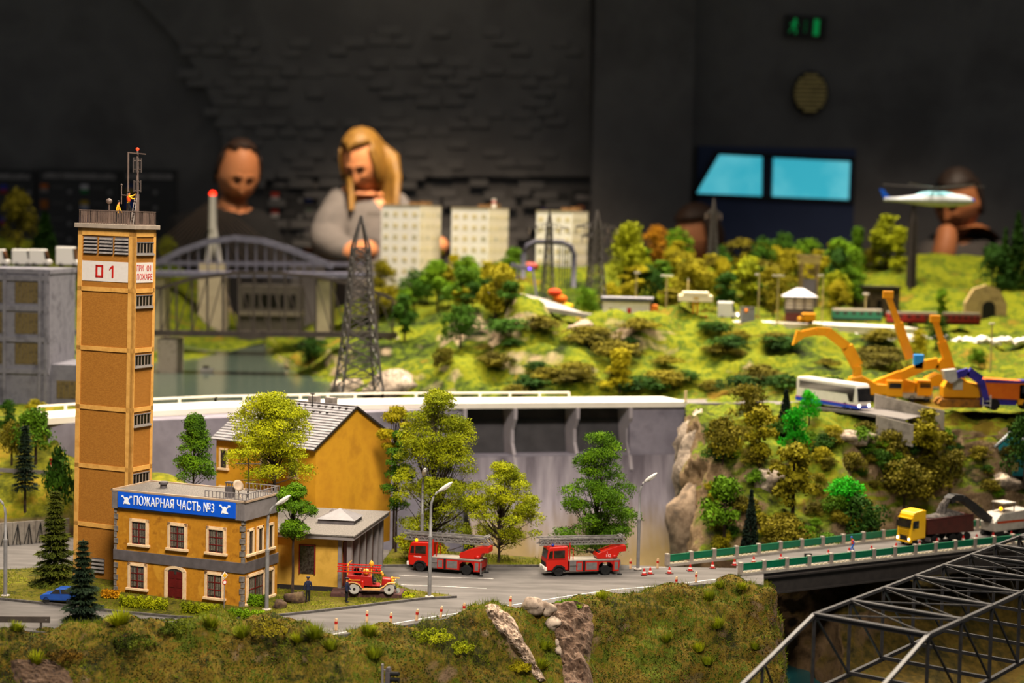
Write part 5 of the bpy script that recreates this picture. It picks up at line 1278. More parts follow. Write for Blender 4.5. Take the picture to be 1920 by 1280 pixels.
def wood(h0, crown_c, r0, lean=(0, 0), htop=None, seed=0, step=1):
    """trunk to h0.. then up through the crown, with a branch to each clump"""
    mb = MB(); rr = random.Random(seed); top = htop or max(c[2] for c in crown_c) * .9
    tr = [(0, 0, -.3), (rr.uniform(-.1, .1) * r0 * 4, 0, h0 * .5), (0, 0, h0), (rr.uniform(-1, 1) * r0, rr.uniform(-1, 1) * r0, (h0 + top) / 2), (0, 0, top)]
    mb.tube(tr, [r0 * 1.25, r0, r0 * .9, r0 * .55, r0 * .15], 7)
    for c in crown_c[::step]:
        z0 = h0 + (c[2] - h0) * rr.uniform(.35, .6); z0 = max(h0 * .8, min(z0, top))
        m = ((c[0]) * .5, (c[1]) * .5, z0 + (c[2] - z0) * .45 - .05 * abs(c[0]))
        mb.tube([(0, 0, z0), m, tuple(c)], [r0 * .42, r0 * .26, r0 * .08], 5, cap=False)
    return mb
def tree(label, bx, by, box, shape, colr, nleaf=16000, ncl=26, size=.1, P=None, seed=1, trunk=None, rc=(.16, .26), name='tree', group=None):
    """box = crown in picture coordinates; bx,by = foot of the trunk"""
    P = P or hit(bx, by); s = P.y / FPX; x0, y0, x1, y1 = box; w = (x1 - x0) * s; h = (y1 - y0) * s; zc = (by - y1) * s; dx = ((x0 + x1) / 2 - bx) * s
    t = T(name, label, 'tree', P, 0, group)
    V, F, C, RR = foliage(w * 1.08, h, shape, int(ncl * 1.5), int(nleaf * 1.5), size, seed, (rc[0] * .8, rc[1] * .85))
    V[:, 0] += dx; V[:, 2] += zc; V[:, 1] *= .85; C = C * np.array([1, .85, 1]) + np.array([dx, 0, zc])
    link('crown', fast_mesh('crown', V, F), LEAF[colr], t)
    wood(max(zc * .9, .6), [tuple(c) for c in C], trunk or max(.16, w * .022), seed=seed).build('trunk', BARK, t, smooth=True)
    return t
tree('yellow-green broad tree in front of the yellow house', 512, 1064, (430, 725, 586, 905), 'egg', 'lime', 32000, 40, .1, P=G(512, 1064, 0), seed=21)
tree('small bushy green tree behind the station roof, left of the yellow house', 362, 1060, (318, 762, 408, 905), 'cone', 'green', 15000, 26, .1, P=G(362, 1060, 0), seed=22, rc=(.2, .3))
tree('green tree on a thin trunk beside the station side wall', 548, 1118, (512, 898, 588, 1012), 'oval', 'green', 15000, 20, .09, seed=23, rc=(.2, .3))
tree('tallest yellow-green tree right of the yellow house', 812, 1052, (738, 722, 890, 1046), 'egg', 'lime', 46000, 70, .1, seed=24, rc=(.14, .22))
tree('rounded yellow-green tree with open branches between the two ladder trucks', 935, 1056, (874, 856, 1012, 1046), 'dome', 'lime', 26000, 40, .09, seed=35, rc=(.12, .2))
tree('green tree with a dark trunk behind the ladder truck marked 112', 1117, 1056, (1050, 788, 1202, 1046), 'bell', 'green', 36000, 46, .1, seed=46, rc=(.14, .22))
tree('dark green ivy-like shrub against the right end of the yellow house', 742, 1036, (716, 800, 770, 960), 'poplar', 'deep', 9000, 16, .1, seed=27, rc=(.25, .35))
tree('olive tree top showing between the yellow gable and the tallest tree', 738, 1030, (704, 752, 768, 850), 'round', 'olive', 9000, 14, .1, seed=28, rc=(.2, .3))
tree('low green shrub under the left ladder truck ladder', 790, 1050, (752, 985, 830, 1046), 'dome', 'olive', 7000, 14, .1, seed=29, rc=(.2, .3))

def fir(label, bx, by, top, half, colr, n=9000, P=None, droop=.35, bare=.02, seed=1, size=.32, group=None, trunk=True):
    P = P or hit(bx, by); s = P.y / FPX; h = (by - top) * s; w = half * s
    t = T('fir_tree', label, 'tree', P, 0, group); rng = np.random.RandomState(seed)
    tiers = max(10, int(h * 1.5)); ti = rng.randint(0, tiers, n); tz = (ti + .15 * rng.rand(n)) / tiers; tz = tz ** .9
    a = rng.rand(n) * 2 * math.pi; a = np.round(a * 9 / (2 * math.pi) + (ti * .37) % 1) * 2 * math.pi / 9 + rng.normal(size=n) * .16 + ti * .9
    rad = (1 - tz) * w * (.82 + .25 * np.sin(ti * 2.3)) + .06; q = rng.rand(n) ** .6; r = rad * q
    z = bare * h + tz * h * (1 - bare) - r * droop + .12 * q * q * w * .2
    z = np.maximum(z, .1)
    Pn = np.stack([np.cos(a) * r, np.sin(a) * r, z], 1); out = np.stack([np.cos(a), np.sin(a), -droop * np.ones(n)], 1) + rng.normal(size=(n, 3)) * .45
    L = size * (.5 + .7 * rng.rand(n, 1)); sd = np.stack([-np.sin(a), np.cos(a), rng.normal(size=n) * .5], 1) * size * .22
    V = np.stack([Pn - sd, Pn + sd, Pn + out * L], 1).reshape(-1, 3); F = np.arange(3 * n).reshape(n, 3)
    link('needles', fast_mesh('needles', V, F), LEAF[colr], t)
    MB().tube([(0, 0, -.3), (0, 0, h * .98)], [w * .07 + .08, .03], 6).build('trunk', BARK, t)
    return t
fir('tall olive-green fir left of the brick tower', 103, 1096, 913, 50, 'firgreen', 20000, seed=3, size=.42)
fir('dark blue-green fir in front of the brick tower', 155, 1203, 1003, 54, 'fir', 24000, P=D(155, 1203, 194), seed=4, size=.36)
fir('distant dark fir on a bare trunk at the left', 47, 960, 792, 27, 'fir', 7000, seed=5, bare=.3, size=.4)

# shared small-tree meshes for the far landscape (unit height, foot at 0)
PROTO = {}
def far_proto(kind):
    k = {'round': ('dome', .95, 22, 2600), 'tall': ('oval', .55, 20, 2400), 'cone': ('cone', .5, 20, 2400), 'bush': ('dome', 1.3, 14, 1700), 'cloud': ('oval', .75, 12, 2400)}
    out = []
    for sd in (1, 2, 3):
        if kind == 'fir':
            rng = np.random.RandomState(sd); n = 2200; tz = rng.rand(n) ** 1.2; a = rng.rand(n) * 6.283; r = (1 - tz) * .2 * rng.rand(n) ** .5 + .01
            Pn = np.stack([np.cos(a) * r, np.sin(a) * r, .06 + tz * .92 - r * .4], 1); V, F = flakes(Pn, .022, rng, .2)
        else:
            sh, w_, nc, nl = k[kind]; V, F, C, RR = foliage(w_, .92 if kind != 'bush' else 1, sh, nc, nl, .026 if kind != 'bush' else .04, sd * 17 + len(kind), (.18, .3))
            V[:, 2] += .08 if kind != 'bush' else -.05
        me = fast_mesh('crown', V, F); me.materials.append(LEAF['green']); out.append(me)
    return out
TRK = {}
def far_tree(label, box, by, kind, colr, bx=None, P=None, group=None, seed=None, sink=.0, Yf=None):
    x0, y0, x1, y1 = box; bx = bx or (x0 + x1) / 2; P = P or hit(bx, by)
    if Yf and P.y < Yf:
        q = D(bx, by, Yf); P = Vector((q.x, q.y, drop(q.x, q.y)))
    s = P.y / FPX
    if kind not in PROTO: PROTO[kind] = far_proto(kind)
    i = rnd.randrange(3) if seed is None else seed; me = PROTO[kind][i]
    un = {'round': .95, 'tall': .55, 'cone': .5, 'bush': 1.3, 'cloud': .75, 'fir': .4}[kind]
    h = max(D(bx, y0, P.y).z - P.z, 1.0); w = (x1 - x0) * s / un * 1.12
    t = T('bush' if kind == 'bush' else ('fir_tree' if kind == 'fir' else 'tree'), label, 'bush' if kind == 'bush' else 'tree', P - Vector((0, 0, sink)), rnd.uniform(0, 6), group)
    o = link('crown', me, None, t); o.material_slots[0].link = 'OBJECT'; o.material_slots[0].material = LEAF[colr]; o.scale = (w, w, h)
    if kind != 'bush':
        if 'm' not in TRK: TRK['m'] = MB().tube([(0, 0, -.05), (0, 0, .5), (0, 0, .9)], [.03, .022, .008], 6)
        if 'd' not in TRK:
            ob = TRK['m'].build('trunk', BARK, t); TRK['d'] = ob.data
        else: ob = link('trunk', TRK['d'], BARK, t)
        ob.scale = (h * .9, h * .9, h)
    return t
FAR = [
 ((741, 432, 778, 508), 512, 'tall', 'olive', 'olive tree rising in front of the left white tower block'),
 ((690, 485, 738, 562), 575, 'round', 'olive', 'round olive tree just right of the lattice pylon'),
 ((737, 548, 780, 636), 640, 'tall', 'deep', 'dark green tree at the end of the railway bridge'),
 ((750, 500, 802, 575), 588, 'round', 'deep', 'dark tree under the left white tower block'),
 ((790, 486, 850, 568), 585, 'cloud', 'green', 'green tree between the two left tower blocks'),
 ((836, 497, 895, 572), 590, 'cloud', 'green', 'green tree below the middle white tower block'),
 ((830, 565, 896, 652), 656, 'round', 'deep', 'dark green cluster tree on the grassy slope left of the hill road'),
 ((893, 487, 964, 598), 602, 'cloud', 'olive', 'large yellow-olive tree right of the middle tower block'),
 ((938, 462, 986, 515), 522, 'round', 'green', 'green tree top behind the middle tower block'),
 ((296, 440, 330, 480), 492, 'round', 'lime', 'lime tree top between the tower and the arch bridge'),
 ((1143, 412, 1214, 524), 560, 'round', 'lime', 'broad bright yellow-green tree on the skyline right of the pylons'),
 ((1203, 418, 1252, 505), 520, 'round', 'autumn', 'orange-brown autumn tree on the skyline'),
 ((1244, 424, 1296, 478), 500, 'round', 'green', 'green tree on the skyline left of the half-hidden face'),
 ((1160, 455, 1192, 560), 562, 'fir', 'fir', 'dark fir below the bright yellow-green skyline tree'),
 ((1192, 494, 1248, 565), 572, 'round', 'deep', 'dark green tree behind the filling station shop'),
 ((1236, 468, 1312, 525), 545, 'round', 'olive', 'olive tree below the autumn tree'),
 ((1256, 484, 1332, 560), 590, 'round', 'olive', 'round yellow-olive tree behind the filling station canopy'),
 ((1234, 540, 1282, 602), 603, 'tall', 'umber', 'olive bush-like tree left of the filling station canopy'),
 ((1332, 480, 1372, 540), 565, 'round', 'olive', 'yellow tree crown just under the dark blue panel'),
 ((1338, 505, 1382, 592), 595, 'tall', 'deep', 'tall dark tree behind the white lorry'),
 ((1378, 488, 1428, 570), 592, 'tall', 'lime', 'yellow-green tree right of the tall dark tree'),
 ((1404, 440, 1452, 505), 540, 'round', 'deep', 'dark green tree against the dark blue panel'),
 ((1446, 432, 1488, 478), 505, 'round', 'deep', 'higher dark green tree against the right part of the blue panel'),
 ((1418, 494, 1480, 596), 599, 'round', 'olive', 'big olive tree behind the double lamp posts'),
 ((1484, 444, 1542, 492), 510, 'round', 'green', 'green tree above the wooden headframe'),
 ((1532, 458, 1592, 565), 576, 'cloud', 'deep', 'dark tree right of the wooden headframe'),
 ((1588, 424, 1624, 502), 507, 'cone', 'green', 'pointed green tree on the right skyline'),
 ((1630, 398, 1692, 505), 508, 'tall', 'lime', 'tallest yellow-green tree on the right skyline'),
 ((1668, 425, 1702, 506), 510, 'cone', 'lime', 'slender yellow-green tree beside the dark pole'),
 ((1616, 460, 1652, 502), 504, 'bush', 'olive', 'pale yellow bush between the right skyline trees'),
 ((1828, 455, 1892, 545), 548, 'round', 'deep', 'dark green tree at the right above the tunnel'),
 ((1880, 395, 1930, 535), 540, 'fir', 'deep', 'tall dark fir at the right edge of the picture'),
 ((1866, 425, 1898, 535), 540, 'fir', 'deep', 'thinner dark fir beside the one at the right edge'),
 ((1752, 540, 1778, 592), 594, 'tall', 'green', 'small green tree left of the tunnel mouth'),
 ((1732, 585, 1778, 652), 656, 'round', 'deep', 'dark tree between the two yellow crane jibs'),
 ((1706, 612, 1742, 664), 668, 'bush', 'olive', 'olive bush left of the dark tree between the cranes'),
 ((1812, 648, 1848, 688), 690, 'bush', 'green', 'green bush in the yellow field'),
 ((1132, 652, 1192, 732), 736, 'cone', 'olive', 'lone olive bush on the hillside above the dam'),
 ((813, 645, 852, 690), 692, 'bush', 'umber', 'brown bush on the slope above the dam crest'),
 ((562, 628, 614, 674), 676, 'bush', 'deep', 'dark bush on the far shore under the railway bridge'),
 ((1073, 530, 1122, 592), 594, 'bush', 'green', 'green bush left of the filling station shop'),
 ((1126, 525, 1166, 562), 575, 'bush', 'olive', 'yellow bush behind the shop roof'),
 ((0, 350, 66, 468), 480, 'round', 'umber', 'brownish tree at the far left behind the grey factory'),
 ((56, 395, 112, 468), 480, 'fir', 'deep', 'dark pointed tree beside the brownish tree at far left'),
 ((0, 745, 30, 800), 812, 'round', 'deep', 'dark green bush at the left edge in front of the factory'),
 ((28, 762, 106, 846), 870, 'round', 'green', 'yellow-green bushy tree left of the brick tower'),
 ((0, 785, 44, 860), 872, 'round', 'umber', 'olive bush at the left edge below the dark one'),
 ((46, 745, 86, 774), 776, 'bush', 'olive', 'low olive bush at the foot of the factory'),
 ((82, 826, 146, 932), 960, 'bush', 'deep', 'dark green tree hard left of the tower middle'),
 # canyon side
 ((1362, 715, 1440, 790), 800, 'round', 'umber', 'dark olive tree with lit top beside the bus road'),
 ((1318, 778, 1392, 862), 868, 'round', 'umber', 'dark olive tree next to the abutment rocks'),
 ((1394, 758, 1452, 862), 872, 'tall', 'olive', 'yellow-olive tree with two tiers in the canyon'),
 ((1452, 728, 1492, 808), 812, 'fir', 'fir', 'dark fir left of the bright green trees by the bus'),
 ((1462, 758, 1514, 850), 856, 'round', 'bright', 'bright green tree in front of the bus rear'),
 ((1498, 728, 1536, 790), 796, 'round', 'bright', 'smaller bright green tree overlapping the bus side'),
 ((1448, 822, 1524, 962), 968, 'poplar' if False else 'tall', 'olive', 'long yellow-olive tree hanging down the canyon side'),
 ((1316, 892, 1398, 1024), 1032, 'cloud', 'green', 'green tree at the foot of the cliff above the bridge rail'),
 ((1388, 915, 1424, 1030), 1034, 'fir', 'fir', 'narrow blue-black fir above the bridge rail'),
 ((1424, 962, 1512, 1028), 1034, 'bush', 'umber', 'olive bush above the middle of the bridge rail'),
 ((1553, 892, 1618, 946), 952, 'round', 'bright', 'bright green round tree high above the road worker'),
 ((1568, 922, 1652, 1014), 1018, 'round', 'deep', 'dark tree left of the yellow lorry cab'),
 ((1708, 762, 1774, 872), 880, 'tall', 'olive', 'yellow-green upright tree below the excavators'),
 ((1748, 838, 1812, 922), 930, 'round', 'umber', 'dark brown-green tree above the lorry load'),
 ((1648, 856, 1742, 945), 950, 'round', 'umber', 'olive-brown bush mass above the yellow cab'),
 ((1640, 800, 1700, 850), 856, 'bush', 'umber', 'brownish bush under the concrete road wall'),
 ((1330, 1000, 1372, 1032), 1036, 'bush', 'olive', 'small yellow bush just above the bridge rail at its left'),
 ((1520, 995, 1572, 1024), 1028, 'bush', 'green', 'small fresh green bush just above the bridge rail'),
]
for bx_, by, kd, cl, lab in FAR:
    far_tree(lab, bx_, by, kd, cl, Yf=(388 + (600 - by) * .6) if 1140 < bx_[0] < 1600 and 540 < by < 604 else None)
far_tree('dark tree at the right edge in front of the turquoise hut', (1862, 772, 1932, 868), 912, 'round', 'deep', P=hit(1898, 886) - Vector((0, 7, 1)), bx=1898)
CN = {'umber': 'brown-olive', 'olive': 'yellow-olive', 'deep': 'dark green', 'green': 'fresh green', 'lime': 'yellow-green', 'autumn': 'rusty'}
def band(v, cuts): 
    for lim, nm in cuts:
        if v < lim: return nm
    return cuts[-1][1]
SHP = {'round': 'round', 'tall': 'upright', 'cloud': 'billowy', 'cone': 'pointed'}
cnt = 0
while cnt < 46:                      # the wood that closes the plateau behind the filling station
    px, by = rnd.uniform(1135, 1600), rnd.uniform(505, 590); hgt = rnd.uniform(48, 85); w_ = hgt * rnd.uniform(.55, .9); cl = rnd.choice(['olive', 'green', 'deep', 'olive', 'umber', 'lime'])
    if by - hgt < 440: continue
    kd = rnd.choice(['round', 'tall', 'cloud', 'cone']); wh = band(px, ((1185, 'left half of the shop'), (1240, 'right half of the shop'), (1300, 'left half of the canopy'), (1345, 'right half of the canopy'), (1390, 'white lorry'), (1440, 'grey kiosk'), (1480, 'double lamp post'), (1530, 'signal box'), (9999, 'green train')))
    far_tree(f'{SHP[kd]} {CN[cl]} tree, wood {"back" if by < 548 else "front"}, behind the {wh}', (px - w_ / 2, by - hgt, px + w_ / 2, by), by, kd, cl, group='trees of the wood behind the filling station', Yf=398 + (590 - by) * .6); cnt += 1
cnt = 0
while cnt < 26:                      # trees on the hill flank under the tower blocks
    px, by = rnd.uniform(690, 965), rnd.uniform(500, 600); hgt = rnd.uniform(38, 66); w_ = hgt * rnd.uniform(.6, .95); cl = rnd.choice(['green', 'deep', 'olive', 'deep'])
    kd = rnd.choice(['round', 'cloud', 'tall']); wh = band(px, ((740, 'beside the lattice pylon'), (785, 'below the front of the left tower block'), (840, 'below the gap between tower blocks'), (905, 'below the middle tower block'), (9999, 'left of the hill road')))
    far_tree(f'{SHP[kd]} {CN[cl]} tree {"higher" if by < 550 else "lower"} on the slope {wh}', (px - w_ / 2, by - hgt, px + w_ / 2, by), by, kd, cl, group='trees on the slope under the tower blocks'); cnt += 1
cnt = 0
while cnt < 110:
    px, py = rnd.uniform(1318, 1918), rnd.uniform(790, 1020)
    if (py > 935 and px > 1640) or py < 795 + max(0, px - 1600) * .12: continue
    w_ = rnd.uniform(18, 52); cl = rnd.choice(['umber', 'olive', 'deep', 'umber', 'green', 'umber'])
    wh = band(px, ((1370, 'beside the abutment rocks'), (1430, 'under the two-tiered olive tree'), (1480, 'under the dark fir by the road'), (1540, 'below the bright green trees'), (1600, 'below the coach'), (1660, 'below the concrete wall'), (1730, 'above the yellow cab'), (1800, 'above the tipper trailer'), (9999, 'above the milling machine')))
    hz_ = band(py, ((860, 'high'), (930, 'halfway up'), (9999, 'low'))); sz = 'broad' if w_ > 38 else ('middling' if w_ > 27 else 'tiny')
    far_tree(f'{sz} {CN[cl]} bush {hz_} on the canyon side {wh}', (px - w_ / 2, py - w_ * .75, px + w_ / 2, py), py, 'bush', cl, group='small bushes on the canyon side'); cnt += 1
cnt = 0
while cnt < 46:
    px, py = rnd.uniform(900, 1680), rnd.uniform(618, 738)
    w_ = rnd.uniform(34, 110); cl = rnd.choice(['umber', 'deep', 'umber'])
    wh = band(px, ((1000, 'below the gantry'), (1100, 'below the hill road'), (1200, 'below the filling station shop'), (1290, 'below the canopy'), (1380, 'below the white lorry'), (1480, 'left of the excavator bucket'), (1570, 'under the excavator arm'), (9999, 'behind the coach')))
    hz_ = band(py, ((660, 'high'), (700, 'halfway up'), (9999, 'low'))); sz = 'wide' if w_ > 85 else ('middling' if w_ > 58 else 'small')
    far_tree(f'{sz} {CN[cl]} shrub {hz_} on the dam hill {wh}', (px - w_ / 2, py - w_ * .36, px + w_ / 2, py), py, 'bush', cl, group='low shrubs on the hill behind the dam'); cnt += 1
# ------------------------------------------------------------------ ground cover of the foreground
rng = np.random.RandomState(5)
def nz(P, s, o=0): return np.array([noise.fractal(Vector(p) * s + Vector((o, o, o)), .8, 2, 4) for p in P])
P_, N_ = smp(EV, EF, 130000, rng, keep=lambda P, N: (P[:, 2] > -13) & (P[:, 0] > -75) & (N[:, 2] > .05))
n1 = nz(P_, .16, 3); n2 = nz(P_, .5, 9)
LEAF['litter'] = leaf_mat('leaf_litter', ['#281e0a', '#4a380e', '#6c4e10', '#382c0c'], .9)
LEAF['moss'] = leaf_mat('leaf_moss', ['#182004', '#2e3806', '#485208', '#62660a'], .7)
LEAF['tuft'] = leaf_mat('leaf_tuft', ['#323e06', '#545e08', '#74780a'], .7)
g_ = n1 > .08; V, F = blades(P_[g_][:34000], N_[g_][:34000], .42, .035, rng, .8)
stuff('grass', V, F, LEAF['tuft'], 'fine yellow-green static grass on the front embankment', 'grass')
g_ = (n1 <= .08) & (n2 > -.05); V, F = flakes(P_[g_][:44000] + N_[g_][:44000] * .05, .085, rng, .3)
stuff('leaf_litter', V, F, LEAF['litter'], 'brown and ochre leaf litter on the front embankment', 'leaf litter')
g_ = (n1 < .3) & (n2 <= .05); V, F = flakes(P_[g_][:40000] + N_[g_][:40000] * .07, .095, rng, .2)
stuff('moss', V, F, LEAF['moss'], 'olive flocking between the leaf litter on the embankment', 'moss')
# turf on the island and the verge
def turf(poly, n, z, holes, name, label, hgt=.22):
    xs = [p.x for p in poly]; ys = [p.y for p in poly]; Q = np.stack([rng.uniform(min(xs), max(xs), n), rng.uniform(min(ys), max(ys), n)], 1)
    ins = np.zeros(len(Q), bool); k = len(poly)
    for i in range(k):
        a, b = poly[i], poly[(i + 1) % k]; c = ((a.y > Q[:, 1]) != (b.y > Q[:, 1])) & (Q[:, 0] < (b.x - a.x) * (Q[:, 1] - a.y) / (b.y - a.y + 1e-9) + a.x); ins ^= c
    for root_, x0, x1, y0, y1 in holes:
        inv = root_.matrix_basis.inverted(); L_ = np.array([tuple(inv @ Vector((q[0], q[1], 0)))[:2] for q in Q]); ins &= ~((L_[:, 0] > x0) & (L_[:, 0] < x1) & (L_[:, 1] > y0) & (L_[:, 1] < y1))
    Q = Q[ins]; P = np.concatenate([Q, np.full((len(Q), 1), z)], 1); m = nz(P, .22, 4) > -.12; P = P[m]
    V, F = blades(P, np.tile([0, 0, 1.0], (len(P), 1)), hgt, .035, rng, 1.0); stuff(name, V, F, LEAF['tuft'], label, 'grass')
turf(IP, 42000, .1, [(st, -19, .3, -.3, 8.2), (tw, -8.6, .1, -.1, 4.7), (ax, -15, .3, -.3, 18), (ped, -5.3, 4, -2, 2), (hs, -19, 0, 0, 18)], 'grass', 'short flocked grass around the fire station and garage')
turf(IG, 9000, .12, [], 'grass', 'short grass strip behind the ladder trucks', .3)
# tufts and low plants one by one
def tuft_mesh(seed, n=260, h=1.0, spread=.75):
    r_ = np.random.RandomState(seed); a = r_.rand(n) * 6.283; q = np.sqrt(r_.rand(n)) * spread * .5; B = np.stack([np.cos(a) * q, np.sin(a) * q, np.zeros(n)], 1)
    tip = B * (1.7 + .8 * r_.rand(n, 1)) + np.array([0, 0, h]) * (.5 + .6 * r_.rand(n, 1)); sd = np.stack([-np.sin(a), np.cos(a), np.zeros(n)], 1) * .035
    return fast_mesh('tuft', np.stack([B - sd, B + sd, tip], 1).reshape(-1, 3), np.arange(3 * n).reshape(n, 3))
TM = [tuft_mesh(i) for i in range(4)]
for me in TM: me.materials.append(LEAF['lime'])
TUF = [(590, 1192, 1.7, 'large yellow-green grass tuft hanging over the road edge'), (225, 1166, 1.9, 'round grass tuft in front of the station left corner'), (395, 1172, 1.6, 'pointed grass tuft in front of the station door'), (690, 1188, 1.6, 'bright grass tuft beside the first marker posts'), (620, 1215, 1.5, 'long grass tuft on the middle of the embankment'), (700, 1232, 1.7, 'dark green grass tuft above the little signal'), (455, 1190, 1.5, 'grass tuft on the mound below the station'), (1075, 1140, 1.3, 'green grass tuft right of the rock slide top'), (1130, 1122, 1.4, 'tall grass tuft at the road edge above the brown rock'), (1330, 1122, 1.5, 'grass tuft below the leaning marker post'), (1350, 1100, 1.2, 'grass tuft at the embankment crest near the bridge'), (1390, 1102, 1.1, 'grass tuft against the bridge abutment'), (1250, 1200, 1.3, 'small yellow tuft on the right embankment face'), (1310, 1220, 1.6, 'olive tuft low on the right embankment face'), (1345, 1175, 1.6, 'long olive tuft in the middle of the right embankment'), (1325, 1245, 1.4, 'lowest olive tuft left of the truss bridge'), (1415, 1215, 1.2, 'tuft beside the sloping end of the truss bridge'), (1020, 1215, 1.4, 'dark tuft below the boulders'), (1010, 1250, 1.6, 'dark tuft at the foot of the rock rib'), (560, 1200, 1.2, 'tuft left of the large road edge tuft'), (30, 1180, 1.3, 'grass tuft under the guard rail'), (70, 1240, 1.6, 'grass tuft at the lower left corner')]
for i, (x, y, sc, lab) in enumerate(TUF):
    o = link('grass_tuft', TM[i % 4], LEAF['lime']); o.location = hit(x, y) - Vector((0, 0, .1)); o.scale = (sc * 1.15, sc * 1.15, sc * .85); o.rotation_euler = (R(rnd.uniform(8, 22)), 0, rnd.uniform(0, 6)); tag(o, lab, 'grass', 'grass tufts on the front embankment')
def hedge(label, x0, x1, y, h, colr, seed):
    a, b = G(x0, y, .1), G(x1, y + (x1 - x0) * .075, .1); n = int(1500 * (b - a).length); r_ = np.random.RandomState(seed); t_ = r_.rand(n, 1)
    P = np.array(a) * (1 - t_) + np.array(b) * t_ - np.array(a); P += np.stack([r_.normal(size=n) * .1, r_.uniform(-.45, .45, n), r_.rand(n) ** .45 * h * 1.25 * (.8 + .25 * np.sin(t_[:, 0] * 31 + seed))], 1)
    V, F = flakes(P, .09, r_); o = link('hedge', fast_mesh('hedge', V, F), LEAF[colr]); o.location = a; tag(o, label, 'hedge')
hedge('low yellow-green hedge left of the station door', 226, 312, 1137, 1.1, 'lime', 1)
hedge('low yellow-green hedge right of the station door', 342, 408, 1148, 1.0, 'lime', 2)
hedge('low green hedge at the right front corner of the station', 425, 492, 1156, .8, 'green', 3)
hedge('small hedge along the station side wall by the lamp post', 466, 498, 1135, 1.1, 'green', 4)
hedge('rusty red flower bed between tower and station', 192, 222, 1120, .8, 'autumn', 5)
EV2 = None
for i, (x, y, w_, cl, lab) in enumerate([(760, 1118, 34, 'lime', 'yellow moss cushion at the end of the vintage engine plinth'), (810, 1195, 60, 'lime', 'broad yellow flowering cushion on the embankment below the sixth marker post'), (860, 1215, 46, 'lime', 'yellow flowering cushion lower on the embankment'), (975, 1250, 40, 'olive', 'olive cushion plant at the foot of the rock rib'), (1065, 1134, 40, 'green', 'green cushion plant at the top of the brown rock'), (330, 1178, 50, 'moss', 'mossy cushion on the mound before the station'), (500, 1180, 70, 'umber', 'dark brown mossy mound left of the road edge'), (250, 1205, 60, 'moss', 'green mossy cushion on the lower left embankment'), (120, 1230, 50, 'litter', 'ochre cushion plant below the dark fir')]):
    P = hit(x, y); s = P.y / FPX; r_ = np.random.RandomState(50 + i); n = 2600; d = r_.normal(size=(n, 3)); d /= np.linalg.norm(d, axis=1, keepdims=True); d[:, 2] = np.abs(d[:, 2]) * .5
    lump = 1 + .35 * np.sin(d[:, :1] * 7 + i) * np.cos(d[:, 1:2] * 6); V, F = flakes(d * lump * w_ * s * .55, .09, r_); o = link('cushion_plant', fast_mesh('cushion_plant', V, F), LEAF[cl]); o.location = P - Vector((0, 0, .2)); tag(o, lab, 'plant', 'cushion plants in the foreground')
# ------------------------------------------------------------------ lorry, milling machine, bus and other vehicles
YC = mat('cab_yellow', '#d8a400', '#e2ae04', rough=.35, spec=.5, vs=.4)
bd = av.normalized(); ba = math.atan2(bd.y, bd.x)
LY = T('dump_lorry', 'yellow lorry with dark red tipper trailer on the road bridge', 'lorry', Vector(G(1703, 1020, .05)), ba + math.pi)
cab = MB().prism([(-2.1, 1.0), (.95, .7), (1.05, 1.5), (.95, 2.6), (.75, 3.9), (.55, 4.6), (.2, 5.05), (-1.4, 5.3), (-2.1, 5.2)], -1.45, 1.45); cab.build('cab', YC, LY, bevel=.16)
MB().prism([(.86, 2.75), (1.04, 2.7), (.86, 3.95), (.72, 3.95)], -1.3, 1.3).build('windscreen', GLASS, LY)
MB().bx(.5, .95, -1.42, 1.42, 3.98, 4.15).build('sun_visor', YC, LY)
gl = MB().bx(.98, 1.08, -1.0, 1.0, 1.55, 2.5).build('grille', BLACK, LY)
for z in (1.62, 1.85, 2.08, 2.31): MB().bx(1.06, 1.14, -1.05, 1.05, z, z + .12).build('grille_bar', YC, gl)
MB().bx(.95, 1.1, -.75, .75, .7, 1.45).build('lower_grille', BLACK, LY)
MB().bx(.6, 1.15, -1.45, 1.45, .45, .75).build('bumper', YC, LY, bevel=.06)
HL = mat('headlight_on', '#fff4d8', emit=9.0)
for s in (-1, 1):
    MB().ball((1.1, s * 1.18, 1.0), (.08, .2, .2), 10, 6).build('headlight', HL, LY, smooth=True)
    MB().prism([(-.6, 2.6), (.55, 2.6), (.55, 3.7), (-.6, 3.75)], s * 1.46 - .03, s * 1.46 + .03).build('side_window', GLASS, LY)
    MB().bx(.6, .8, s * 1.75 - .1, s * 1.75 + .1, 2.7, 3.6).build('mirror', BLACK, LY)
for x in (0, -4.2, -8.0, -9.5, -11.0):
    for s in (-1, 1): wheel(LY, x, s * 1.15, .62, .45)
MB().bx(-5.6, .6, -.7, .7, .7, 1.1).build('chassis', BLACK, LY)
MB().bx(-3.2, -2.3, -1.3, 1.3, .5, 1.0).build('fuel_tank', GREYD, LY)
TR = mat('tipper_red', '#3c120e', '#4a1812', rough=.5)
tx = MB().prism([(-2.5, 1.5), (-2.3, 3.7), (-12.0, 3.9), (-12.2, 1.3)], -1.45, 1.45); tx.build('tipper_body', TR, LY, bevel=.06)
rim = MB(); rim.beam((-2.3, -1.45, 3.75), (-12.0, -1.45, 3.95), .14, .16); rim.beam((-2.3, 1.45, 3.75), (-12.0, 1.45, 3.95), .14, .16); rim.beam((-2.3, -1.45, 3.75), (-2.3, 1.45, 3.75), .14, .16); rim.build('tipper_rim', TR, LY)
RUB = mat('asphalt_millings', ['#2c2826', '#4a4440', '#5c554f'], rough=.95, vs=2.0, bump=1.0, dist=.1)
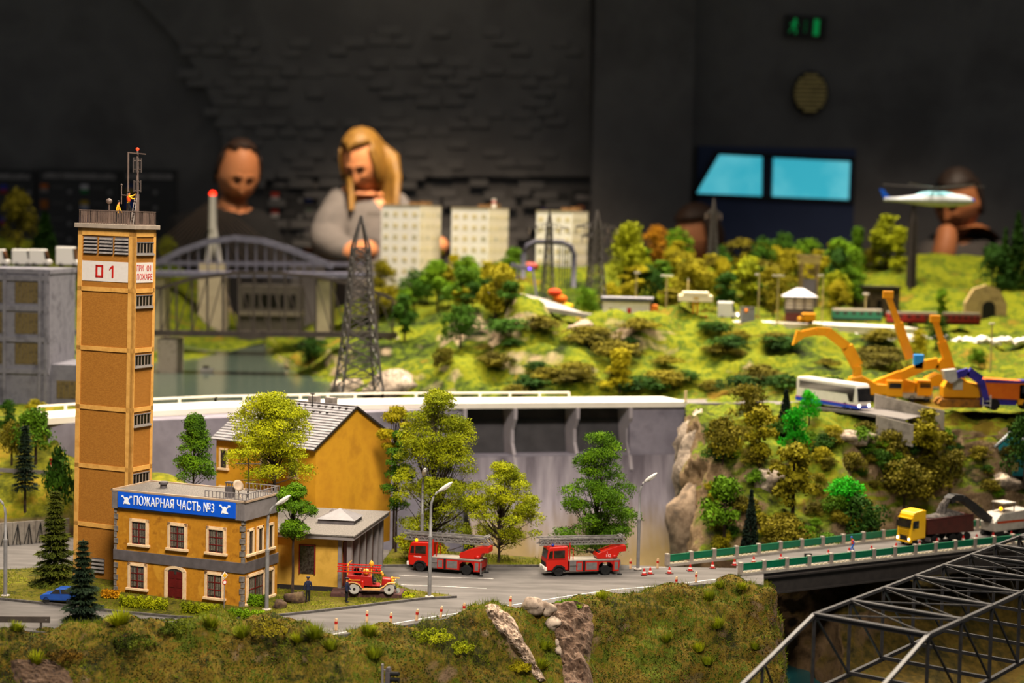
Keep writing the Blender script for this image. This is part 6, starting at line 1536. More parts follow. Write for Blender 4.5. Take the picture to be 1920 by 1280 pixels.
hp = MB().ball((0, 0, 0), (1, 1, 1), 20, 12); hp.v = [((v[0]) * 4.4, v[1] * 1.35, max(0, v[2]) * (.5 + .5 * math.exp(-((v[0] * 4.4 + 1.2) ** 2) / 3)) * (1 + .3 * noise.noise(Vector(v) * 4))) for v in hp.v]
hp.build('load', RUB, LY, loc=(-7.2, 0, 3.75), smooth=True)
ML = T('milling_machine', 'white and dark road milling machine feeding the lorry by conveyor', 'machine', Vector(LY.location) + bd * 15.5, ba + math.pi)
cv = MB(); pts = [(-1.2, 2.6), (2.5, 5.0), (5.0, 6.4), (6.6, 6.6), (7.6, 6.1)]
for (x0, z0), (x1, z1) in zip(pts[:-1], pts[1:]): cv.beam((x0, 0, z0), (x1, 0, z1), 1.5, .95)
cv.build('conveyor', mat('conveyor_black', '#1c1a1a', '#2a2726', rough=.7), ML)
stm = MB().tube([(7.7, 0, 6.3), (8.5, 0, 5.4), (8.9, 0, 4.3), (8.9, 0, 3.9)], [.5, .6, .75, 1.0], 10); stm.v = [tuple(Vector(v) + Vector((noise.noise(Vector(v) * 3), noise.noise(Vector(v) * 3 + Vector((9, 0, 0))), 0)) * .25) for v in stm.v]
stm.build('falling_millings', RUB, ML)
MB().prism([(-9, 1.0), (-1.2, .8), (-1.0, 2.2), (-2.5, 3.6), (-9, 4.0)], -1.5, 1.5).build('body', mat('machine_white', ['#b8b0a4', '#9c948a'], rough=.5, vs=.6), ML, bevel=.12)
MB().bx(-9, -1.6, -1.52, 1.52, 2.1, 2.45).build('stripe', mat('stripe_orange', '#a83a0c'), ML)
MB().bx(-5.8, -3.2, -1.3, 1.3, 5.0, 5.2).build('canopy', mat('machine_white', '#b8b0a4'), ML)
for x in (-5.6, -3.4):
    for s in (-1, 1): MB().tube([(x, s * 1.1, 3.6), (x, s * 1.1, 5.0)], .08, 6).build('canopy_post', GREYD, ML)
MB().ball((-2.9, 0.9, 4.3), .3, 10, 8).build('beacon', mat('beacon_amber', '#ffb000'), ML, smooth=True)
for x in (-8.0, -2.2):
    for s in (-1, 1): MB().prism([(x - 1.2, .2), (x - .9, 0), (x + .9, 0), (x + 1.2, .2), (x + .9, 1.1), (x - .9, 1.1)], s * 1.1 - .35, s * 1.1 + .35).build('track', TYRE, ML)
# coach
_bp, _bq = D(1505, 766, 297), D(1632, 776, 283); BA = math.atan2(_bq.y - _bp.y, _bq.x - _bp.x)
BU = T('coach', 'white coach with blue and violet stripe on the canyon road', 'bus', (_bp + _bq) / 2 + Vector((-.6, 0, .7)), BA); BU.scale = (1.12, 1.12, 1.12)
BW = mat('coach_white', '#e2dcd4', '#d8d2ca', rough=.35, spec=.5)
MB().prism([(-6.7, .5), (6.6, .45), (6.85, 1.4), (6.6, 3.3), (6.2, 4.1), (-6.5, 4.2), (-6.75, 4.0)], -1.4, 1.4).build('body', BW, BU, bevel=.2)
MB().prism([(-6.0, 2.6), (4.6, 2.5), (5.0, 1.4), (5.9, 1.4), (6.15, 3.5), (-6.0, 3.7)], -1.43, 1.43).build('side_windows', GLASS, BU)
MB().prism([(6.5, 1.5), (6.86, 1.5), (6.62, 3.5), (6.3, 3.6)], -1.3, 1.3).build('windscreen', GLASS, BU)
MB().prism([(-6.75, .5), (6.7, .45), (6.75, .85), (3, .95), (-6.78, 1.1)], -1.43, 1.43).build('blue_stripe', mat('coach_blue', '#1840c0', rough=.4), BU)
MB().prism([(-6.76, 1.1), (3, .95), (6.72, .88), (6.72, .98), (-6.76, 1.25)], -1.435, 1.435).build('violet_stripe', mat('coach_violet', '#a04890', rough=.4), BU)
for x in (4.2, -4.0):
    for s in (-1, 1): wheel(BU, x, s * 1.2, .62, .45)
for s in (-1, 1): MB().ball((6.8, s * 1.0, .85), (.12, .24, .2), 8, 6).build('headlight', HL, BU, smooth=True)

def van(label, loc, rz, L=5.2, h=2.6, col='#e6e2dc', cat='van', m=None):
    t = T('van' if cat == 'van' else 'lorry', label, cat, loc, rz)
    m = m or mat('van_white', '#e6e2dc', rough=.4)
    MB().prism([(-L / 2, .4), (L / 2, .4), (L / 2, 1.2), (L / 2 - .5, 1.4), (L / 2 - 1.0, h), (-L / 2, h)], -1.05, 1.05).build('body', m, t, bevel=.15)
    MB().prism([(L / 2 - .95, 1.45), (L / 2 - .42, 1.42), (L / 2 - .9, h - .2), (L / 2 - 1.2, h - .2)], -1.07, 1.07).build('cab_window', GLASS, t)
    for x in (L / 2 - 1.0, -L / 2 + 1.0):
        for s in (-1, 1): wheel(t, x, s * .9, .42, .3)
    return t
# construction machines, upper right
CY = mat('crane_yellow', '#d88c08', '#e09a10', rough=.4, vs=.3)
def pt(x, y, Y): return D(x, y, Y)
def machine(name, label, cat, foot): return T(name, label, cat, foot)
def seg(t, nm, m, pts, w, h):
    mb = MB(); o = Vector(t.location); hh = h if isinstance(h, list) else [h] * (len(pts) - 1)
    for i, (a, b) in enumerate(zip(pts[:-1], pts[1:])): mb.beam(Vector(a) - o, Vector(b) - o, w, hh[i])
    return mb.build(nm, m, t)
Yc = 296
EX = machine('excavator', 'large orange-yellow excavator reaching its long arm to the left', 'excavator', pt(1625, 752, Yc))
seg(EX, 'boom', CY, [pt(1608, 722, Yc), pt(1607, 686, Yc), pt(1588, 650, Yc), pt(1552, 622, Yc)], 1.2, [2.2, 2.0, 1.6]); seg(EX, 'dipper_arm', CY, [pt(1556, 622, Yc), pt(1530, 621, Yc), pt(1505, 626, Yc)], .9, [1.4, 1.2])
MB().prism([(-1.3, -1.4), (-.6, 1.2), (.9, .9), (.9, .2)], -.8, .8).build('bucket', CY, EX, loc=pt(1500, 632, Yc) - EX.location)
MB().prism([(-3.2, 1.2), (5.2, 1.2), (5.2, 3.0), (1.5, 3.2), (-1.2, 4.6), (-3.0, 4.2), (-3.6, 2.6)], -1.4, 1.4).build('housing', CY, EX, bevel=.2)
MB().bx(-4.2, 4.8, -1.6, 1.6, 0, 1.1).build('tracks', TYRE, EX, bevel=.3)
MB().bx(3.1, 5.9, -1.5, .2, 1.0, 3.9).build('driver_cab', CY, EX, bevel=.15); MB().bx(3.5, 5.6, -1.56, -1.4, 2.5, 3.4).build('cab_window', GLASS, EX)
seg(EX, 'counter_jib', CY, [pt(1640, 724, Yc), pt(1690, 704, Yc), pt(1735, 684, Yc)], 1.2, [1.9, 1.6])
for i, (nm, lab, a, b, c_, foot, cabx) in enumerate((('mobile_crane', 'yellow mobile crane with tall leaning jib and blue hook box', (1665, 555), (1684, 606), (1706, 672), (1728, 752), 1728), ('mobile_crane', 'yellow mobile crane with shorter jib behind the first crane', (1753, 600), (1766, 640), (1782, 690), (1790, 740), None))):
    Y2 = 300 + 8 * i; C_ = machine(nm, lab, 'crane', pt(*foot, Y2))
    seg(C_, 'jib', CY, [pt(*c_, Y2), pt(*b, Y2)], 1.0, 1.5); seg(C_, 'jib_tip', CY, [pt(*b, Y2), pt(*a, Y2)], .7, 1.0)
    MB().bx(-.9, .9, -.5, .5, -.4, .9).build('jib_head', CY, C_, bevel=.1, loc=pt(*a, Y2) - C_.location)
    base = MB().prism([(-6.5, .6), (1.6, .6), (1.6, 1.5), (-6.5, 1.5)], -1.3, 1.3); base.build('carrier', mat('carrier_grey', '#a8a298', '#8a847c'), C_)
    MB().prism([(-1.2, 1.0), (1.5, 1.0), (1.6, 2.6), (1.2, 3.9), (-1.2, 3.9)], -1.35, 1.35).build('driver_cab', CY, C_, bevel=.15); MB().bx(-.7, 1.2, -1.4, -1.3, 2.5, 3.4).build('cab_window', GLASS, C_)
    MB().prism([(-5.5, 1.5), (-1.6, 1.5), (-1.2, 3.4), (-3.5, 4.0), (-5.5, 3.0)], -1.2, 1.2).build('superstructure', CY, C_, bevel=.15)
    for x in (.6, -2.0, -4.2, -5.8):
        for s in (-1, 1): wheel(C_, x, s * 1.1, .55, .4)
    if i == 0: MB().bx(-.85, .85, -.6, .6, -1.3, 1.3).build('hook_box', mat('box_blue', '#1c86d8', '#2490e0', rough=.4), C_, bevel=.15, loc=pt(1722, 678, Y2 - 4) - C_.location)
    else: seg(C_, 'boom_foot', CY, [pt(1735, 684, Y2), pt(1758, 680, Y2), pt(1786, 700, Y2)], 1.3, [1.8, 2.0])
E2 = machine('excavator', 'yellow tracked excavator with grey bucket in front of the purple boom', 'excavator', pt(1797, 762, 288))
MB().prism([(-3.0, 1.6), (3.2, 1.6), (3.2, 4.0), (1.0, 4.4), (-.5, 5.4), (-1.8, 5.2), (-3.0, 3.4)], -1.4, 1.4).build('housing', CY, E2, bevel=.2); MB().bx(-1.4, .2, -1.5, -1.38, 3.0, 4.9).build('cab_window', mat('pale_glass', '#b8b0a0', rough=.2), E2)
for s in (-1, 1): MB().prism([(-4.0, .6), (-3.4, 0), (3.4, 0), (4.0, .6), (3.4, 1.4), (-3.4, 1.4)], s * 1.4 - .5, s * 1.4 + .5).build('track', mat('track_ochre', '#a86a10', '#6a4410'), E2, bevel=.1)
PUR = mat('boom_purple', '#2c2478', '#3a3090', rough=.4)
seg(E2, 'boom', PUR, [pt(1848, 750, 286), pt(1838, 712, 286), pt(1815, 696, 286), pt(1785, 706, 286)], 1.0, [1.6, 1.5, 1.2])
k = MB().prism([(-1.2, .9), (.9, 1.2), (1.2, -.6), (.2, -1.2), (-.8, -.7)], -.9, .9); k.build('bucket', LHM2, E2, loc=pt(1780, 704, 286) - E2.location)
DT = machine('dump_truck', 'orange and purple dump truck at the right edge', 'dump truck', pt(1885, 768, 287))
OR = mat('dumper_orange', '#d8640c', '#e0700f', rough=.4)
MB().prism([(-4.0, 2.0), (3.6, 1.8), (4.2, 5.0), (-4.0, 5.4), (-4.8, 4.0)], -1.6, 1.6).build('tipper', OR, DT, bevel=.15); MB().bx(-4.0, 4.0, -1.65, 1.65, 4.7, 5.1).build('tipper_rim', PUR, DT)
MB().bx(1.6, 5.2, -1.6, 1.6, 1.0, 4.6).build('driver_cab', CY, DT, bevel=.2); MB().bx(2.2, 4.4, -1.66, -1.55, 3.0, 4.2).build('cab_window', GLASS, DT); MB().bx(-4.6, 1.4, -1.3, 1.3, .9, 2.0).build('chassis', PUR, DT)
k = MB()
for z in (.8, 1.5, 2.2): k.bx(-4.4, -3.0, -1.75, -1.65, z, z + .15)
for x in (-4.4, -3.1): k.bx(x, x + .15, -1.75, -1.65, .5, 2.6)
k.build('steps', mat('step_white', '#d8d0c4'), DT)
for x in (3.4, -2.4):
    for s in (-1, 1): wheel(DT, x, s * 1.4, 1.0, .6)
# concrete walls by the coach road
def wallobj(label, a, b, h, m, th=.6, n=5):
    t = T('concrete_wall', label, 'wall', a)
    for i in range(n):
        p = a.lerp(b, i / n) - a; q = a.lerp(b, (i + .985) / n) - a; MB().add([p, q, q + Vector((0, 0, h)), p + Vector((0, 0, h)), p + Vector((0, th, 0)), q + Vector((0, th, 0)), q + Vector((0, th, h)), p + Vector((0, th, h))], [(0, 1, 2, 3), (5, 4, 7, 6), (3, 2, 6, 7), (4, 0, 3, 7), (1, 5, 6, 2), (1, 0, 4, 5)]).build('wall_panel', m, t)
    return t
CW = mat('wall_concrete', ['#8d857a', '#a0978a', '#7c746a'], rough=.9, vs=.4)
wallobj('long pale concrete retaining wall behind the coach', D(1640, 774, 287), D(1770, 806, 281), 3.2, CW, n=8)
wallobj('stepped grey concrete wall below the coach road', D(1643, 820, 277), D(1712, 838, 275), 3.6, CW, n=3)
# turquoise hut
hu = T('hut', 'turquoise wooden hut with pale roof half hidden by a dark tree', 'hut', hit(1898, 886) - Vector((0, 0, .5)), R(-15))
TQ = mat('turquoise', '#2a9aa8', '#2490a0', rough=.6); MB().prism([(-2.4, 0), (2.4, 0), (2.4, 5.0), (0, 7.2), (-2.4, 5.0)], 0, 5).build('walls', TQ, hu)
for s in (-1, 1): MB().beam((s * 3.0, 2.5, 4.7), (0, 2.5, 7.5), 6, .25).build('roof', mat('hut_roof', '#b8bcc0'), hu)
MB().bx(-.9, .9, -.1, .1, .8, 2.2).build('window', mat('hut_window', '#c8b870'), hu)

# ------------------------------------------------------------------ tower blocks on the hill
PW = mat('panel_white', ['#ece6dc', '#f4f0e8'], rough=.7, vs=.15); PWS = mat('panel_cream', ['#d4c8ae', '#e0d6be'], rough=.7, vs=.15)
WN = mat('flat_window', ['#b8b49c', '#e0d0a0', '#a8a898'], rough=.3, vs=.25, geo=True)
def block(label, xc, top, xl, xr, Y, yaw=-28, rows=7, nf=4, nsd=4):
    c, s = math.cos(R(yaw)), math.sin(R(yaw)); k = Y / FPX
    foot = D(xc, 520, Y); zt_ = D(xc, top, Y).z; H = zt_ - foot.z + 6
    W_ = (xc - xl) * k / c * .97; Dp = (xr - xc) * k / abs(s) * .9
    b = T('tower_block', label, 'building', foot - Vector((0, 0, 6)), R(yaw))
    MB().bx(-W_, 0, 0, Dp, 0, H).build('wall', PW, b); MB().bx(-.02, .06, .1, Dp - .1, 0, H - .15).build('side_wall', PWS, b)
    MB().bx(-W_ - .15, .15, -.15, Dp + .15, H, H + .3).build('roof', mat('block_roof', '#a89880'), b)
    MB().bx(-W_ * .45, -W_ * .25, Dp * .3, Dp * .6, H, H + 1.2).build('lift_house', mat('lift_brown', '#7c5a34'), b); MB().bx(-W_ * .2, -W_ * .02, Dp * .35, Dp * .6, H, H + 1.4).build('lift_house', mat('lift_brown', '#7c5a34'), b)
    shf = {}; fh = H / (rows + 1.2)
    for r in range(rows):
        z = H - fh * (r + .95)
        for i in range(nf): mk(shf, MB().bx(-.75, .75, -.06, .04, 0, 1.25), 'window', WN, (-W_ + W_ * (i + .5) / nf, 0, z), 0, b)
        for i in range(nsd): mk(shf, MB().bx(-.06, .1, -.7, .7, 0, 1.1), 'balcony_window', WN, (.03, Dp * (i + .5) / nsd, z), 0, b)
    return b
b1 = block('leftmost of the three white tower blocks, beside the woman', 785, 386, 708, 826, 470)
b2_ = block('middle white tower block with a red and white chimney', 914, 391, 841, 955, 470)
b3 = block('rightmost white tower block behind the power pylons', 1070, 397, 1002, 1106, 470)
MB().lathe([(.55, 0), (.55, 2.6)], 10).build('chimney', PW, b2_, loc=(-.6, 4, 25)); MB().lathe([(.58, 1.4), (.58, 2.1)], 10).build('chimney_band', CRED, b2_, loc=(-.6, 4, 25))

# ------------------------------------------------------------------ lattice pylons
PYM = mat('pylon_steel', '#3e3a38', '#4c4744', rough=.5)
def pylon(label, bx, by, top, hb, ht, Y=None, arms=(), n=9, P=None, th=.26, m=PYM, name='pylon'):
    P = P or (hit(bx, by) if Y is None else D(bx, by, Y)); s = P.y / FPX; H = (by - top) * s; hb *= s; ht *= s
    t = T(name, label, 'pylon', P, R(18)); cs = [(-1, -1), (1, -1), (1, 1), (-1, 1)]
    hw = lambda z: hb + (ht - hb) * min(1, (z / (H * .82)) ** .75) if z < H * .82 else ht * (1 - (z - H * .82) / (H * .18)) + .02
    zs = [H * .82 * (1 - (1 - i / n) ** 1.25) for i in range(n + 1)]
    for cx, cy in cs:
        MB().tube([(cx * hw(z), cy * hw(z), z) for z in zs] + [(0, 0, H)], th * .6, 5).build('leg', m, t)
    br = MB()
    for z0, z1 in zip(zs[:-1], zs[1:]):
        a, b = hw(z0), hw(z1)
        for i in range(4):
            (x0, y0), (x1, y1) = cs[i], cs[(i + 1) % 4]
            br.beam((x0 * a, y0 * a, z0), (x1 * b, y1 * b, z1), th * .5, th * .5); br.beam((x1 * a, y1 * a, z0), (x0 * b, y0 * b, z1), th * .5, th * .5); br.beam((x0 * b, y0 * b, z1), (x1 * b, y1 * b, z1), th * .5, th * .5)
    br.build('bracing', m, t)
    for zy, hl in arms:
        z = (by - zy) * s; L = hl * s; a = hw(z)
        for sx in (-1, 1):
            ar = MB(); ar.beam((sx * a, -a, z), (sx * L, 0, z + .25), th * .6, th * .6); ar.beam((sx * a, a, z), (sx * L, 0, z + .25), th * .6, th * .6); ar.beam((0, 0, z + 1.5), (sx * L, 0, z + .25), th * .6, th * .6)
            for q in (.3, .6): ar.beam((sx * (a + (L - a) * q), -a * (1 - q), z + .25 * q), (sx * L * q, 0, z + 1.5 - 1.25 * q), th * .4, th * .4)
            ar.build('arm', m, t)
            for q in (.55, .97): MB().tube([(sx * L * q, 0, z + .1), (sx * L * q, 0, z - 1.3)], .13, 6).build('insulator', mat('insulator', '#8a7a70'), t)
    return t
pylon('large dark lattice pylon on the rocks behind the dam', 672, 736, 404, 40, 14, P=D(672, 736, 319), n=11, th=.42)
pylon('lattice power pylon with wide arms before the right tower block', 1027, 560, 395, 12, 4, Y=400, arms=((430, 40),), th=.3)
pylon('dark lattice power pylon right of the right tower block', 1115, 592, 395, 20, 6, Y=385, arms=((428, 42), (445, 30)), th=.4)
pylon('lattice pylon in front of the half-hidden brown-haired face', 1335, 500, 372, 10, 3, Y=440, arms=((402, 16),), th=.24)

# ------------------------------------------------------------------ bridges on the left
ST2 = mat('arch_steel', ['#5c5a6c', '#6c6a7c'], rough=.5, vs=.5); RUST = mat('bridge_brown', ['#3a322e', '#4a403a'], rough=.7, vs=.6)
ab = T('arch_bridge', 'grey-blue steel arch bridge left of the lattice pylon', 'bridge', D(300, 506, 440))
o = Vector(ab.location)
def pa_(mb, nm, m): mb.v = [tuple(Vector(v) - o) for v in mb.v]; return mb.build(nm, m, ab)
AP = [(268, 498), (300, 490), (340, 470), (390, 453), (440, 446), (490, 451), (540, 466), (585, 484), (625, 500)]
for dY in (0, 9):
    k = MB(); pp = [D(x, y, 440 + dY) for x, y in AP]
    for a, b in zip(pp[:-1], pp[1:]): k.beam(a, b, 1.0, 1.5)
    pa_(k, 'arch_rib', ST2)
    for x in range(300, 600, 18):
        yy = np.interp(x, [p[0] for p in AP], [p[1] for p in AP]); pa_(MB().beam(D(x, yy, 440 + dY), D(x, 512, 440 + dY), .35, .35), 'hanger', ST2)
k = MB(); k.beam(D(215, 512, 444.5), D(700, 516, 444.5), 11, 1.2); pa_(k, 'deck', ST2)
for x in (300, 612): k = MB(); p = D(x, 515, 445); k.bx(p.x - 2, p.x + 2, p.y - 4, p.y + 4, 4, p.z); pa_(k, 'pier', mat('pier_pale', ['#b8aa90', '#a89a82'], vs=.4))
tb2 = T('railway_bridge', 'brown lattice railway bridge crossing the reservoir', 'bridge', D(300, 628, 385)); o = Vector(tb2.location)
def pb_(mb, nm, m): mb.v = [tuple(Vector(v) - o) for v in mb.v]; return mb.build(nm, m, tb2)
for dY in (0, 7):
    Yb = 385 + dY; pb_(MB().beam(D(60, 622, Yb), D(745, 628, Yb), .8, 1.3), 'bottom_chord', RUST)
    tops = [(60, 545), (150, 520), (230, 530), (300, 540), (360, 522), (440, 512), (520, 512), (600, 520), (660, 532), (735, 560)]
    k = MB(); pp = [D(x, y, Yb) for x, y in tops]
    for a, b in zip(pp[:-1], pp[1:]): k.beam(a, b, .6, .8)
    pb_(k, 'top_chord', RUST)
    xs = list(range(70, 740, 29))
    for i, x in enumerate(xs):
        yy = np.interp(x, [p[0] for p in tops], [p[1] for p in tops]); pb_(MB().beam(D(x, yy, Yb), D(x, 624, Yb), .4, .4), 'vertical', RUST)
        if i + 1 < len(xs) and dY == 0:
            y2 = np.interp(xs[i + 1], [p[0] for p in tops], [p[1] for p in tops])
            pb_(MB().beam(D(x, 624, Yb), D(xs[i + 1], y2, Yb), .22, .22) if x < 400 else MB().beam(D(x, yy, Yb), D(xs[i + 1], 624, Yb), .22, .22), 'diagonal', RUST)
pb_(MB().beam(D(60, 620, 388.5), D(745, 626, 388.5), 7, .3), 'track_bed', RUST)
for x, wd_ in ((320, 4.4), (735, 3)):
    p = D(x, 630, 389); k = MB().bx(p.x - wd_ / 2, p.x + wd_ / 2, p.y - 4, p.y + 4, 8, p.z - .4); pb_(k, 'pier', mat('pier_stone', ['#8a7e70', '#9c9080', '#6e6456'], rough=.9, vs=.5, bump=.4))
cs_ = T('cable_stayed_bridge', 'white cable-stayed bridge pylon with a red lamp on top', 'bridge', D(400, 492, 520)); o = Vector(cs_.location)
def pc_(mb, nm, m, **k): mb.v = [tuple(Vector(v) - o) for v in mb.v]; return mb.build(nm, m, cs_, **k)
WHP = mat('pylon_white', '#c8c2ba', '#b8b2aa')
pc_(MB().tube([D(399, 366, 520), D(399, 432, 520)], [1.0, 1.25], 8), 'pylon_top', WHP)
for x in (389, 412): pc_(MB().tube([D(400, 428, 520), D(x, 496, 520)], [1.1, .9], 8), 'pylon_leg', WHP)
pc_(MB().ball(D(399, 364, 520), 1.0, 8, 6), 'beacon', mat('red_lamp', '#ff2a0c'), smooth=True)
pc_(MB().beam(D(200, 492, 522), D(700, 496, 522), 8, 1.0), 'deck', ST2)
CBL = mat('cable_brown', '#4a3a30', '#3c2f28')
for i in range(9):
    for sx in (-1, 1):
        pc_(MB().tube([D(399, 372 + i * 4, 520), D(399 + sx * (150 - i * 14), 492, 522)], .16, 4, cap=False), 'stay_cable', CBL)
pc_(MB().bx(D(400, 492, 520).x - 4, D(400, 492, 520).x + 4, 517, 525, 8, D(400, 494, 520).z), 'pier', mat('pier_pale', '#b8aa90'))

# ------------------------------------------------------------------ grey factory at the far left
fa = T('factory', 'dark grey concrete factory with barred windows at the left edge', 'building', D(92, 760, 300), R(-4)); k_ = 300 / FPX
FM = mat('factory_grey', ['#5c5a62', '#6c6a72', '#504e56'], rough=.85, vs=.3, bump=.1); FW = mat('factory_window', ['#4c4022', '#6a5a30', '#3c321a'], rough=.4, vs=1.2)
MB().bx(-14, 0, 0, 14, -3, 23.6).build('main_block', FM, fa); MB().bx(0, 6.2, 1, 13, -3, 7.2).build('side_wing', FM, fa); MB().bx(-14.2, .2, -.2, 14.2, 23.2, 24.0).build('parapet', FM, fa)
for x in (-8.0, -1.6, -.5): MB().bx(x - .3, x + .3, -.5, .1, -3, 23.4).build('pilaster', FM, fa)
for z in (6.0, 11.6, 17.1, 22.4): MB().bx(-14, 0, -.35, .1, z - .45, z + .45).build('floor_band', FM, fa)
shf = {}; shb = {}
for x in (-10.3, -4.0):
    for z in (7.2, 12.6, 18.0):
        w_ = mk(shf, MB().bx(-2.2, 2.2, -.06, .06, 0, 3.7), 'window', FW, (x - .0, -.02, z), 0, fa)
        bb_ = MB()
        for i in range(9): bb_.bx(-2.1 + i * .51, -2.02 + i * .51, -.14, -.05, 0, 3.7)
        mk(shb, bb_, 'window_bars', GREYD, (0, 0, 0), 0, w_)
w_ = MB().bx(1.0, 4.8, .92, 1.05, 1.2, 4.4).build('window', FW, fa); bb_ = MB()
for i in range(8): bb_.bx(1.1 + i * .5, 1.18 + i * .5, .85, .95, 1.2, 4.4)
bb_.build('window_bars', GREYD, w_)
via = T('viaduct', 'dark viaduct carrying white vans behind the factory', 'bridge', D(-60, 512, 345)); o = Vector(via.location)
k = MB().beam(D(-60, 506, 345), D(215, 510, 345), 9, 1.4); k.v = [tuple(Vector(v) - o) for v in k.v]; k.build('deck', RUST, via)
for x in (-20, 105, 125, 190): k = MB(); p = D(x, 512, 345); k.bx(p.x - .8, p.x + .8, p.y - 3, p.y + 3, 6, p.z); k.v = [tuple(Vector(v) - o) for v in k.v]; k.build('column', RUST, via)
for x, lab in ((-2, 'white van at the left edge on the viaduct'), (44, 'second white van on the viaduct behind the factory'), (76, 'third white van on the viaduct behind the factory')): van(lab, D(x, 499, 345), R(2), 4.2, 3.4)
van('white pickup beside the brick tower on the viaduct', D(128, 500, 345), R(2), 4.6, 4.0)

# ------------------------------------------------------------------ filling station, signal box, railway on the plateau
gs = T('filling_station_shop', 'low white filling station shop with dark flat roof', 'shop', D(1174, 595, 358), R(-6))
MB().bx(-4.9, 4.9, 0, 6, -1, 3.3).build('walls', mat('shop_white', '#d8cdbc', '#e4dace'), gs); MB().bx(-5.3, 5.5, -.5, 6.4, 3.3, 4.1).build('roof', mat('shop_roof', '#3c3a40', '#4a484e'), gs); MB().bx(-5.35, 5.55, -.55, 6.45, 3.95, 4.15).build('roof_edge', mat('roof_edge_lilac', '#8a8890'), gs)
MB().bx(.2, 1.0, -.1, .1, .3, 2.0).build('door', CRED, gs); MB().bx(-1.2, 0, -.1, .1, .6, 2.2).build('window', mat('shop_glass', '#d8d8d0'), gs); MB().bx(-3.6, -3.0, -.1, .1, 0, 2.0).build('door', mat('door_tan', '#a89878'), gs)
tag(MB().bx(-.8, .8, -.6, .6, -1, 2.6).build('kiosk', mat('kiosk_orange', '#d8700c', '#e08018'), loc=D(1226, 594, 360), bevel=.2), 'orange pump kiosk at the end of the shop', 'kiosk')
cn_ = T('filling_station_canopy', 'cream stepped filling station canopy on orange posts', 'canopy', D(1303, 600, 356), R(-3))
CRC = mat('canopy_cream', '#efe2c4', '#e6d8b8'); MB().bx(-3.5, 3.5, -1.5, 3, 3.9, 5.2).build('canopy', CRC, cn_, bevel=.08); MB().bx(-2.7, 2.7, -1.6, 3.1, 5.2, 5.9).build('canopy_top', CRC, cn_, bevel=.08); MB().bx(-.5, .6, -1.53, -1.5, 4.3, 4.9).build('canopy_badge', mat('badge_tan', '#c8a860'), cn_)
for x in (-.4, .4): MB().bx(x - .22, x + .22, -.3, .3, -1, 3.9).build('post', mat('post_orange', '#e0901c'), cn_)
for x in (1.2, 2.2): MB().bx(x - .3, x + .3, -.8, -.3, -.4, 1.0).build('pump', CRED, cn_)
t = van('white lorry cab with lit headlamp at the filling station', D(1364, 598, 356), R(-8), 4.2, 3.6); MB().ball((2.1, -.8, 1.0), (.15, .35, .35), 8, 6).build('headlight', HL, t, smooth=True)
kk = T('kiosk', 'grey kiosk with orange ball right of the white lorry', 'kiosk', D(1401, 599, 358)); MB().bx(-1.4, 1.4, -1, 1, -1, 2.4).build('walls', mat('kiosk_grey', '#8a8894', '#7c7a86'), kk); MB().bx(-1.5, 1.5, -1.1, 1.1, 2.4, 2.6).build('roof', GREYD, kk); MB().ball((-.4, -1.1, 1.9), .4, 8, 6).build('ball_sign', mat('kiosk_orange', '#d8700c'), kk, smooth=True)
def tall_lamp(label, x, by, top, heads, Y=360):
    P = D(x, by, Y); s = Y / FPX; h = (by - top) * s; t = T('lamp_post', label, 'lamp post', P); MB().tube([(0, 0, -1), (0, 0, h)], .16, 6).build('pole', mat('lamp_tan', '#a89868'), t)
    for d in heads: MB().bx(min(0, d), max(0, d), -.25, .25, h, h + .35).build('lamp_head', mat('lamp_pale', '#d8d0c4'), t)
tall_lamp('single lamp post behind the shop', 1192, 575, 512, (.8, -.5), 385); tall_lamp('double-headed lamp post left of the canopy', 1248, 605, 518, (1.3, -1.3)); tall_lamp('thin bare mast behind the canopy', 1288, 605, 525, (.1,)); tall_lamp('lamp post right of the white lorry', 1421, 606, 516, (-.9,)); tall_lamp('double-headed lamp post before the big olive tree', 1457, 606, 518, (1.2, -1.2)); tall_lamp('lamp post right of the signal box', 1541, 604, 518, (-1.2,), 372); tall_lamp('lamp post before the dark stone building', 1622, 600, 552, (.6, -.6), 385); tall_lamp('dark lamp post right of the crane jibs', 1857, 690, 608, (.5, -.5), 330)
sb_ = T('signal_box', 'dark timber signal box with white windows and pale hipped roof', 'building', D(1498, 604, 372), R(-8))
MB().bx(-3.0, 3.0, 0, 4, -1, 2.0).build('base', mat('brick_dark_red', '#4a1c14', '#5a241a'), sb_); MB().bx(-3.2, 3.2, -.2, 4.2, 2.0, 5.6).build('upper_storey', mat('timber_dark', '#3c3634', '#4a4240'), sb_)
MB().add([(-3.9, -.9, 5.6), (3.9, -.9, 5.6), (3.9, 4.9, 5.6), (-3.9, 4.9, 5.6), (-.8, 2, 7.4), (.8, 2, 7.4)], [(3, 2, 1, 0), (0, 1, 5, 4), (1, 2, 5), (2, 3, 4, 5), (3, 0, 4)]).build('roof', mat('roof_pale', '#a8a4a8', '#b8b4b8'), sb_)
for x in (-2.1, 0, 2.1):
    w_ = MB().bx(x - .8, x + .8, -.3, -.18, 3.0, 5.1).build('window', mat('shop_white', '#d8cdbc'), sb_)
    for a in (-.38, .38):
        for b in (3.2, 4.15): MB().bx(x + a - .28, x + a + .28, -.36, -.28, b, b + .75).build('pane', mat('pane_grey', '#8a8480', rough=.2), w_)
hf = T('headframe', 'weathered wooden headframe tower behind the signal box', 'tower', D(1517, 560, 392)); TIM = mat('timber_pale', ['#8a7848', '#6e5e38', '#a08c58'], vs=.6)
for x in (-1.9, 1.9):
    for y in (0, 3): MB().beam((x, y, -2), (x * .95, y, 8.0), .5, .5).build('post', TIM, hf)
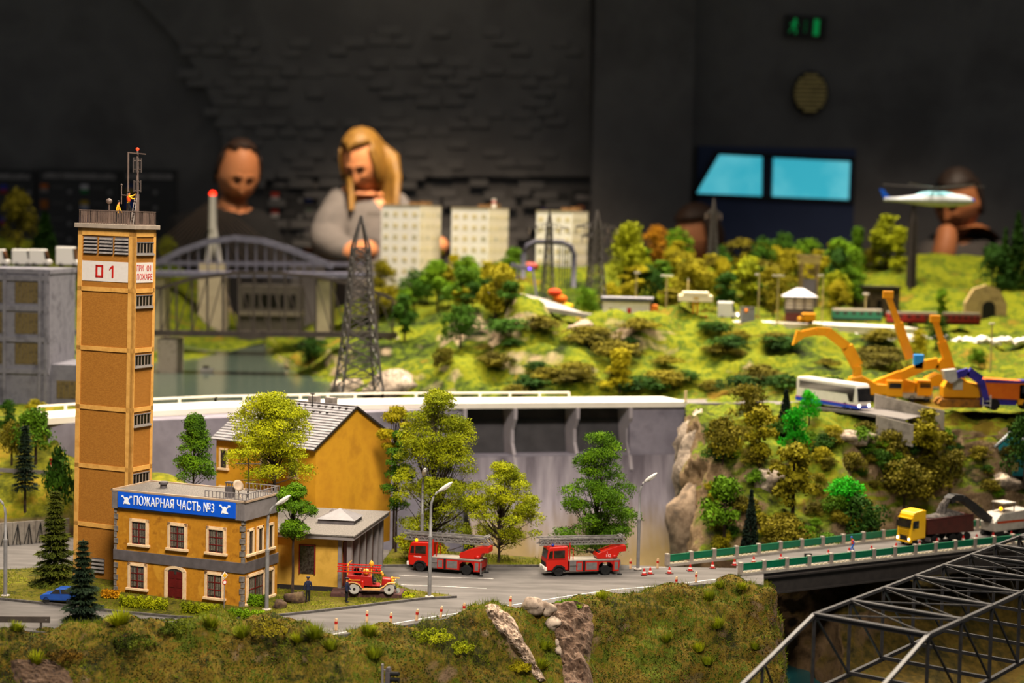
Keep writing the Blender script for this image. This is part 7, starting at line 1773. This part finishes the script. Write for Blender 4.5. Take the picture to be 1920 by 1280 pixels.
MB().bx(-2.3, 2.3, -.4, 3.4, 8.0, 9.6).build('cabin', mat('timber_light', '#b0a060', '#9c8c50'), hf); MB().bx(-2.6, 2.6, -.6, 3.6, 9.6, 10.0).build('cap', TIM, hf); MB().bx(-1.6, 1.6, .2, 2.8, -2, 4.5).build('shaft_wall', mat('shaft_grey', '#6c6870'), hf)
k = MB(); k.beam((-1.9, 0, 4.5), (1.9, 0, 8), .25, .25); k.beam((1.9, 0, 4.5), (-1.9, 0, 8), .25, .25); k.build('brace', TIM, hf)
sbd = T('stone_building', 'long dark stone building behind the trains', 'building', D(1624, 600, 415)); MB().bx(-8, 8, 0, 6, -2, 7.8).build('walls', mat('stone_dark', ['#3a2e22', '#4c3e2e', '#2c2218'], rough=.9, vs=.4, bump=.4), sbd); MB().bx(-8.3, 8.3, -.3, 6.3, 7.8, 8.3).build('roof', mat('stone_roof', '#2c2622'), sbd)
for x in (-6, -3, 0, 3, 6): MB().bx(x - .6, x + .6, -.08, .05, 2.5, 5).build('window', mat('black_pane', '#0d0b0a'), sbd)
for lab, x0, x1, y, Y, c, cr in (('green goods train on the plateau railway', 1560, 1652, 600, 385, '#0c5a40', '#9c9488'), ('red railcar right of the green train', 1662, 1758, 606, 385, '#8a1410', '#8a8078'), ('red wagon behind the right crane jib', 1768, 1836, 608, 385, '#7a1210', '#7c746c')):
    a, b = D(x0, y, Y), D(x1, y, Y); L = (b - a).length; t = T('train', lab, 'train', a, math.atan2(b.y - a.y, b.x - a.x))
    MB().bx(0, L, -1, 1, .5, 2.2).build('body', mat('train' + c[1:], c, rough=.5), t, bevel=.1); MB().bx(.1, L - .1, -.95, .95, 2.2, 2.7).build('roof', mat('trainroof' + cr[1:], cr), t); MB().bx(0, L, -.8, .8, 0, .5).build('underframe', BLACK, t)
    for i in range(6): MB().bx(L * (i + .3) / 6, L * (i + .75) / 6, -1.05, -.98, 1.4, 2.0).build('window', PANE, t)
tag(van('yellow van on the plateau road before the signal box', D(1512, 606, 366), R(180), 3.6, 2.2, m=CY))
tp_ = T('tunnel_portal', 'stone tunnel portal in the green hillside at right', 'tunnel', D(1848, 600, 410)); PO = mat('portal_stone', ['#9c8458', '#b09868', '#7c6844'], vs=.5)
k = MB(); n = 12; outer = [(-5, -1), (-5, 4), (-3, 7.5), (0, 8.5), (3, 7.5), (5, 4), (5, -1)]
hole = [(1.6 * math.cos(math.pi * i / n) + .6, 3 + 1.6 * math.sin(math.pi * i / n)) for i in range(n + 1)]
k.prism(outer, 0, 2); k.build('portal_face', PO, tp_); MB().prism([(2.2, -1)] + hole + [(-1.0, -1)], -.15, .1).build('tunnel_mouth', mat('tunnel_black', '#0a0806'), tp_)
WS = mat('white_stone', ['#d8d0c8', '#efe8e0', '#b8aea4'], rough=.9, vs=.6, bump=.5, geo=True)
for i in range(28):
    x = 1562 + i * 13.2 + rnd.uniform(-3, 3)
    if 1690 < x < 1745 and False: continue
    rock('white_stone', f'white stone block, number {i + 1} from the left in the row below the trains', D(x, 632 + (i % 3) * 2 + (6 if x > 1780 else 0), 362), rnd.uniform(.85, 1.35), 60 + i, m=WS, cat='stone', group='row of white stones below the trains')
ga = T('portal_frame', 'dark rounded portal frame before the right tower block', 'frame', D(1026, 545, 420))
k = MB(); k.tube([(-6, 0, 3), (-6, 0, 9), (-5.2, 0, 11), (-3, 0, 12), (3.5, 0, 12), (5.6, 0, 11), (6.4, 0, 9), (6.4, 0, 1)], .7, 8); k.build('frame', mat('frame_dark', '#3a3844', '#44424e'), ga, smooth=True)
for i in range(6): MB().tube([(2.6 + i * .65, .3, .5), (2.6 + i * .65, .3, 11.4)], .14, 5).build('bar', mat('frame_dark', '#3a3844'), ga)
tag(MB().ball((0, 0, 0), (2.2, 1.2, 1.2), 12, 8).build('red_playground_tube', mat('tube_red', '#8a2c24', '#9c382c', rough=.5), loc=D(994, 500, 425), smooth=True), 'dull red rounded tube beside the dark portal frame', 'play equipment')
gt = T('gantry', 'grey road gantry with violet lamp at the top of the hill road', 'gantry', D(978, 560, 372))
k = MB(); k.tube([(-1.2, 0, 0), (-1.0, 0, 7)], .2, 6); k.tube([(3.6, -2, -1.5), (2.3, -1, 6.2)], .25, 6); k.beam((-2.5, 0, 7.4), (2.6, -1, 6.3), .5, .8); k.build('frame', mat('gantry_grey', '#6c6a78'), gt); MB().ball((1.6, -1.2, 6.6), .28, 8, 6).build('lamp', mat('lamp_violet', '#6a48ff', emit=3), gt, smooth=True)
for i, (x, y, c, lab) in enumerate(((1050, 560, '#d8600c', 'orange flower bed left of the green bush on the plateau'), (1062, 575, '#e0a80c', 'yellow flower bed below the orange one'), (1040, 548, '#c83c1c', 'red flower bed under the dark portal frame'))):
    k = MB().ball((0, 0, 0), (1.6, 1.2, .9), 10, 6); tag(k.build('flower_bed', mat('flower' + c[1:], c, rough=.9), loc=D(x, y, 380), smooth=True), lab, 'flower bed')
bt = T('boat', 'small white boat on the reservoir', 'boat', G(388, 696, 12.1)); MB().prism([(-1.4, .0), (1.2, 0), (1.8, .7), (-1.5, .7)], -.5, .5).build('hull', WHP, bt, bevel=.1); MB().bx(-.8, .4, -.4, .4, .7, 1.3).build('cabin', PANE, bt)
tag(MB().prism([(-3, 0), (3, 0), (2.4, 1.4), (0, 2.0), (-2.6, 1.2)], -2, 2).build('tent', mat('tarp_blue', '#7aa0c8', '#8cb0d4'), loc=D(470, 642, 505), bevel=.3), 'pale blue tarpaulin on the far shore', 'tarpaulin')
dbd = T('power_house', 'dark concrete power house under the far bridge', 'building', D(505, 612, 500)); MB().bx(-9, 9, 0, 10, -4, 12).build('walls', mat('power_grey', ['#3c3630', '#4c463e'], vs=.4), dbd)
for i in range(6): MB().bx(-7.8 + i * 2.7, -5.9 + i * 2.7, -.1, .1, 5.5, 9.5).build('window', mat('black_pane', '#0d0b0a'), dbd)
MB().bx(-9.3, 9.3, -.6, 10, 3.2, 4.2).build('ledge', mat('power_ledge', '#6a6254'), dbd)

# ------------------------------------------------------------------ helicopter on its mast
hm = pylon('thin dark lattice mast carrying the helicopter', 1706, 590, 382, 6, 4.5, Y=440, n=16, th=.5, name='mast', m=mat('mast_dark', '#2c2624', '#3a3230'))
he = T('helicopter', 'white and light blue helicopter with dark blue tail fin', 'helicopter', D(1745, 376, 440), R(4))
HC = mat('heli_white', '#c8ccd0', '#b8bcc4', rough=.35); k = MB()
prof = [(-12.2, .3, .5), (-9, .4, .55), (-6, .6, .9), (-3.5, .8, 1.3), (0, 1.0, 1.7), (5, 1.1, 1.75), (8.5, .9, 1.4), (10.5, .6, .9), (11.6, .1, .15)]
rings = []
for x, zc, r in prof:
    for j in range(12):
        a = 2 * math.pi * j / 12; rings.append((x, r * .9 * math.cos(a), zc * .2 + r * math.sin(a)))
k.add(rings, [(i * 12 + j, i * 12 + (j + 1) % 12, (i + 1) * 12 + (j + 1) % 12, (i + 1) * 12 + j) for i in range(len(prof) - 1) for j in range(12)] + [tuple(range(12)), tuple(len(rings) - 12 + j for j in reversed(range(12)))])
k.build('fuselage', HC, he, smooth=True)
k = MB(); k.ball((1.5, 0, 1.3), (5.5, 1.3, 1.1), 14, 8); k.build('engine_cowling', mat('heli_cyan', '#78b8c8', '#88c4d0', rough=.35), he, smooth=True)
MB().prism([(-12.3, .2), (-10.2, .1), (-12.4, 2.6), (-13.6, 2.8)], -.18, .18).build('tail_fin', mat('heli_blue', '#1450c0', rough=.35), he); MB().ball((10.6, 0, .2), (1.0, .7, .6), 8, 6).build('nose', mat('heli_blue', '#1450c0'), he, smooth=True)
MB().tube([(1.2, 0, 2.2), (1.2, 0, 3.4)], .3, 8).build('rotor_hub', GREYD, he)
for a in (8, 80, 152, 224, 296):
    k = MB().bx(.3, 13.5, -.3, .3, -.05, .05); k.xf(Matrix.Translation((1.2, 0, 3.3)) @ Matrix.Rotation(R(a), 4, 'Z') @ Matrix.Rotation(R(-3), 4, 'Y')); k.build('rotor_blade', mat('blade_grey', '#6a6462', '#7c7674'), he)
for x in (-2, 4): MB().bx(x - .15, x + 1.2, -.98, -.9, .3, 1.1).build('window', PANE, he)
# ------------------------------------------------------------------ visitors behind the layout
def head_geo(w, d, h, female=False):
    """a head (centre at 0, face towards -y) with brow, eye sockets, nose, lips, chin and ears; returns verts, faces, tags"""
    nu, nv = 64, 48; V = []; TAG = []
    def bump(x, z, x0, z0, sx, sz): return math.exp(-((x - x0) / sx) ** 2 - ((z - z0) / sz) ** 2)
    for i in range(nv + 1):
        ph = math.pi * i / nv - math.pi / 2
        for j in range(nu):
            th = 2 * math.pi * j / nu
            x, y, z = math.cos(ph) * math.sin(th), -math.cos(ph) * math.cos(th), math.sin(ph)
            k = 1.0 + .03 * math.exp(-((z + .1) / .25) ** 2)
            if z < -.1: k = 1 - .36 * min(1, (-z - .1) / .9) ** 1.3                 # jaw narrows
            X, Y, Z = x * w * k, y * d * (1 - .10 * max(0, -z)), z * h
            if y < 0:
                f = min(1, -y * 1.3); ax_ = abs(x)
                Y -= d * f * (.24 * bump(x, z, 0, -.30, .11, .09) + .13 * bump(x, z, 0, -.16, .08, .12) + .08 * bump(x, z, 0, -.02, .07, .12))       # nose
                Y -= d * f * (.08 * bump(ax_, z, .28, .15, .26, .055) + .06 * bump(ax_, z, .42, -.22, .2, .14))                                     # brow, cheek
                Y -= d * f * (.07 * bump(x, z, 0, -.50, .2, .035) + .06 * bump(x, z, 0, -.575, .17, .035) + .10 * bump(x, z, 0, -.84, .22, .11))    # lips, chin
                Y += d * f * (.12 * bump(ax_, z, .30, .02, .15, .07) + .05 * bump(x, z, 0, -.70, .25, .05))                                         # sockets
            V.append((X, Y, Z))
    F = [(i * nu + j, i * nu + (j + 1) % nu, (i + 1) * nu + (j + 1) % nu, (i + 1) * nu + j) for i in range(nv) for j in range(nu)]
    for f in F:
        c = np.mean([V[i] for i in f], 0); x, z = c[0] / w, c[2] / h; t = 'skin'
        if c[1] < -d * .35:
            if abs(z + .54) < .04 and abs(x) < .2: t = 'lip'
            elif abs(z - .0) < .035 and .18 < abs(x) < .42: t = 'eye'
            elif abs(z - .15) < .035 and .14 < abs(x) < .46: t = 'brow'
            elif z < -.42: t = 'stub'
        TAG.append(t)
    for s in (-1, 1):
        k = MB().ball((s * w * .98, .1 * d, -.02 * h), (w * .12, d * .2, h * .2), 8, 6); n = len(V); V += k.v; F += [tuple(i + n for i in f) for f in k.f]; TAG += ['skin'] * len(k.f)
    return V, F, TAG
import bmesh
def visitor(label, head, Y, tilt, turn, pts, edges, mats, hh=11.6, hw=7.8, roll=0, beard=False):
    """pts in picture coordinates (x, y, dY, radius cm); the head is joined onto the body mesh"""
    hp_ = D(*head, Y); root = T('person', label, 'person', Vector((hp_.x, hp_.y, -105)), 0); o = Vector(root.location)
    P = {k: (tuple(D(v[0], v[1], Y + v[2]) - o), v[3]) for k, v in pts.items()}
    body = figure(P, edges, 'pelvis', mats, parent=root, sub=2)
    M = Matrix.Translation(hp_ - o) @ Matrix.Rotation(R(turn), 4, 'Z') @ Matrix.Rotation(R(roll), 4, 'Y') @ Matrix.Rotation(R(tilt), 4, 'X')
    V, F, TG = head_geo(hw, hw * 1.22, hh)
    bm = bmesh.new(); bm.from_mesh(body.data); names = [m.name for m in body.data.materials]
    fm = {'skin': mats['skin'], 'lip': mat('lips', '#8a3c2c'), 'eye': mat('eye_dark', '#3a2216'), 'brow': mat('brow_dark', '#452a18'), 'stub': mat('stubble', '#7c4c30') if beard else mats['skin']}
    ix = {}
    for t, m in fm.items():
        if m.name not in names: body.data.materials.append(m); names.append(m.name)
        ix[t] = names.index(m.name)
    vs = [bm.verts.new(M @ Vector(v)) for v in V]
    for f, t in zip(F, TG):
        q = []
        for i in f:
            if vs[i] not in q: q.append(vs[i])
        try:
            fc = bm.faces.new(q); fc.material_index = ix[t]; fc.smooth = True
        except ValueError: pass
    bm.to_mesh(body.data); bm.free(); body.data.update()
    return root, M
def hair_shell(root, M, w, d, h, keep, m, grow=1.07, name='hair'):
    nu, nv = 28, 20; V = []; idx = {}; F = []
    for i in range(nv + 1):
        ph = math.pi * i / nv - math.pi / 2
        for j in range(nu):
            th = 2 * math.pi * j / nu; x, y, z = math.cos(ph) * math.sin(th), -math.cos(ph) * math.cos(th), math.sin(ph)
            g = grow + .02 * math.sin(j * 2.1 + i); V.append((x * w * g, y * d * g, z * h * g))
    for i in range(nv):
        for j in range(nu):
            f = (i * nu + j, i * nu + (j + 1) % nu, (i + 1) * nu + (j + 1) % nu, (i + 1) * nu + j); c = np.mean([V[k] for k in f], 0)
            if keep(c[0] / w, c[1] / d, c[2] / h): F.append(f)
    k = MB(); k.add([M @ Vector(v) for v in V], F); o = k.build(name, m, root, smooth=True); so = o.modifiers.new('thick', 'SOLIDIFY'); so.thickness = .006; so.offset = 1
    return o
SKV = mat('visitor_skin', '#cf8a5c', '#c47e50', rough=.55, vs=.1)
# man in a dark shirt
DKS = mat('shirt_black', '#0b0a0a', '#100e0e', rough=.9, vs=.1); TRO = mat('trousers_dark', '#15161c', rough=.9)
mp = {'pelvis': (425, 700, 6, (17, 11)), 'belly': (425, 590, 4, (17, 12)), 'chest': (424, 480, 2, (19, 12)), 'neckb': (436, 388, 2, (6.2, 6.2)), 'neck': (440, 370, 0, 5.6),
      'shl': (345, 440, 2, 8.5), 'ell': (315, 560, -6, 6), 'wrl': (370, 620, -22, 4.2), 'hal': (392, 628, -26, 4.0), 'shr': (500, 442, 4, 8.5), 'elr': (520, 560, -4, 6), 'wrr': (470, 622, -22, 4.2), 'har': (450, 630, -26, 4.0),
      'hil': (395, 740, 6, 11), 'knl': (392, 960, 4, 7.5), 'anl': (392, 1180, 8, 5), 'tol': (390, 1200, -6, 4.5), 'hir': (455, 740, 6, 11), 'knr': (458, 960, 4, 7.5), 'anr': (458, 1180, 8, 5), 'tor': (460, 1200, -6, 4.5)}
me_ = [('pelvis', 'belly', 'top'), ('belly', 'chest', 'top'), ('chest', 'neckb', 'top'), ('neckb', 'neck', 'skin'), ('chest', 'shl', 'top'), ('shl', 'ell', 'top'), ('ell', 'wrl', 'skin'), ('wrl', 'hal', 'skin'), ('chest', 'shr', 'top'), ('shr', 'elr', 'top'), ('elr', 'wrr', 'skin'), ('wrr', 'har', 'skin'), ('pelvis', 'hil', 'leg'), ('hil', 'knl', 'leg'), ('knl', 'anl', 'leg'), ('anl', 'tol', 'leg'), ('pelvis', 'hir', 'leg'), ('hir', 'knr', 'leg'), ('knr', 'anr', 'leg'), ('anr', 'tor', 'leg')]
r1, M1 = visitor('balding man in a black shirt looking down at the layout', (446, 328), 600, 20, 24, mp, me_, dict(top=DKS, skin=SKV, leg=TRO), hh=12.0, hw=7.2, roll=4, beard=True)
hair_shell(r1, M1, 7.2, 8.8, 12.0, lambda x, y, z: (y > .05 and z > -.3) or (z > .84 - .2 * (1 - min(1, abs(x) * 3)) and y > -.42) or (abs(x) > .8 and z > -.05 and y > -.15), mat('hair_brown', '#2a1a10', '#3a2416', rough=.7, vs=.6), 1.05)
# woman with long blond hair in a pale grey sweatshirt
SWT = mat('sweatshirt_grey', ['#5c5754', '#6c6662', '#645e5a'], rough=.95, vs=.12, bump=.5, dist=1.0)
wp = {'pelvis': (690, 720, 6, (16, 11)), 'belly': (690, 600, 4, (15, 11)), 'chest': (690, 470, 2, (17, 11)), 'neckb': (690, 380, 3, (9, 8)), 'neck': (690, 350, 2, 5.4),
      'shl': (632, 392, 2, 8.5), 'ell': (612, 458, -8, 7.2), 'wrl': (664, 480, -24, 5), 'hal': (690, 470, -28, 4.2), 'fil': (704, 462, -30, 2.6), 'shr': (752, 398, 4, 8.5), 'elr': (786, 500, -2, 7), 'wrr': (820, 470, -16, 4.2), 'har': (828, 445, -18, 3.6),
      'hil': (660, 760, 6, 11), 'knl': (658, 980, 4, 7), 'anl': (658, 1190, 8, 4.6), 'tol': (656, 1206, -6, 4), 'hir': (720, 760, 6, 11), 'knr': (722, 980, 4, 7), 'anr': (722, 1190, 8, 4.6), 'tor': (724, 1206, -6, 4)}
we_ = [('pelvis', 'belly', 'top'), ('belly', 'chest', 'top'), ('chest', 'neckb', 'top'), ('neckb', 'neck', 'skin'), ('chest', 'shl', 'top'), ('shl', 'ell', 'top'), ('ell', 'wrl', 'top'), ('wrl', 'hal', 'skin'), ('hal', 'fil', 'skin'), ('chest', 'shr', 'top'), ('shr', 'elr', 'top'), ('elr', 'wrr', 'top'), ('wrr', 'har', 'skin'), ('pelvis', 'hil', 'leg'), ('hil', 'knl', 'leg'), ('knl', 'anl', 'leg'), ('anl', 'tol', 'leg'), ('pelvis', 'hir', 'leg'), ('hir', 'knr', 'leg'), ('knr', 'anr', 'leg'), ('anr', 'tor', 'leg')]
r2, M2 = visitor('blond woman in a pale grey sweatshirt looking down at the layout', (684, 306), 600, 24, -22, wp, we_, dict(top=SWT, skin=SKV, leg=TRO), hh=11.3, hw=7.2, roll=-3)
BLN = mat('hair_blond', ['#5a3c16', '#8c6626', '#70501e'], rough=.55, vs=(.9, .9, .08))
hair_shell(r2, M2, 7.2, 8.8, 11.3, lambda x, y, z: y > -.12 or z > .72 or (abs(x) > .74 and z > -.6 and y > -.62), BLN, 1.1)
hl = MB(); o_ = Vector(r2.location)
for i in range(26):
    t = i / 25; x0 = 664 + 72 * t; side = abs(t - .45) * 2
    pts = [D(690 + (x0 - 690) * .35, 252 + 10 * side, 602), D(x0 + (4 if t > .5 else -6), 285 + 8 * side, 603 - 6 * side), D(x0 + (8 if t > .5 else -8), 335, 606 - 12 * side), D(x0 + (6 if t > .5 else -6), 396 - 20 * (1 - side), 606 - 14 * side)]
    if 668 < x0 < 700: pts = [p + Vector((0, 12, 0)) for p in pts]
    hl.tube([p - o_ for p in pts], [1.2, 1.9, 1.8, .7], 6)
hl.build('long_hair', BLN, r2, smooth=True)
MB().bx(-2.2, 2.2, -.2, .2, -.9, .9).build('chest_print', mat('print_grey', '#6a645e'), r2, loc=D(700, 402, 588) - o_)
# man behind the helicopter, chin on hand
rp_ = {'pelvis': (1800, 760, 6, (17, 11)), 'belly': (1800, 640, 4, (17, 12)), 'chest': (1808, 520, 2, (19, 12)), 'neckb': (1815, 450, 2, (9, 9)), 'neck': (1812, 415, 0, 6.4),
       'shl': (1745, 490, 2, 9), 'ell': (1740, 560, -16, 6), 'wrl': (1770, 475, -22, 4.2), 'hal': (1776, 440, -18, 4.4), 'fil': (1772, 420, -17, 2.6), 'shr': (1868, 492, 4, 9), 'elr': (1880, 590, -6, 6.5), 'wrr': (1820, 620, -20, 4.4), 'har': (1800, 620, -24, 4),
       'hil': (1770, 800, 6, 11), 'knl': (1768, 1000, 4, 7.5), 'anl': (1768, 1180, 8, 5), 'tol': (1766, 1196, -6, 4.5), 'hir': (1832, 800, 6, 11), 'knr': (1834, 1000, 4, 7.5), 'anr': (1834, 1180, 8, 5), 'tor': (1836, 1196, -6, 4.5)}
re_ = we_ and [(a, b, 'skin' if (a, b) in (('ell', 'wrl'), ('elr', 'wrr')) else c) for a, b, c in we_]
r3, M3_ = visitor('man in a dark grey shirt behind the helicopter, hand at chin', (1796, 382), 620, 14, -40, rp_, re_, dict(top=mat('shirt_grey', '#3a3634', '#45403c', rough=.9, vs=.1), skin=mat('visitor_skin_dim', '#a86a40', '#9c6038'), leg=TRO), hh=12.2, hw=8.0, beard=True)  # skin copy darkened in its colour, standing for dimmer light on him
hair_shell(r3, M3_, 8.0, 9.8, 12.2, lambda x, y, z: (y > .05 and z > -.3) or z > .62, mat('hair_dark', '#1e140e', '#2a1c12'), 1.05)
# girl whose face shows above the trees
gp = {'pelvis': (1315, 760, 6, (14, 10)), 'belly': (1315, 660, 4, (13, 10)), 'chest': (1315, 570, 2, (14, 10)), 'neckb': (1315, 508, 2, (7, 7)), 'neck': (1314, 480, 0, 5),
      'shl': (1265, 540, 2, 7), 'ell': (1250, 640, -6, 5), 'wrl': (1290, 680, -20, 3.6), 'hal': (1304, 684, -24, 3.4), 'shr': (1362, 540, 4, 7), 'elr': (1376, 640, -4, 5), 'wrr': (1340, 680, -20, 3.6), 'har': (1326, 684, -24, 3.4),
      'hil': (1295, 790, 6, 9), 'knl': (1294, 990, 4, 6.5), 'anl': (1294, 1190, 8, 4.4), 'tol': (1292, 1206, -6, 4), 'hir': (1336, 790, 6, 9), 'knr': (1337, 990, 4, 6.5), 'anr': (1337, 1190, 8, 4.4), 'tor': (1339, 1206, -6, 4)}
r4, M4 = visitor('brown-haired visitor whose face peeks above the skyline trees', (1308, 446), 600, 10, -58, gp, me_, dict(top=DKS, skin=SKV, leg=TRO), hh=10.6, hw=7.0)
hair_shell(r4, M4, 7.0, 8.5, 10.6, lambda x, y, z: y > -.25 or z > .6, mat('hair_chestnut', '#2c1a0e', '#3c2614'), 1.12)
hl = MB(); o_ = Vector(r4.location)
for i in range(12): hl.tube([D(1312 + i * 2.4, 410 + abs(i - 6), 606) - o_, D(1318 + i * 2.4, 450, 610) - o_, D(1316 + i * 2.8, 510, 610) - o_], [1.6, 2.0, 1.2], 6)
hl.build('long_hair', mat('hair_chestnut', '#2c1a0e'), r4, smooth=True)

# ------------------------------------------------------------------ things on the back wall
YB = YW - 1.2
def board(label, x0, y0, x1, y1, cols, rows, colsx, hues, header=True):
    a, b = D(x0, y1, YB), D(x1, y0, YB); t = T('flag_board', label, 'board', a)
    W_, H_ = b.x - a.x, b.z - a.z; sl = -math.tan(ROLL) * 0
    MB().bx(0, W_, -.6, 1.2, 0, H_).build('panel', mat('board_black', '#3a3836', '#44413f', rough=.6, vs=.05), t)
    if header: MB().bx(W_ * .06, W_ * .94, -.9, -.6, H_ - 4.2, H_ - 2.0).build('title_strip', mat('board_title', ['#6a6460', '#a49c96', '#5a5450'], vs=.5, rough=.7), t)
    k = 0
    for r in range(rows):
        for c in range(cols):
            z = H_ - 8.5 - r * (H_ - 8) / rows; x = W_ * colsx[c]; hu_ = hues[k % len(hues)]; k += 1
            if hu_:
                top, bot = hu_
                MB().bx(x, x + 3.2, -.95, -.6, z, z + 1.9).build('flag', mat('flag' + top[1:], top, rough=.6), t); MB().bx(x, x + 3.2, -.95, -.6, z - 1.7, z).build('flag', mat('flag' + bot[1:], bot, rough=.6), t)
            MB().bx(x + 4.6, x + 10, -.8, -.6, z + .1, z + 1.2).build('caption', mat('caption_grey', '#5c5854'), t)
            MB().disc(x + 12.2, -.75, z - 1.2, 1.0, .3, 10).build('button', mat('button_grey', '#8a8682'), t)
OG = ('#c8640c', '#8a8078'); WG = ('#d8d0d0', '#108038'); BL = ('#1848a8', '#1848a8'); RG = ('#d83818', '#d8d0c8'); GG = ('#0c8a28', '#0c8a28'); BY = ('#2c5ca8', '#a8a818'); OY = ('#c88810', '#c8640c'); PUR2 = ('#5a3c98', '#3c4898'); YO = ('#2c3c70', '#b89810')
board('flag board with title strip left of the bearded brick tower top'.replace('bearded ', ''), 72, 318, 226, 470, 2, 4, (.03, .52), [OG, WG, ('#a85c10', '#a85c10'), ('#c8a020', '#b8b8c8'), BL, BL, ('#187838', '#187838'), None])
board('flag board at the far left edge of the wall', -90, 318, 66, 470, 2, 4, (.1, .58), [None, ('#2838a0', '#a02c20'), None, None])
board('flag board between the tower antenna and the man', 232, 318, 330, 470, 1, 4, (.05,), [YO, BL, None, BL])
board('flag board with bright flags between the man and the woman', 500, 334, 660, 490, 2, 4, (.05, .45), [RG, BL, RG, GG, BY, ('#7a6890', '#a08078'), GG, OY])
board('flag board with title strip behind the right tower block', 1070, 358, 1186, 470, 2, 3, (.08, .55), [('#b86840', '#a05838'), ('#5868a0', '#b0b0b8'), ('#7a4c30', '#7a4c30'), None])
board('flag board right of the one behind the pylons', 1188, 370, 1240, 470, 1, 3, (.08,), [YO, ('#a85c20', '#a85c20'), None], header=False)
board('narrow flag board above the right tower block', 1002, 362, 1066, 470, 1, 3, (.18,), [PUR2, None, None], header=False)
# backlit window with navy panel, exit sign, round wall lamp
NV = mat('navy_panel', '#3a4668', '#343f5e', rough=.7, vs=.05)
wn = MB(); a, b = D(1302, 480, YW), D(1602, 280, YW); wn.bx(a.x, b.x, YW - 3, YW, a.z - 60, b.z); wo = wn.build('door_1', NV); wo['kind'] = 'structure'
TEAL = mat('lit_pane', ['#3cb4c8', '#5cc4d4', '#70d0dc'], rough=.3, vs=.03, emit=0)
nt = TEAL.node_tree; bs = nt.nodes['Principled BSDF']; rmp = [n for n in nt.nodes if n.type == 'VALTORGB'][0]; nt.links.new(rmp.outputs[0], bs.inputs['Emission Color']); bs.inputs['Emission Strength'].default_value = .8
for q in ([(1306, 362), (1428, 367), (1429, 294), (1349, 290)], [(1448, 368), (1591, 374), (1594, 303), (1450, 296)]):
    f = [D(x, y, YW - 3.2) for x, y in q]; bk = [D(x, y, YW - 3.2) + Vector((0, .8, 0)) for x, y in q]
    k = MB().add([*f, *bk], [(0, 1, 2, 3), (7, 6, 5, 4), (0, 4, 5, 1), (1, 5, 6, 2), (2, 6, 7, 3), (3, 7, 4, 0)]); k.build('pane', TEAL, wo)
fr_ = MB(); FB = mat('frame_black', '#1c1b1c', rough=.6)
for (xa, ya), (xb, yb) in (((1300, 366), (1600, 379)), ((1340, 286), (1602, 298)), ((1438, 372), (1440, 288)), ((1599, 380), (1601, 296)), ((1300, 366), (1345, 284))): fr_.beam(D(xa, ya, YW - 3.6), D(xb, yb, YW - 3.6), 1.2, 1.6)
fr_.build('window_frame', FB, wo)
ex = T('exit_sign', 'dim green exit sign high on the back wall', 'sign', D(1510, 50, YW - 2), 0); ex.rotation_euler = (0, R(2.5), 0)
MB().bx(-8.5, 8.5, -.5, 2, -4.5, 4.5).build('sign_box', mat('exit_box', '#2a2826', '#32302c', rough=.6), ex)
EG = mat('exit_green', '#0aa050', emit=.35)
k = MB(); k.ball((-4.4, -.8, 2.3), (.75, .3, .75), 8, 6); k.beam((-4.7, -.8, 1.6), (-5.0, -.8, -.6), 1.1, .4); k.beam((-5.0, -.8, -.5), (-3.8, -.8, -1.8), .6, .4); k.beam((-3.8, -.8, -1.8), (-4.0, -.8, -3.2), .6, .4); k.beam((-5.0, -.8, -.5), (-6.6, -.8, -2.6), .6, .4); k.beam((-4.7, -.8, 1.3), (-3.2, -.8, .2), .5, .4); k.beam((-4.8, -.8, 1.2), (-6.4, -.8, .4), .5, .4); k.build('running_figure', EG, ex)
k = MB(); k.bx(-.5, .5, -.8, -.5, 1.2, 2.4); k.bx(-.5, .5, -.8, -.5, -.7, .6); k.bx(-.5, .5, -.8, -.5, -2.4, -1.2); k.build('arrow', mat('exit_green_dim', '#08743c', emit=.12), ex)
MB().bx(3.4, 5.6, -.8, -.5, -3.4, 3.2).build('door_symbol', EG, ex)
lp = T('wall_lamp', 'round dim striped wall lamp above the lit window', 'lamp', D(1518, 175, YW - 2.5))
k = MB().lathe([(8.2, 0), (8.2, 1.5), (7.2, 2.4)], 28); k.xf(Matrix.Rotation(R(90), 4, 'X')); k.v = [(x * .92, y, z * 1.12) for x, y, z in k.v]; k.build('housing', mat('lamp_housing', '#1e1c1a'), lp)
for i in range(9):
    z = -7.2 + i * 1.8; hw_ = math.sqrt(max(.5, 62 - z * z)) * .86; MB().bx(-hw_, hw_, -2.9, -2.3, z - .55, z + .55).build('louvre_slat', mat('slat_brass', ['#6a5c34', '#9c8a54', '#4a4024'], rough=.4, vs=.2, emit=.22), lp)
# ------------------------------------------------------------------ centimetres -> metres
bpy.context.view_layer.update()
done = set()
for o in bpy.data.objects:
    if o.type == 'MESH' and o.data.name not in done:
        done.add(o.data.name); o.data.transform(Matrix.Diagonal((S, S, S, 1)))
    o.location = o.location * S
    for md in o.modifiers:
        if md.type == 'BEVEL': md.width *= S  # (solidify is already metric)
for me in bpy.data.meshes:
    me.update()
